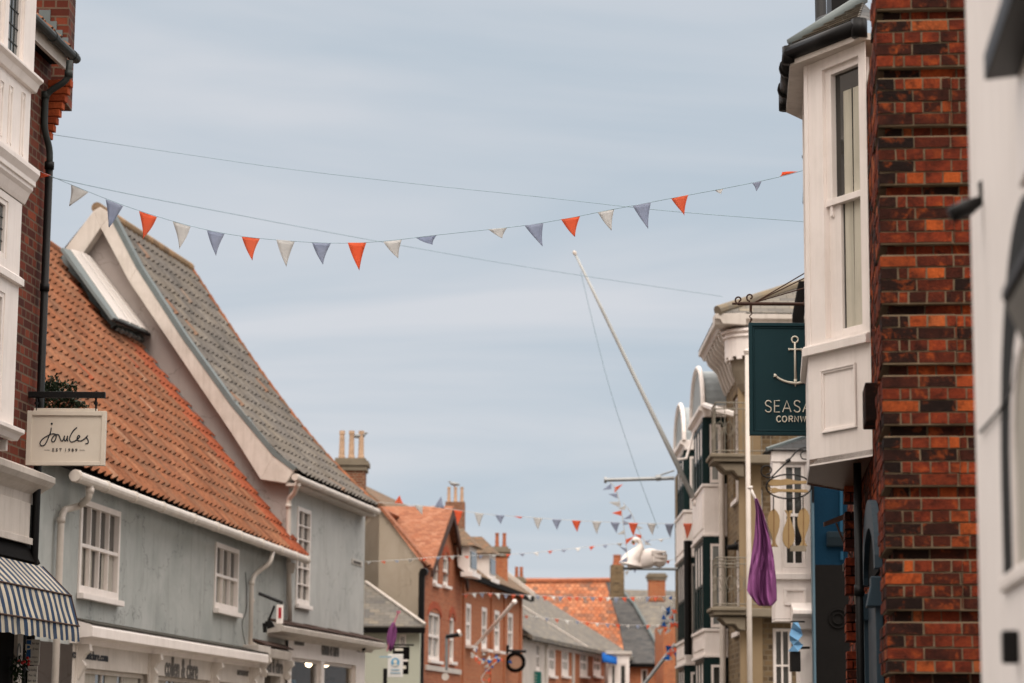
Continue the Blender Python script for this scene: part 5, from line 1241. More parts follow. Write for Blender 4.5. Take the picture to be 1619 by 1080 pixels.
# hipped roof
hp0=FH.w(YH-O_,O_,ze+.12); ridge=Vector((XH+3.2,YH+2.2,P(1285,405,YH+2.2).z))
r_=MB(); q2=Vector((XH+6,YH-O_,ze+.12)); q3=FH.w(50.3,O_,ze+.12); r_.poly([hp0,q2,Vector((XH+6,ridge.y,ridge.z)),ridge]); r_.poly([hp0,ridge,ridge+Vector((0,3,0)),q3]); r_.build('roof',M['slate'],T)
MB().tube([hp0+Vector((0,0,.03)),ridge],.1,10).build('hip_tiles',paint('lichened_hip',(118,110,98),.9,.6,(140,120,88),nscale=9,bump=.6),T)
# bays
def green_bay(par,s0,s1,t):
    c=lambda y:FH.at(1113,y,.45)[1]
    top,zg1,zp1,zp0,zg2,zq1,zq0=c(648),c(664),c(772),c(846),c(862),c(1000),c(1036)
    zb=0
    B=MB(); B.box(FH,s0+.03,s1-.03,0,t-.06,0,top); b=B.build('bay',M['tealgreen'],par)
    for za,zb_,o in ((zp0,zp1,.03),(zq0,zq1,.03)):
        wv=MB()
        wv.box(FH,s0-.02,s1+.02,0,t+o,za,zb_); wv.box(FH,s0-.05,s1+.05,0,t+o+.04,zb_,zb_+.06); wv.box(FH,s0-.05,s1+.05,0,t+o+.04,za-.06,za)
        for k in range(3):
            a=s0+.15+k*(s1-s0-.2)/3; wv.box(FH,a,a+(s1-s0)/3-.2,t+o,t+o+.02,za+.12,zb_-.12)
        wv.build('panel_band',M['white'],b,bevel=.008)
    cn=MB(); cn.prof(FH,s0-.1,s1+.1,[(0,top-.18),(t+.02,top-.18),(t+.05,top-.08),(t+.13,top-.04),(t+.13,top+.04),(0,top+.06)])
    mid=(s0+s1)/2; hw=(s1-s0)/2+.05; pts=[FH.w(mid-hw*math.cos(math.pi*k/16),t+.02,top+.04+.95*math.sin(math.pi*k/16)) for k in range(17)]
    cn.build('bay_cornice',M['white'],b,bevel=.01)
    MB().prism(pts,[p-FH.n*(t+.9) for p in pts]).build('barrel_roof',M['greywall'],b)
    pt2=[FH.w(mid-(hw+.06)*math.cos(math.pi*k/16),0,top+.04+1.02*math.sin(math.pi*k/16)) for k in range(17)]
    am=MB()
    am.tube([p+FH.n*(t+.04) for p in pt2],.05,6); am.build('arch_moulding',M['white'],b)
    for za,zb_ in ((zg1-1.35 if 0 else zp1+.06,top-.19),(zq1+.06,zp0-.07),(.8,zq0-.07)):
        # street lights: green mullions with glass and white inner sash
        n_=4; wd_=(s1-s0-.1)/n_
        for k in range(n_):
            a=s0+.05+k*wd_
            g_=MB(); g_.box(FH,a,a+.07,t-.06,t,za,zb_).box(FH,a+wd_-.06,a+wd_,t-.06,t,za,zb_).box(FH,a+.07,a+wd_-.06,t-.06,t,zb_-.07,zb_).box(FH,a+.07,a+wd_-.06,t-.06,t,za,za+.08)
            g_.box(FH,a+.07,a+wd_-.06,t-.05,t-.01,(za+zb_)/2-.03,(za+zb_)/2+.03)
            o=g_.build('window',M['tealgreen'],b)
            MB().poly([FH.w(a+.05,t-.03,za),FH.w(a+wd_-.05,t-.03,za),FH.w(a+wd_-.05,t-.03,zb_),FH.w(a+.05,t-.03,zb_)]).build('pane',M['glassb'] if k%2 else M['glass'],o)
            MB().box(FH,a+.08,a+wd_-.07,t-.028,t-.02,(za+zb_)/2,zb_-.08).build('blind',M['white'],o)
        # camera-side light
        F2=Frame(XH-t,s0,1,0,1); g_=MB(); g_.box(F2,.0,.13,0.0,.03,za,zb_).box(F2,t-.06,t,0,.03,za,zb_).box(F2,.13,t-.06,0,.03,zb_-.12,zb_)
        o=g_.build('side_window',M['tealgreen'],b)
        g_=MB(); a,c_=.15,t-.08; zt_=zb_-.14
        g_.box(F2,a,a+.05,-.0,.025,za+.02,zt_).box(F2,c_-.05,c_,-.0,.025,za+.02,zt_).box(F2,a+.05,c_-.05,0,.025,zt_-.05,zt_).box(F2,a+.05,c_-.05,0,.025,za+.02,za+.09)
        g_.build('sash',M['white'],o); MB().box(F2,a+.05,c_-.05,-.02,.012,za+.09,zt_-.05).build('pane',M['glass'] if za<3 else M['glassb'],o)
green_bay(T,49.9,53.0,.45)
green_bay(T,55.8,58.7,.43)
pb2=FH.w(55.4,.42,0); c1=FH.at(1090,852,.42)[1]
MB().tube([Vector((pb2.x,pb2.y,c1)),Vector((pb2.x,pb2.y,3.4))],.09,8).tube([Vector((pb2.x,pb2.y,c1-.1)),Vector((pb2.x+.5,pb2.y,c1+.1))],.06,8).build('black_downpipe',M['black'],T)
pw_=FH.w(49.75,.12,0); MB().tube([Vector((pw_.x,pw_.y,0)),Vector((pw_.x,pw_.y,FH.at(1165,640,.12)[1]))],.06,8).build('white_downpipe',M['pipewhite'],T)
# balconies wrapping the corner
def balcony(par,ztop,h,proj=.6,ylen=.55,xr=1.2):
    sl_=MB(); x0=XH-proj; y0=YH-.45; y1=YH+ylen
    sl_.box(WF,x0,XH-.0,-y1,-y0,ztop-.13,ztop); sl_.box(WF,XH,XH+xr,-YH,-y0,ztop-.16,ztop); sl_.box(WF,x0-.05,XH,-y1-.05,-y0+.05,ztop-.05,ztop+.02)
    b=sl_.build('balcony',M['stone'],par,bevel=.015)
    for y in (y0+.2,y1-.3):
        co_=MB(); co_.prof(Frame(XH,y,0,1,-1),-.12,.12,[(0,ztop-.42),(.12,ztop-.4),(.2,ztop-.3),(.36,ztop-.3),(.42,ztop-.24),(.5,ztop-.162),(0,ztop-.162)])
        co_.build('balcony_bracket',M['stone'],b,bevel=.02)
    ra=MB(); zt_=ztop+h
    path=[Vector((XH+xr,y0+.06,0)),Vector((x0+.06,y0+.06,0)),Vector((x0+.06,y1-.06,0)),Vector((XH,y1-.06,0))]
    for z in (ztop+.08,zt_-.12,zt_): 
        for a,b_ in zip(path,path[1:]): ra.tube([a+Vector((0,0,z)),b_+Vector((0,0,z))],.012,6)
    for a,b_ in zip(path,path[1:]):
        L_=(b_-a).length; n_=max(2,int(L_/.17)); d_=(b_-a)/n_
        for k in range(n_+1):
            p=a+d_*k; ra.tube([p+Vector((0,0,ztop)),p+Vector((0,0,zt_))],.007,5)
            if k<n_:
                m=p+d_*.5; ra.tube([m+Vector((0,0,ztop+h*.5))+ (d_.normalized()*math.cos(j*.785)+Vector((0,0,math.sin(j*.785)*1.9)))*d_.length*.42 for j in range(9)],.006,4)
    ra.build('railing',paint('grey_white_ironwork',(132,126,114),.6,.5,(110,96,78),nscale=14),b)
balcony(T,P(1123,960,45.3).z,.95)
balcony(T,P(1130,716,45.3).z,1.0)
# small awning-like verandah frame by the upper balcony
vf=MB(); vf.tube([P(1113,640,50),P(1135,648,46),P(1160,655,46)],.06,6); vf.build('verandah_rail',M['white'],T)
wc=thing('wall_camera','small black camera on the hotel wall below the bunting','camera',P(1159,866,48)); c=P(1159,866,48)
MB().tube([c+Vector((-.12,0,0)),c+Vector((.1,0,.02))],[.05,.07],10).build('camera_body',M['black'],wc); MB().tube([c+Vector((.05,0,.04)),c+Vector((.1,.4,.35))],.025,6).build('camera_arm',M['black'],wc)
# ------------------------------------------------------------------ leaning flagpole, banner pole, swan
T=thing('leaning_flagpole','long white flagpole leaning out over the street from the green bays','flagpole',P(1096,787,52))
a=P(1096,787,52); b=P(910,403,52); L_=(b-a).length
MB().tube([a,a.lerp(b,.3),a.lerp(b,.75),b],[.06,.05,.036,.024],10).build('pole',paint('grey_white_pole',(172,174,172),.5,.3,(130,128,122),nscale=6),T,smooth=True)
MB().tube([b,b+(b-a).normalized()*.06,b+(b-a).normalized()*.1],[.035,.045,.02],8).build('truck',M['pipewhite'],T)
MB().tube(smooth_path([P(918,430,52),P(960,600,52.2),P(1005,740,52.6),P(1040,835,53)],8),.006,5).build('halyard',M['cord'],T)
MB().tube([a+Vector((.0,0,-.1)),a+Vector((.35,0,-.2))],.07,8).tube([P(1070,727,52),P(1085,725,52.2),P(1098,680,52.4)],.03,6).build('pole_socket',M['white'],T)
T=thing('banner_pole','thin horizontal pole reaching left from the far green bay','pole',P(1060,757,58))
MB().tube([P(957,759,58),P(1066,756,58)],.045,8).tube([P(955,759,58),P(959,759,58)],.075,8).build('pole',M['steel'],T); MB().tube([P(1038,756,58),P(1042,752,58),P(1066,744,58)],.02,5).tube([P(1037,756,58),P(1045,755,58)],.075,8).build('stay',M['steel'],T)
YW=60
T=thing('swan_sign','large white swan figure standing on a thin bar high above the far street','swan sign',P(1030,899,YW))
def C2(x,y): return P(940+x/6.75,740+y/6.75,YW)
# head/neck
nk=smooth_path([C2(418,785),C2(440,765),C2(470,775),C2(488,815),C2(478,870),C2(440,930),C2(400,985),C2(385,1040)],5)
rad=[.05+.0*k for k in range(len(nk))]; rad=[.055,.065,.07,.07,.068]+[.06]*10+[.065+.012*k for k in range(len(nk)-15)]
sw=MB(); sw.tube(nk,rad,12); sw.build('neck',M['white'],T,smooth=True)
bd=MB(); nU=16; ctr=[]; prof2=[(350,1045,.12),(400,1030,.34),(470,1000,.52),(540,965,.66),(600,950,.68),(660,960,.6),(700,985,.48),(735,960,.3),(765,905,.08)]
pts=[];rs=[]
for x,y,r in prof2: pts.append(C2(x,y+8)); rs.append(r*.34)
sp3=smooth_path(pts,4); rs2=[]
for k in range(len(sp3)):
    f=k/(len(sp3)-1)*(len(rs)-1); i=min(int(f),len(rs)-2); rs2.append(rs[i]+(rs[i+1]-rs[i])*(f-i))
i0=len(bd.v); bd.tube(sp3,rs2,20)
bd.v=[(v[0],YW+(v[1]-YW)*.55,v[2]) for v in bd.v]
zfl=C2(0,1062).z; bd.v=[(v[0],v[1],max(v[2],zfl)) for v in bd.v]
bd.build('body',M['white'],T,smooth=True)
wg=MB()
for (x0,y0,x1,y1) in ((600,905,765,900),(620,945,745,960),(620,985,735,1005)):
    a=C2(x0,y0); b=C2(x1,y1); wg.prism([a+Vector((0,-.16,-.07)),b+Vector((0,-.1,-.02)),b+Vector((0,-.1,.03)),a+Vector((0,-.16,.07))],[a+Vector((0,-.1,-.07)),b+Vector((0,.0,-.02)),b+Vector((0,.0,.03)),a+Vector((0,-.1,.07))])
wg.build('wing_feather',M['white'],T,bevel=.04)
MB().tube([C2(405,805),C2(418,785)],[.02,.05],8).build('beak',flat('swan_beak_yellow',(170,150,50),.5),T); MB().tube([C2(416,770),C2(420,800)],.045,8).build('face_mark',M['black'],T)
MB().tube([P(985,899,YW),P(1085,900,YW)],.035,8).build('sign_bar',M['steel'],T)
# ================================================================== far street: C and D brick houses on the left
pB=FB.w(sB1+.05,0,0)
FC=Frame(pB.x,pB.y,.158,1,1)
def C(x,y,t=0): return FC.at(x,y,t)
sC0_,sC1_=C(669,950)[0],C(728,950)[0]; sD1=C(826,980)[0]
zeC=C(670,893,.1)[1]; print('C',sC0_,sC1_,sD1,zeC)
T=thing('gabled_brick_house','orange-red brick house with steep street gable, beige rendered end wall and two pairs of windows','house',FC.w(sC0_+3,-2,0))
wins=[(678,966,1043,697),(711,975,1046,719),(685,872,922,694),(701,878,925,710)]
hs=[holeq(FC,a,b,c,d) for a,b,c,d in wins]
w=MB(); wall(w,FC,sC0_,sC1_,0,zeC,[h for h in hs if h[3]<zeC],.14)
sap=C(706,806)[0]; zap=C(706,806,.1)[1]
gl_,gr_=C(683,880)[0],C(728,915)[0]
# gable part above the eaves
up=[h for h in hs if h[3]>=zeC]
gs0_,gs1_=C(684,870)[0],sC1_
def gable_strip(mb,F,s0,s1,z0,sa,za,t,holes):
    """gable triangle cut into upright strips so that the windows stay open"""
    cuts=sorted({s0,s1,sa,*[h[0] for h in holes],*[h[1] for h in holes]})
    top=lambda s: z0+(za-z0)*(1-abs(s-sa)/((sa-s0) if s<sa else (s1-sa)))
    for a,b in zip(cuts,cuts[1:]):
        hh=[h for h in holes if h[0]<=a+1e-6 and b<=h[1]+1e-6]
        if hh:
            h=hh[0]; 
            if h[2]>z0: mb.poly([F.w(a,t,z0),F.w(b,t,z0),F.w(b,t,h[2]),F.w(a,t,h[2])])
            mb.poly([F.w(a,t,h[3]),F.w(b,t,h[3]),F.w(b,t,max(top(b),h[3])),F.w(a,t,max(top(a),h[3]))])
        else: mb.poly([F.w(a,t,z0),F.w(b,t,z0),F.w(b,t,top(b)),F.w(a,t,top(a))])
w.f=[];w.v=[];w.m=[]
zq=min(h[2] for h in up)-.02
wall(w,FC,sC0_,sC1_,0,zq,[h for h in hs if h[3]<zeC],.14)
g0_=sC0_+.35
zside=zeC
w.poly([FC.w(sC0_,0,zq),FC.w(g0_,0,zq),FC.w(g0_,0,zside),FC.w(sC0_,0,zside)])
wall(w,FC,g0_,sC1_,zq,zside,[(h[0],h[1],h[2],zside) for h in up],.14) if all(h[3]>=zside for h in up) else wall(w,FC,g0_,sC1_,zq,zside,up,.14)
gable_strip(w,FC,g0_,sC1_,zside,sap,zap,0,[(h[0],h[1],zside,h[3]) for h in up if h[3]>zside+.02])
w.build('wall',M['brickC'],T)
for h in hs:
    wo=window(FC,T,*h,2 if h is hs[0] else 1,(.5,),-.03,.09,.05,sill=.1,d=.1,gl='glassw')
    zt=h[3]; m_2=(h[0]+h[1])/2; R=(h[1]-h[0])/2; k2=[]
    ab=MB(); prev=None
    for k in range(9):
        a=math.pi*k/8; o1=(m_2-(R+.14)*math.cos(a),zt-.1+(.42)*math.sin(a)); i1=(m_2-R*math.cos(a),zt-.1+.22*math.sin(a))
        if prev: q4=[FC.w(prev[0][0],.02,prev[0][1]),FC.w(o1[0],.02,o1[1]),FC.w(i1[0],.02,i1[1]),FC.w(prev[1][0],.02,prev[1][1])]; ab.prism(q4,[p-FC.n*.1 for p in q4])
        prev=(o1,i1)
    ab.build('window_arch',flat('rubbed_red_brick',(176,82,50),.85,var=.2),wo)
# flank
FCs=FC.perp(sC0_)
trC,zrC=FC.atS(600,803,sC0_); print('C ridge',trC,zrC)
w=MB(); w.poly([FC.w(sC0_,0,0),FC.w(sC0_,0,zeC),FC.w(sC0_,trC,zrC),FC.w(sC0_,trC*2,zeC),FC.w(sC0_,trC*2,0)]); w.poly([FC.w(sC0_,trC,zrC),FC.w(sC0_,-6,zrC),FC.w(sC0_,-6,0),FC.w(sC0_,trC,0)])
w.build('end_wall',M['beige'],T)
r=MB(); r.slab([FC.w(sC0_-.12,.12,zeC-.0),FC.w(g0_+.2,.12,zeC-.0),FC.w(g0_+.2,trC,zrC),FC.w(sC0_-.12,trC,zrC)],.07)
r.slab([FC.w(g0_-.1,.22,zside-.1),FC.w(sap,.22,zap+.1),FC.w(sap,trC-5,zap+.1),FC.w(g0_-.1,trC-5,zside-.1)],.07)
r.slab([FC.w(sap,.22,zap+.1),FC.w(sC1_+.1,.22,zside-.1),FC.w(sC1_+.1,trC-5,zside-.1),FC.w(sap,trC-5,zap+.1)],.07)
r.slab([FC.w(sC0_-.12,trC,zrC),FC.w(sC1_,trC,zrC),FC.w(sC1_,2*trC-1,zeC),FC.w(sC0_-.12,2*trC-1,zeC)],.07)
r.build('roof',M['plain'],T)
vg=MB(); vg.prism([FC.w(sap,.24,zap+.12),FC.w(sap,.24,zap-.2),FC.w(sC1_+.12,.24,zside-.36),FC.w(sC1_+.12,.24,zside-.08)],[FC.w(sap,.16,zap+.12),FC.w(sap,.16,zap-.2),FC.w(sC1_+.12,.16,zside-.36),FC.w(sC1_+.12,.16,zside-.08)]); vg.prism([FC.w(sap,.24,zap+.12),FC.w(sap,.24,zap-.2),FC.w(g0_-.1,.24,zside-.3),FC.w(g0_-.1,.24,zside-.08)],[FC.w(sap,.16,zap+.12),FC.w(sap,.16,zap-.2),FC.w(g0_-.1,.16,zside-.3),FC.w(g0_-.1,.16,zside-.08)])
vg.build('bargeboard',paint('dark_brown_board',(70,46,36),.7,.3),T)
p=C(667,905,.1); bp=FC.w(p[0],.1,0); MB().tube([FC.w(p[0],.1,p[1]),Vector((bp.x,bp.y,0))],.09,8).tube([FC.w(p[0]-.1,.16,p[1]+.0),FC.w(p[0]+.1,.16,p[1]+.02)],.12,8).build('downpipe',M['black'],T)
MB().box(FC,sC0_+.4,sC1_,.0,.06,C(680,1060)[1],C(680,1052)[1]).build('string_course',M['cream'],T)
# D
hsD=[holeq(FC,a,b,c,d) for a,b,c,d in ((737,953,1020,745),(762,959,1026,770),(782,964,1029,790),(803,968,1032,811))]
zeD=(C(735,903,.3)[1]+C(828,944,.3)[1])/2; print('D eave',C(735,903,.3),C(828,944,.3))
T=thing('dormered_brick_house','orange brick house with white dormers, four tall white windows and a leaning white pole','house',FC.w((sC1_+sD1)/2,-2,0))
w=MB(); wall(w,FC,sC1_+.02,sD1,0,zeD,hsD,.14); wall(w,FC.perp(sD1),-6,0,0,zeD); w.build('wall',M['brickD'],T)
for h in hsD: window(FC,T,*h,1,(.5,),-.0,.14,.05,sill=.22,d=.1,gl='glassw')
for x in (732,776,797,822): s=C(x,1000)[0]; MB().box(FC,s-.15,s+.15,0,.05,0,zeD-.1).build('brick_pier',M['brickD'],T)
trD=-3.6; zrD=FC.at(770,862,trD)[1]; sDr=FC.at(775,866,trD)[0]; print('D ridge z',zrD,sDr)
r=MB(); r.slab([FC.w(sC1_-.1,.35,zeD+.0),FC.w(sD1+.2,.35,zeD),FC.w(sD1+.2,trD,zrD),FC.w(sC1_-.1,trD,zrD)],.08); r.slab([FC.w(sC1_,trD,zrD),FC.w(sD1+.2,trD,zrD),FC.w(sD1+.2,2*trD,zeD),FC.w(sC1_,2*trD,zeD)],.08); r.build('roof',M['mossy'],T)
MB().prism([FC.w(sD1+.2,.42,zeD+.06),FC.w(sD1+.2,.42,zeD+.22),FC.w(sD1+.2,trD,zrD+.26),FC.w(sD1+.2,trD,zrD+.08)],[FC.w(sD1-.05,.42,zeD+.06),FC.w(sD1-.05,.42,zeD+.22),FC.w(sD1-.05,trD,zrD+.26),FC.w(sD1-.05,trD,zrD+.08)]).build('verge_coping',M['cream'],T)
MB().box(FC,sC1_-.1,sD1+.2,.25,.4,zeD-.12,zeD+.02).build('gutter',M['blackmat'],T)
MB().poly([FC.w(sD1,.0,zeD),FC.w(sD1,trD,zrD),FC.w(sD1,2*trD,zeD)]).build('end_gable',M['brickD'],T)
def roofpt(x,y):
    A_=FC.w(0,.35,zeD+.1); B_=FC.w(0,trD,zrD+.1); nn=FC.u.cross(B_-A_).normalized(); d=ray(x,y); k=(A_-Vector((0,0,CH))).dot(nn)/d.dot(nn); p=Vector((0,0,CH))+d*k-FC.o
    return p.dot(FC.u),p.dot(FC.n),p.z
def dormer(xl,xr,yt,yb,yl):
    """boxy white dormer whose cheek faces the camera"""
    s,t0,zb=roofpt(xr,yb); zt=FC.at(xr,yt,t0)[1]; tl=FC.atS(xl,yt,s)[0]; tl2,zl2=FC.atS(xl+2,yl,s)
    pts=lambda s_: [FC.w(s_,t0,zb-.1),FC.w(s_,t0,zt),FC.w(s_,tl,zt),FC.w(s_,tl2,zl2-.1)]
    o=MB().prism(pts(s),pts(s+1.3)).build('dormer',M['white'],T)
    MB().box(FC,s+.15,s+1.15,t0,t0+.03,zb+.15,zt-.15).build('dormer_window',M['glass'],o)
    MB().box(FC,s-.1,s+1.4,t0-.25,t0+.12,zb-.12,zb+.02).build('sill',M['white'],o)
    r=MB(); e=[FC.w(s-.2,t0+.2,zt),FC.w(s+1.5,t0+.2,zt),FC.w(s+1.5,tl-1.0,zt),FC.w(s-.2,tl-1.0,zt)]; q0,q1=FC.w(s+.65,t0-.35,zt+.6),FC.w(s+.65,tl-1.0,zt+.6)
    r.poly([e[0],e[1],q0]); r.poly([e[1],e[2],q1,q0]); r.poly([e[3],e[0],q0,q1]); r.poly([e[0],e[3],e[2],e[1]]); r.build('dormer_roof',M['mossy'],o)
dormer(722,742,863,905,890); dormer(746,773,875,914,893)
# leaning white pole with pink pennant
t=thing('leaning_white_pole','thick white pole leaning up to the right across the four-windowed brick front','flagpole',FC.w(*C(748,1025)[:1],.1,4))
ya=FC.w(C(748,1023)[0],.1,0).y
MB().tube([P(746,1026,ya),P(764,1008,ya-1.0),P(812,953,ya-4)],[.05,.05,.055],10).tube([P(812,953,ya-4),P(814,951,ya-4.1)],.075,10).build('pole',M['white'],t,smooth=True)
MB().prism([P(739,1018,ya-.5),P(741,1022,ya-.5),P(722,1056,ya-.5),P(719,1056,ya-.5)],[p+Vector((0,.06,0)) for p in (P(739,1018,ya-.5),P(741,1022,ya-.5),P(722,1056,ya-.5),P(719,1056,ya-.5))]).prism([P(727,1028,ya-.6),P(735,1022,ya-.6),P(728,1048,ya-.6),P(724,1048,ya-.6)],[p+Vector((0,.05,0)) for p in (P(727,1028,ya-.6),P(735,1022,ya-.6),P(728,1048,ya-.6),P(724,1048,ya-.6))]).build('pink_pennant',M['pinkcloth'],t)
# round wreath-like clock sign
yw=FC.w(C(815,1040)[0],.6,0).y-2; c=P(815,1047,yw)
t=thing('round_hanging_sign','round dark ringed hanging sign under a short black arm','hanging sign',c-Vector((0,0,.4)))
MB().tube([c+Vector((.29*math.cos(k*.3927),0,.29*math.sin(k*.3927))) for k in range(17)],.07,8).build('ring',M['blackmat'],t,smooth=True)
MB().tube([c+Vector((0,.03,0)),c+Vector((0,-.02,0))],.27,20).build('face',paint('faded_pink_face',(176,140,116),.7,.5,(120,80,66)),t)
MB().tube([P(800,1029,yw),P(832,1030,yw)],.05,8).tube([P(803,1020,yw),P(801,1034,yw)],.06,6).tube([P(815,1030,yw),P(815,1036,yw)],.03,6).build('arm',M['black'],t)
# small drainage pipes / lamp on C
t=thing('wall_lamp_arm','short dark lamp arm on thin post against gabled brick front','lamp',C_:=FC.w(C(705,1045)[0],.6,2.5))
MB().tube([P(706,1060,66),P(706,1006,66)],.04,6).build('post',M['steel'],t); MB().tube([P(705,1007,66),P(727,1003,66)],.06,6).build('arm',M['black'],t); MB().tube([P(725,1002,66),P(729,1000,66)],.1,8).build('lamp_head',M['white'],t)
c=P(704,1070,66); MB().tube([c+Vector((0,.1,0)),c-Vector((0,.05,0))],.1,10).build('junction_box',M['cream'],t)
# ------------------------------------------------------------------ low hipped building in front of C
YL=FC.w(sC0_,0,0).y-1.6
T=thing('low_slate_extension','low pale green building with grey slate hipped roof in front of the beige end wall','building',P(625,1150,YL))
xr_=P(664,1000,YL).x; zeL=P(640,990,YL).z; xl_=xr_-6
wy0,wy1=P(636,1003,YL).z,P(636,1042,YL).z
w=MB(); FLx=Frame(0,YL,1,0,1); hL=(P(631,1010,YL).x,P(642,1010,YL).x,wy1,wy0); wall(w,FLx,xl_,xr_,0,zeL,[hL],.12); w.poly([FLx.w(xr_,0,0),FLx.w(xr_,-1.5,0),FLx.w(xr_,-1.5,zeL),FLx.w(xr_,0,zeL)]); w.build('wall',M['mint'],T)
window(FLx,T,*hL,2,(.5,),-.03,.05,.03,sill=.06,d=.08)
MB().box(FLx,hL[0]-.25,hL[1]+.2,.0,.03,wy0+.02,wy0+.22).build('lintel',M['white'],T)
tp=P(578,921,YL+1.4); e0=Vector((xr_+.15,YL-.2,zeL)); r=MB(); hp_=P(668,986,YL-.1); tl_=Vector((tp.x-3,YL+1.5,tp.z+2))
r.slab([Vector((xl_-1,YL-.25,zeL)),e0,Vector((e0.x-.02,YL-.0,zeL+.12)),Vector((tp.x,YL+1.4,tp.z)),Vector((xl_-1,YL+1.4,tp.z))][0:5],.04) if 0 else r.prism([Vector((xl_-1,YL-.25,zeL)),e0,Vector((tp.x,YL+1.45,tp.z)),Vector((xl_-1,YL+1.45,tp.z))],[p+Vector((0,0,-.1)) for p in (Vector((xl_-1,YL-.25,zeL)),e0,Vector((tp.x,YL+1.45,tp.z)),Vector((xl_-1,YL+1.45,tp.z)))])
r.build('roof',M['slate'],T)
MB().tube([e0+Vector((0,0,.05)),Vector((tp.x,YL+1.45,tp.z+.03))],.045,8).build('hip_flashing',M['cream'],T); MB().box(FLx,xl_,xr_+.15,.15,.28,zeL-.2,zeL-.05).build('gutter',M['blackmat'],T)
# chimneys
chimney(531,577,66,724,800,3,.8,None,'red brick chimney with three buff pots just behind the grey pantile roof',group='chimneys above the far roofs',potr=.08,d=.8)
chimney(704,735,76,793,870,3,.5,None,'tall brick chimney with three slender buff pots beside the brick gable',group='chimneys above the far roofs',potr=.055,d=.8,cap=False,mat='brickCh')
chimney(780,803,84,864,930,2,.5,None,'red brick chimney with wide cap and two thin terracotta pots',group='chimneys above the far roofs',pot='terracotta',potr=.07,d=.8,mat='brickD')
chimney(813,828,92,912,935,2,.4,None,'small squat chimney with two short terracotta pots on the orange roof ridge',group='chimneys above the far roofs',pot='terracotta',potr=.07,d=.7,mat='brickD')
chimney(966,987,113,893,945,1,.5,None,'dark stone chimney with one stubby orange pot left of the swan',group='chimneys above the far roofs',pot='terracotta',potr=.2,d=1,cap=False,mat='brickH')
chimney(1026,1052,116,906,950,0,.1,None,'broad red brick chimney without pots directly under the swan',group='chimneys above the far roofs',d=1,mat='brickD')
# ------------------------------------------------------------------ gulls
def gull(name,label,x,y,Y,k,face=1):
    c=P(x,y,Y); t=thing('seagull',label,'seagull',c-Vector((0,0,.12*k)))
    b=MB(); b.tube(smooth_path([c+Vector((dx*k*face,0,dz*k)) for dx,dz in ((-.26,-.03),(-.16,0),(0,.02),(.12,.04),(.17,.1),(.22,.12),(.27,.1))],3),[.01*k,.03*k,.05*k,.06*k,.075*k,.08*k,.085*k,.08*k,.075*k,.07*k,.06*k,.05*k,.045*k,.045*k,.045*k,.04*k,.03*k,.02*k,.008*k],8)
    b.build('body',M['steel'],t,smooth=True); MB().tube([c+Vector((.0,.02*k,-.05*k)),c+Vector((0,.02*k,-.13*k))],.012*k,5).tube([c+Vector((.02*k,-.02*k,-.05*k)),c+Vector((.02*k,-.02*k,-.13*k))],.012*k,5).build('legs',M['terracotta'],t)
gull('g','small grey seagull perched on the chimney directly behind the grey pantile roof',569,690,66.4,.8)
gull('g','tiny grey seagull perched above the tall slender-potted chimney',718,766,76.4,.7,-1)
# ------------------------------------------------------------------ E: long low range
pE=P(827,1000,88); FE=Frame(pE.x,pE.y,.2,1,1)
e_=lambda x,y,t=0:FE.at(x,y,t)
zeE=(e_(828,1004,.3)[1]+e_(915,1022,.3)[1])/2; sE1=e_(862,1040)[0]; sE2=e_(990,1050)[0]; print('E',zeE,sE1,sE2, e_(828,1004,.3),e_(990,1036,.3))
T=thing('long_slate_roofed_row','long low row with grey slate roof, white front at one end and red brick beyond','terrace',FE.w(4,-2,0))
w=MB(); wall(w,FE,0,sE1,0,zeE,[holeq(FE,848,1015,1060,854)],.12); wall(w,FE.perp(0),-5,0,0,zeE); w.build('white_wall',M['cream'],T)
window(FE,T,*holeq(FE,848,1015,1060,854),2,(.5,),-.02,.1,.05,sill=.08)
he=[holeq(FE,a,y,1068,b) for a,b,y in ((867,878,1018),(888,899,1022),(917,929,1026),(938,950,1029))]
w=MB(); wall(w,FE,sE1,sE2,0,zeE,he,.12); w.build('brick_wall',M['brickD'],T)
for h in he: window(FE,T,*h,2,(.5,),.0,.2,.06,sill=.12,d=.1,gl='glassw')
for x in (863,905,957): s=e_(x,1050)[0]; MB().box(FE,s-.18,s+.25,0,.06,0,zeE).build('quoin_pilaster',M['cream'],T)
MB().box(FE,sE1,sE2,.0,.12,zeE-.25,zeE-.02).build('cornice',M['cream'],T)
MB().box(FE,-.2,sE2+.3,.2,.36,zeE-.12,zeE).build('gutter',M['blackmat'],T)
zrE=FE.at(840,930,-4)[1]; print('E ridge',zrE,FE.at(840,930,-4)[0]); sr0=FE.at(836,930,-4)[0]; 
r=MB(); a0,a1=FE.w(-.3,.4,zeE+.02),FE.w(sE2+1,.4,zeE+.02); b0,b1=FE.w(-.3,-4,zrE),FE.w(sE2-4,-4,zrE)
r.prism([a0,a1,b1,b0],[p+Vector((0,0,-.15)) for p in (a0,a1,b1,b0)]); r.prism([b0,b1,FE.w(sE2+1,-8,zeE),FE.w(-.3,-8,zeE)],[p+Vector((0,0,-.15)) for p in (b0,b1,FE.w(sE2+1,-8,zeE),FE.w(-.3,-8,zeE))]); r.poly([a1,FE.w(sE2+1,-8,zeE),b1]); r.poly([a0,b0,FE.w(-.3,-8,zeE)])
r.build('roof',M['slate'],T)
m1=a0.lerp(a1,.45); m2=b0.lerp(b1,.3); MB().tube([m1+Vector((0,0,.02)),m2+Vector((0,0,.02))],.055,6).build('valley_flashing',M['cream'],T)
ys=FE.w(e_(845,1070)[0],.3,0).y; plate_=P(843,1066,ys); 
t=thing('green_wall_sign','dark green rectangular wall sign on the white end of the low row','sign',P(849,1080,ys))
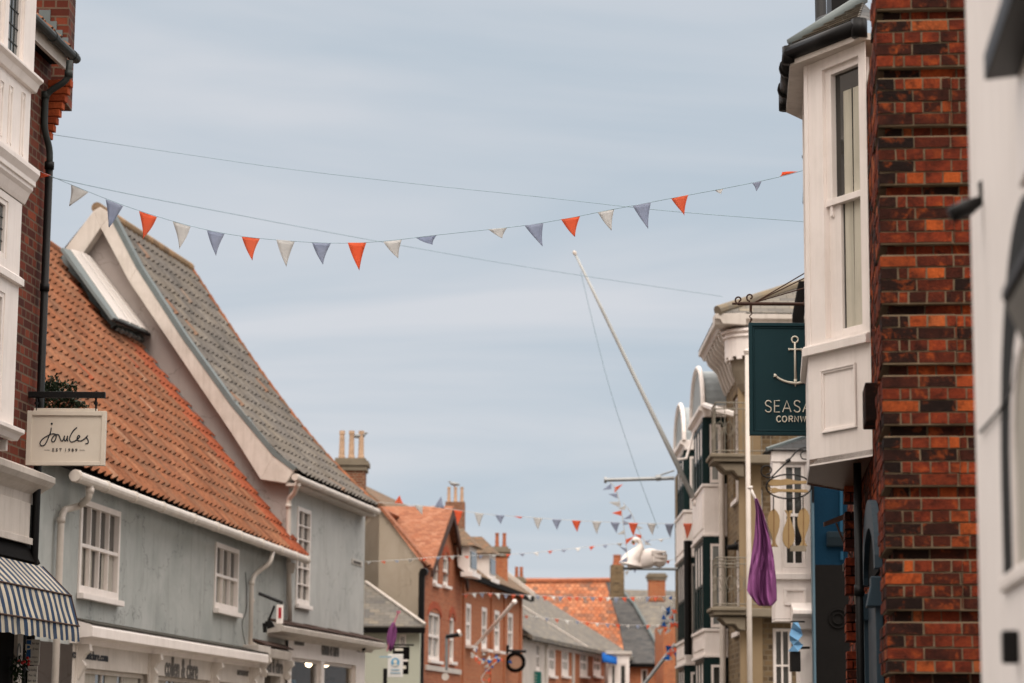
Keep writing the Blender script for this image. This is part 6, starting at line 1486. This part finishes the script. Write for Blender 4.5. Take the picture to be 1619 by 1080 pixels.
MB().box(WF,P(843,1061,ys).x,P(856,1061,ys).x,-ys-.05,-ys,P(843,1085,ys).z,plate_.z+.1).build('board',flat('sign_green',(26,104,96),.5),t)
gl2=MB()
for k in range(5): z=plate_.z-.02-.12*k; gl2.box(WF,P(845,0,ys).x,P(854,0,ys).x,-ys+0,-ys+.01,z-.02,z)
gl2.build('painted_rule',M['ivory'],t)
# blue awning and white shopfront at the end
t=thing('blue_shop_awning','bright blue half-round shop awning at the far end of the low row','awning',P(963,1047,100))
aw=MB(); nA=8
for k in range(nA+1):
    a=math.pi/2*k/nA; aw.v+=[tuple(P(952,1048,100)+Vector((0,-1.0*math.sin(a),.42*math.cos(a)+0))),tuple(P(974,1048,100)+Vector((0,-1.0*math.sin(a),.38*math.cos(a)-.1)))]
for k in range(nA): aw.f.append((2*k,2*k+1,2*k+3,2*k+2)); aw.m.append(0)
aw.poly([P(952,1048,100),P(952,1048,100)+Vector((0,-1,0)),P(952,1048,100)+Vector((0,-.7,.3)),P(952,1048,100)+Vector((0,0,.42))])
aw.build('canvas',M['c_royal'],t,smooth=True,solid=.02)
T=thing('white_corner_shop','small white corner shopfront beside the blue awning','shop',P(978,1150,99.5))
a=P(962,1034,99.5); b=P(995,1034,99.5); w=MB(); F9=Frame(0,99.5,1,0,1); hh=[(P(966,0,99.5).x,P(974,0,99.5).x,1.2,a.z-.4),(P(979,0,99.5).x,P(990,0,99.5).x,1.2,a.z-.4)]; wall(w,F9,a.x,b.x,0,a.z,hh,.12); w.poly([Vector((b.x,99.5,0)),Vector((b.x,103,0)),Vector((b.x,103,a.z)),Vector((b.x,99.5,a.z))]); w.poly([Vector((a.x,99.5,0)),Vector((a.x,103,0)),Vector((a.x,103,a.z)),Vector((a.x,99.5,a.z))]); w.build('wall',M['white'],T)
MB().box(F9,a.x-.1,b.x+.1,-3.5,.12,a.z,a.z+.12).build('flat_roof',M['cream'],T)
for h in hh: window(F9,T,*h,1,(.6,),-.02,.06,.04,sill=.05)
# ------------------------------------------------------------------ F: big mottled roof across the street end
YF=112
T=thing('mottled_roof_house','wide house closing the street with half orange, half dark tiled roof over a brick front','house',P(960,1150,YF))
zeF=P(1000,1048,YF).z; zrF=P(900,920,YF+5).z
def R2(x,y):
    """point of the front roof slope seen at pixel x,y"""
    e=Vector((0,YF-.3,zeF)); nn=Vector((0,-(zrF-zeF),5.3)).normalized(); d=ray(x,y); k=(e-Vector((0,0,CH))).dot(nn)/d.dot(nn); return Vector((0,0,CH))+d*k
def slabp(pts,mat,name,par,up=0): q=[R2(*p)+Vector((0,0,up)) for p in pts]; return MB().prism(q,[p+Vector((0,0,-.12)) for p in q]).build(name,M[mat],par)
slabp([(780,1048),(780,922),(957,920),(978,985),(990,1048)],'plainO','roof',T)
slabp([(990.6,1048),(978.6,985),(957.6,920),(972,922),(1004,960),(1052,1048)],'slateD','slate_roof',T)
v=MB(); v.tube([R2(970,921)+Vector((0,0,.1)),R2(1004,960)+Vector((0,0,.1)),R2(1053,1048)+Vector((0,0,.1))],.08,6); v.build('verge_coping',M['lead'],T)
v=MB(); v.tube([R2(780,921)+Vector((0,0,.05)),R2(968,919)+Vector((0,0,.05))],.12,6); v.build('ridge_tiles',M['terracotta'],T)
w=MB(); F8=Frame(0,YF,1,0,1); x0_,x1_=R2(780,1048).x,R2(1054,1048).x
hh=[(P(1012,0,YF).x,P(1022,0,YF).x,1.4,P(1012,1058,YF).z),(P(1034,0,YF).x,P(1043,0,YF).x,1.4,P(1034,1060,YF).z)]
wall(w,F8,x0_,x1_,0,zeF,hh,.15); w.poly([Vector((x1_,YF,0)),Vector((x1_,YF+8,0)),Vector((x1_,YF+8,zeF)),Vector((x1_,YF,zeF))]); w.build('wall',M['brickD'],T)
for h in hh: window(F8,T,*h,1,(.5,),-.04,.06,.04,sill=.05)
MB().box(F8,x0_,x1_+.1,.15,.35,zeF-.2,zeF-.05).build('gutter',M['blackmat'],T)
# orange roof piece behind
Y2=118; T=thing('orange_tiled_roof_house','house behind with a long plain orange tiled roof on the skyline','house',P(860,1150,Y2))
q=[P(790,940,Y2),P(845,940,Y2),P(960,940,Y2),P(960,930,Y2+3),P(872,914,Y2+4),P(790,914,Y2+4)]
MB().prism(q,[p+Vector((0,0,-.2)) for p in q]).build('roof',M['plain'],T); MB().box(WF,P(790,0,Y2).x,P(960,0,Y2).x,-Y2-6,-Y2-.2,0,P(800,940,Y2).z-.1).build('wall',M['brickD'],T)
# G: grey roof behind on the right
Y3=124; T=thing('grey_slate_house','grey slate roofed house behind on the right of the far street end','house',P(1040,1150,Y3))
q=[P(985,1060,Y3),P(1100,1060,Y3),P(1100,935,Y3+6),P(975,932,Y3+6)]; MB().prism(q,[p+Vector((0,0,-.2)) for p in q]).build('roof',M['slate'],T)
MB().box(WF,P(985,0,Y3).x,P(1100,0,Y3).x,-Y3-10,-Y3-.3,0,P(1000,1060,Y3).z-.2).build('wall',M['brickD'],T)
T=thing('slim_brick_house','narrow orange brick house end squeezed beside the green bays','house',P(1052,1150,100))
MB().box(WF,P(1046,0,100).x,P(1075,0,100).x,-106,-100,0,P(1050,985,100).z).build('wall',M['brickD'],T); MB().prism([P(1044,985,100),P(1076,985,100),P(1076,960,103),P(1050,960,103)],[p+Vector((0,0,-.15)) for p in (P(1044,985,100),P(1076,985,100),P(1076,960,103),P(1050,960,103))]).build('roof',M['slateD'],T)
# ------------------------------------------------------------------ street signs near B
Yq=56
T=thing('pavement_notice_board','white notice board with light blue round emblem on a black post','sign',P(624,1150,Yq))
a=P(613,1034,Yq); b=P(637,1071,Yq); MB().box(WF,a.x,b.x,-Yq-.03,-Yq,b.z,a.z).build('board',flat('white_notice',(222,220,216),.5,var=.05),T,bevel=.01)
c=P(625,1047,Yq-.01); MB().tube([c+Vector((.0,.005,0)),c-Vector((0,.005,0))],.1,20).build('round_emblem',flat('emblem_blue',(110,166,200),.5),T)
MB().tube([c-Vector((0,.006,-.015)),c-Vector((0,.012,-.015))],.045,14).box(WF,c.x-.05,c.x+.05,-c.y+.005,-c.y+.01,c.z-.085,c.z-.045).build('emblem_figure',M['ivory'],T)
lm=MB()
for z_,w_ in ((1059,7),(1064,8)): p=P(625-w_,z_,Yq-.01); q=P(625+w_,z_,Yq-.01); lm.box(WF,p.x,q.x,-p.y,-p.y+.005,p.z-.012,p.z+.012)
lm.box(WF,P(616,0,Yq).x,P(634,0,Yq).x,-Yq,-Yq+.006,P(625,1039,Yq).z-.01,P(625,1038,Yq).z+.005); lm.build('printed_line',flat('faint_blue_print',(140,176,196),.6),T)
MB().box(WF,P(622,0,Yq).x,P(628,0,Yq).x,-Yq-.09,-Yq-.03,0,b.z+.2).build('post',M['black'],T)
T=thing('black_shop_sign','black hanging shop sign behind the white notice board','hanging sign',P(635,1068,58))
a=P(621,1021,58); b=P(647,1066,58); MB().box(WF,a.x,b.x,-58.06,-58,b.z+.35,a.z-.02).box(WF,a.x+.12,b.x-.02,-58.06,-58,b.z,b.z+.3).build('sign_board',M['blackmat'],T,bevel=.01)
MB().box(WF,a.x+.05,a.x+.25,-58,-57.99,a.z-.12,a.z-.06).box(WF,a.x+.2,b.x-.08,-58,-57.99,b.z+.12,b.z+.2).build('painted_strip',M['ivory'],T); MB().box(WF,a.x-.1,b.x+.1,-58.05,-58.02,a.z-.0,a.z+.04).build('bracket',M['black'],T)
T=thing('small_purple_flag','small furled dark purple flag on a thin pole beside the black sign','flag',P(620,1030,57))
MB().tube([P(630,968,57),P(622,988,57),P(612,1030,57)],.018,6).tube([P(630,966,57),P(630,970,57)],.045,8).build('flag_pole',M['pinkcloth'],T)
fl=MB(); cols=6
rws=[(984,620,624),(996,614,627),(1008,611,627),(1018,612,624),(1030,616,619)]
for j,(y,l,r_) in enumerate(rws):
    for i in range(cols+1): fl.v.append(tuple(P(l+(r_-l)*i/cols,y,57+.07*math.sin(i*1.9+j*.3))))
for j in range(len(rws)-1):
    for i in range(cols): a=j*(cols+1)+i; fl.f.append((a,a+1,a+cols+2,a+cols+1)); fl.m.append(0)
fl.build('flag_cloth',M['purple'],T,smooth=True,solid=.01)
# ================================================================== wires and bunting
def wire(name,label,pts,r):
    q=[P(*p) for p in pts]; o=MB().tube(smooth_path(q,10),r,5).build(name,M['cord'],None,loc=q[0]); tag(o,label,'cable'); return o
wire('overhead_cable','thin upper cable crossing the sky above the coral and grey pennants',[(84,213,26.3),(300,245,25.5),(450,266.5,25),(650,290,24),(850,311,23),(1050,333,22),(1276,351,21)],.0028)
wire('overhead_cable','thin lower cable sloping from left house down to the white bracketed eaves',[(84,281,26.3),(200,306,28),(340,333,31),(600,382,36),(850,425,40),(1143,469,43.5)],.0042)
CM={'r':'c_red','g':'c_grey','b':'c_blue','w':'c_white'}
def bunting(label,line,flags,r=.004,lift=.0):
    """line = pixel points with depth; flags = (colour, left xy, right xy, tip xy)"""
    q=[P(*p) for p in line]; t=thing('bunting',label,'bunting',q[0],'strings of triangular pennants')
    MB().tube(smooth_path(q,6),r,5).build('cord',M['c_white'] if r>.003 else M['cord'],t)
    def dep(x):
        for a,b in zip(line,line[1:]):
            if min(a[0],b[0])<=x<=max(a[0],b[0]): return a[2]+(b[2]-a[2])*(x-a[0])/(b[0]-a[0])
        return line[0][2] if abs(x-line[0][0])<abs(x-line[-1][0]) else line[-1][2]
    for c,a,b,tp in flags:
        A=P(a[0],a[1],dep(a[0])); B=P(b[0],b[1],dep(b[0])); Tm=P(tp[0],tp[1],dep((a[0]+b[0])/2)+random.uniform(-.06,.06)); L=(B-A).length
        wv=Vector((0,1,0))*L*.14*random.choice((-1,1)); m=MB(); nn=7; ph=random.uniform(0,3)
        bx=(A+B)/2; dev=Tm-bx
        for j in range(nn+1):
            v=j/nn
            for i in range(5):
                u=i/4; p=A.lerp(B,u).lerp(Tm,v) + wv*math.sin(v*3.1+ph+u*1.4)*(.3+v)*(1-v*.4) + (A-B)*.05*math.sin(math.pi*v)*(1 if dev.x>0 else -1)
                m.v.append(tuple(p))
        for j in range(nn):
            for i in range(4): k=j*5+i; m.f.append((k,k+1,k+6,k+5)); m.m.append(0)
        m.build('pennant',M[CM[c]],t,smooth=True,solid=.002)
    return t
L1=[(50,266,25.6),(65,272,25.4),(110,291,25.2),(180,319,24.9),(235,338,24.6),(287,353.5,24.4),(341,366.5,24.2),(397,375.5,24),(452,380.5,23.8),(509,384,23.5),(565,384,23.3),(621,380,23),(675,373.5,22.8),(730,367.5,22.5),(787,361.5,22.3),(844,354.5,22.1),(902,344.5,21.9),(959,333,21.7),(1015,322.5,21.5),(1075,311,21.3),(1137,299.5,21.1),(1195,288,20.9),(1235,279,20.7),(1272,269,20.6)]
F1=[('r',(64,271),(80,277),(61,282)),('g',(112,292),(140,304),(110,326)),('b',(167,315),(195,326),(172,359)),('r',(220,334),(248,343),(226,378)),('g',(273,350),(301,358),(284,394)),('b',(327,364),(355,369.5),(342,405)),('r',(382,374),(411,377),(399,412)),('g',(437,379),(466,381),(453,422)),('b',(493,383),(523,384.5),(511,419)),('r',(550,384),(579,384),(568,427)),('g',(606,382),(635,379),(630,409)),('b',(658,376),(690,372),(684,387)),('g',(772,363),(802,360),(794,376)),('b',(829,356.5),(859,353),(858,389)),('r',(887,347),(917,342),(909,374)),('g',(945,336),(971,331),(967,364)),('b',(1000,325.5),(1029,320),(1025,361)),('r',(1061,313.5),(1088,308.5),(1082,340)),('g',(1130,300.5),(1144,298),(1140,307)),('b',(1189,289.5),(1204,286.5),(1196,302)),('r',(1232,279.5),(1263,271),(1236,273))]
bunting('long nearest bunting string across the open sky with coral, pale grey and slate blue pennants',L1,F1,.003)
L2=[(598,794,59),(660,799,58.6),(705,804,58.3),(770,813,58),(850,819,57.5),(910,823,57),(1000,827,56),(1060,828,55),(1110,827,53),(1170,824,50),(1212,820,47.5)]
def yL(L,x):
    for a,b in zip(L,L[1:]):
        if a[0]<=x<=b[0]: return a[1]+(b[1]-a[1])*(x-a[0])/(b[0]-a[0])
    return L[-1][1]
F2=[('r',(624,796),(638,797),(632,783)),('g',(655,799),(669,800),(668,814)),('b',(687,802),(703,804),(698,785))]
for c,x,dx,dy in (('r',717,6,24),('g',750,8,22),('b',783,9,14),('r',812,12,3),('g',843,8,19),('b',873,8,17),('r',904,9,18),('g',936,8,20),('b',965,10,17),('r',994,8,21),('g',1023,9,19),('b',1051,9,22),('r',1080,6,25),('w',1109,7,17),('b',1135,6,20),('r',1163,7,22),('w',1190,12,22)):
    F2.append((c,(x,yL(L2,x)),(x+15,yL(L2,x+15)),(x+dx,yL(L2,x+7)+dy)))
bunting('second bunting string crossing above the far roofs to the white pole',L2,F2,.0055)
def auto(label,L,cols,step,wd,h,r,x0=None,skip=()):
    x=x0 or L[0][0]+3; F_=[]; k=0; xe=L[-1][0]
    while x<xe-wd:
        if k not in skip: F_.append((cols[k%len(cols)],(x,yL(L,x)),(x+wd,yL(L,x+wd)),(x+wd*random.uniform(.2,.9),yL(L,x)+h*random.uniform(.7,1.05))))
        x+=step; k+=1
    return bunting(label,L,F_,r)
auto('third thin bunting of mixed pennants from grey house across the brick gable',[(576,888,60),(640,885,63),(700,880,66),(760,878,70),(830,875,74),(900,868,76),(970,860,76),(1060,851,70)],'wrbwrb',22,9,6,.007)
auto('red, white and blue bunting along the eaves of the dormered brick house and onward right',[(730,940,74),(760,937.5,76),(828,941,80),(900,944,82),(980,945,80),(1062,943,68)],'rwbrwbr',12.5,8,9,.007)
auto('lower small bunting in front of the grey slate roof of the low row',[(826,972,84),(880,979,86),(950,986,88),(1010,989,86),(1066,987,70)],'rwbrwb',16,7,7,.007)
auto('small bunting string between dark slate roof and swan',[(985,905,70),(1010,898,68),(1040,890,66),(1066,884,62)],'wbr',13,6,7,.008)
def hang(label,pts,Y,cols,n,sz):
    """a string hanging more or less upright"""
    q=[P(x,y,Y) for x,y in pts]; t=thing('bunting',label,'bunting',q[0],'hanging lengths of bunting'); sp_=smooth_path(q,8); MB().tube(sp_,.008,4).build('cord',M['c_white'],t)
    for k in range(n):
        p=sp_[int((k+.5)/n*(len(sp_)-1))]; a=random.uniform(-.6,.6); s=sz*random.uniform(.7,1.1); d=Vector((math.cos(a),random.uniform(-.3,.3),math.sin(a)))*s*random.choice((1,-1)); e=Vector((0,0,-s*.5))
        m=MB(); m.poly([p,p+e*1.1,p+d+e*.4]); m.build('pennant',M[CM[cols[k%len(cols)]]],t,solid=.01)
hang('bunting tail hanging from the left end of the thin horizontal pole',[(965,762),(974,775),(981,800),(986,830),(990,860),(992,885)],57.5,'brbgrbgrb',10,.26)
hang('second bunting tail drifting right of the first under the horizontal pole',[(985,795),(997,810),(1006,830),(1016,850),(1022,858)],57.5,'gbgr',5,.2)
def cluster(label,pts,Y,n,sz,spx,spy,cols='rwbrbw'):
    q=[P(x,y,Y) for x,y in pts]; t=thing('bunting',label,'bunting',q[0],'gathered bundles of bunting'); sp_=smooth_path(q,8); MB().tube(sp_,.012,4).build('cord',M['c_white'],t)
    for k in range(n):
        p=sp_[int(random.random()*(len(sp_)-1))]+Vector((random.gauss(0,spx),random.uniform(-.2,.2),random.gauss(0,spy)))
        a=random.uniform(0,6.28); s=sz*random.uniform(.7,1.2); d=Vector((math.cos(a),.2,math.sin(a)))*s; e=Vector((math.cos(a+1),-.1,math.sin(a+1)))*s*.8
        m=MB(); m.poly([p,p+d,p+e]); m.build('pennant',M[CM[cols[k%len(cols)]]] if cols[k%len(cols)]!='b' else M['c_royal'],t,solid=.01)
cluster('thick bundle of red, white and blue bunting left of the lower green bay',[(1062,955),(1060,985),(1052,1003)],64,20,.17,.08,.12)
cluster('small bundle of red, white and blue bunting on a diagonal pole below the dark roof',[(1066,1028),(1057,1036),(1048,1040)],64,12,.2,.08,.06)
cluster('loose cloud of red, white and blue bunting in front of the four-windowed brick house',[(745,1032),(765,1045),(790,1040),(762,1070),(770,1085)],70,26,.14,.15,.14)
t=thing('diagonal_pole','thin diagonal pole low in front of the far street end','pole',P(1020,1100,66)); MB().tube([P(1012,1090,66),P(1068,1018,66)],.05,8).build('pole',M['steel'],t)
SKYLOC=(15.7,2.2,5)
RS=1; CHECK=False
# ================================================================== ground, sky, light, camera
bz=12
g=MB(); g.poly([(-600,-100,0),(600,-100,0),(600,1500,0),(-600,1500,0)]); o=g.build('ground',M['paving']); tag(o,None,None,kind='structure')
rd=MB(); rd.poly([(-6.5,-20,.004),(-.6,-20,.004),(6.2,60,.004),(20,130,.004),(4,130,.004),(.0,60,.004)]); o=rd.build('road',M['asphalt']); tag(o,None,None,kind='structure')
wd=bpy.data.worlds.new('World'); SC.world=wd; wd.use_nodes=True; nt=wd.node_tree; nt.nodes.clear()
def wn(k): return nt.nodes.new(k)
out=wn('ShaderNodeOutputWorld'); bg=wn('ShaderNodeBackground'); bg.inputs[1].default_value=.1; nt.links.new(bg.outputs[0],out.inputs[0])
sky=wn('ShaderNodeTexSky'); sky.sky_type='NISHITA'; sky.sun_disc=False; sky.sun_elevation=math.radians(52); sky.sun_rotation=math.radians(205)
tc=wn('ShaderNodeTexCoord'); sx=wn('ShaderNodeSeparateXYZ'); nt.links.new(tc.outputs['Generated'],sx.inputs[0])
def mth(op,a,b=None):
    x=wn('ShaderNodeMath'); x.operation=op
    for i,v in enumerate((a,b)):
        if v is None: continue
        if isinstance(v,bpy.types.NodeSocket): nt.links.new(v,x.inputs[i])
        else: x.inputs[i].default_value=v
    return x.outputs[0]
zc_=mth('ADD',mth('MAXIMUM',sx.outputs[2],0),.22)
cv=wn('ShaderNodeCombineXYZ'); nt.links.new(mth('DIVIDE',sx.outputs[0],zc_),cv.inputs[0]); nt.links.new(mth('DIVIDE',sx.outputs[1],zc_),cv.inputs[1])
mp=wn('ShaderNodeMapping'); nt.links.new(cv.outputs[0],mp.inputs[0]); mp.inputs['Scale'].default_value=(.9,2.4,1); mp.inputs['Rotation'].default_value=(0,0,math.radians(6)); mp.inputs['Location'].default_value=SKYLOC if 'SKYLOC' in globals() else (3.1,1.7,0)
nz=wn('ShaderNodeTexNoise'); nz.inputs['Scale'].default_value=1.15; nz.inputs['Detail'].default_value=5; nz.inputs['Roughness'].default_value=.5; nz.inputs['Distortion'].default_value=.4
nt.links.new(mp.outputs[0],nz.inputs[0])
cr=wn('ShaderNodeValToRGB'); e=cr.color_ramp.elements; e[0].position=.38; e[0].color=(4.85,5.55,6.25,1); e[1].position=.62; e[1].color=(6.4,6.6,7.0,1)
nt.links.new(nz.outputs['Fac'],cr.inputs[0])
# brighter overhead, as under a real overcast
hz=wn('ShaderNodeMapRange'); nt.links.new(sx.outputs[2],hz.inputs[0]); hz.inputs[1].default_value=.12; hz.inputs[2].default_value=.0; hm=wn('ShaderNodeMix'); hm.data_type='RGBA'; nt.links.new(mth('MULTIPLY',hz.outputs[0],.75),hm.inputs[0]); nt.links.new(cr.outputs[0],hm.inputs[6]); hm.inputs[7].default_value=(6.1,6.45,7.0,1)
br=wn('ShaderNodeMapRange'); nt.links.new(sx.outputs[2],br.inputs[0]); br.inputs[1].default_value=.3; br.inputs[2].default_value=.95; br.inputs[3].default_value=1.0; br.inputs[4].default_value=5.2
wm=wn('ShaderNodeMath'); wm.operation='MAXIMUM'; w1=wn('ShaderNodeMapRange'); nt.links.new(sx.outputs[2],w1.inputs[0]); w1.inputs[1].default_value=.3; w1.inputs[2].default_value=.7; w2=wn('ShaderNodeMapRange'); nt.links.new(sx.outputs[1],w2.inputs[0]); w2.inputs[1].default_value=.35; w2.inputs[2].default_value=-.3; nt.links.new(w1.outputs[0],wm.inputs[0]); nt.links.new(w2.outputs[0],wm.inputs[1])
mw=wn('ShaderNodeMix'); mw.data_type='RGBA'; nt.links.new(wm.outputs[0],mw.inputs[0]); nt.links.new(hm.outputs[2],mw.inputs[6]); mw.inputs[7].default_value=(6.6,6.0,5.5,1)
bk_=wn('ShaderNodeMapRange'); nt.links.new(sx.outputs[1],bk_.inputs[0]); bk_.inputs[1].default_value=.35; bk_.inputs[2].default_value=-.6; bk_.inputs[3].default_value=1.0; bk_.inputs[4].default_value=1.15
ml=wn('ShaderNodeVectorMath'); ml.operation='SCALE'; nt.links.new(mw.outputs[2],ml.inputs[0]); nt.links.new(mth('MULTIPLY',br.outputs[0],bk_.outputs[0]),ml.inputs['Scale'])
mx=wn('ShaderNodeMix'); mx.data_type='RGBA'; mx.inputs[0].default_value=.94; nt.links.new(sky.outputs[0],mx.inputs[6]); nt.links.new(ml.outputs[0],mx.inputs[7])
nt.links.new(mx.outputs[2],bg.inputs[0])
sl=bpy.data.lights.new('sun','SUN'); sl.energy=1.1; sl.angle=math.radians(25); sl.color=(1,.93,.86); so=bpy.data.objects.new('sun',sl); COL.objects.link(so)
so.rotation_euler=(math.radians(40),0,math.radians(2)); so.location=(0,0,30)
cam=bpy.data.cameras.new('camera'); co=bpy.data.objects.new('camera',cam); COL.objects.link(co); SC.camera=co
cam.lens=85; cam.sensor_width=36; cam.sensor_fit='HORIZONTAL'; co.location=(0,0,CH); co.rotation_mode='QUATERNION'; from mathutils import Quaternion; co.rotation_quaternion=Quaternion((1,0,0),math.pi/2+PITCH) @ Quaternion((0,0,1),RS*ROLL); cam.clip_end=3000; cam.clip_start=.1
cam.dof.use_dof=True; cam.dof.focus_distance=22.5; cam.dof.aperture_fstop=2.5; cam.dof.aperture_blades=0
bpy.context.view_layer.update()
if CHECK:
    from bpy_extras.object_utils import world_to_camera_view
    SC.render.resolution_x=1619; SC.render.resolution_y=1080
    for px_,py_ in ((100,100),(1500,1000),(809.5,540)):
        c_=world_to_camera_view(SC,co,P(px_,py_,30)); print('CHK',px_,py_,c_.x*1619,(1-c_.y)*1080)
vs=SC.view_settings; vs.view_transform='Standard'; vs.look='None'; vs.exposure=.08; vs.gamma=1
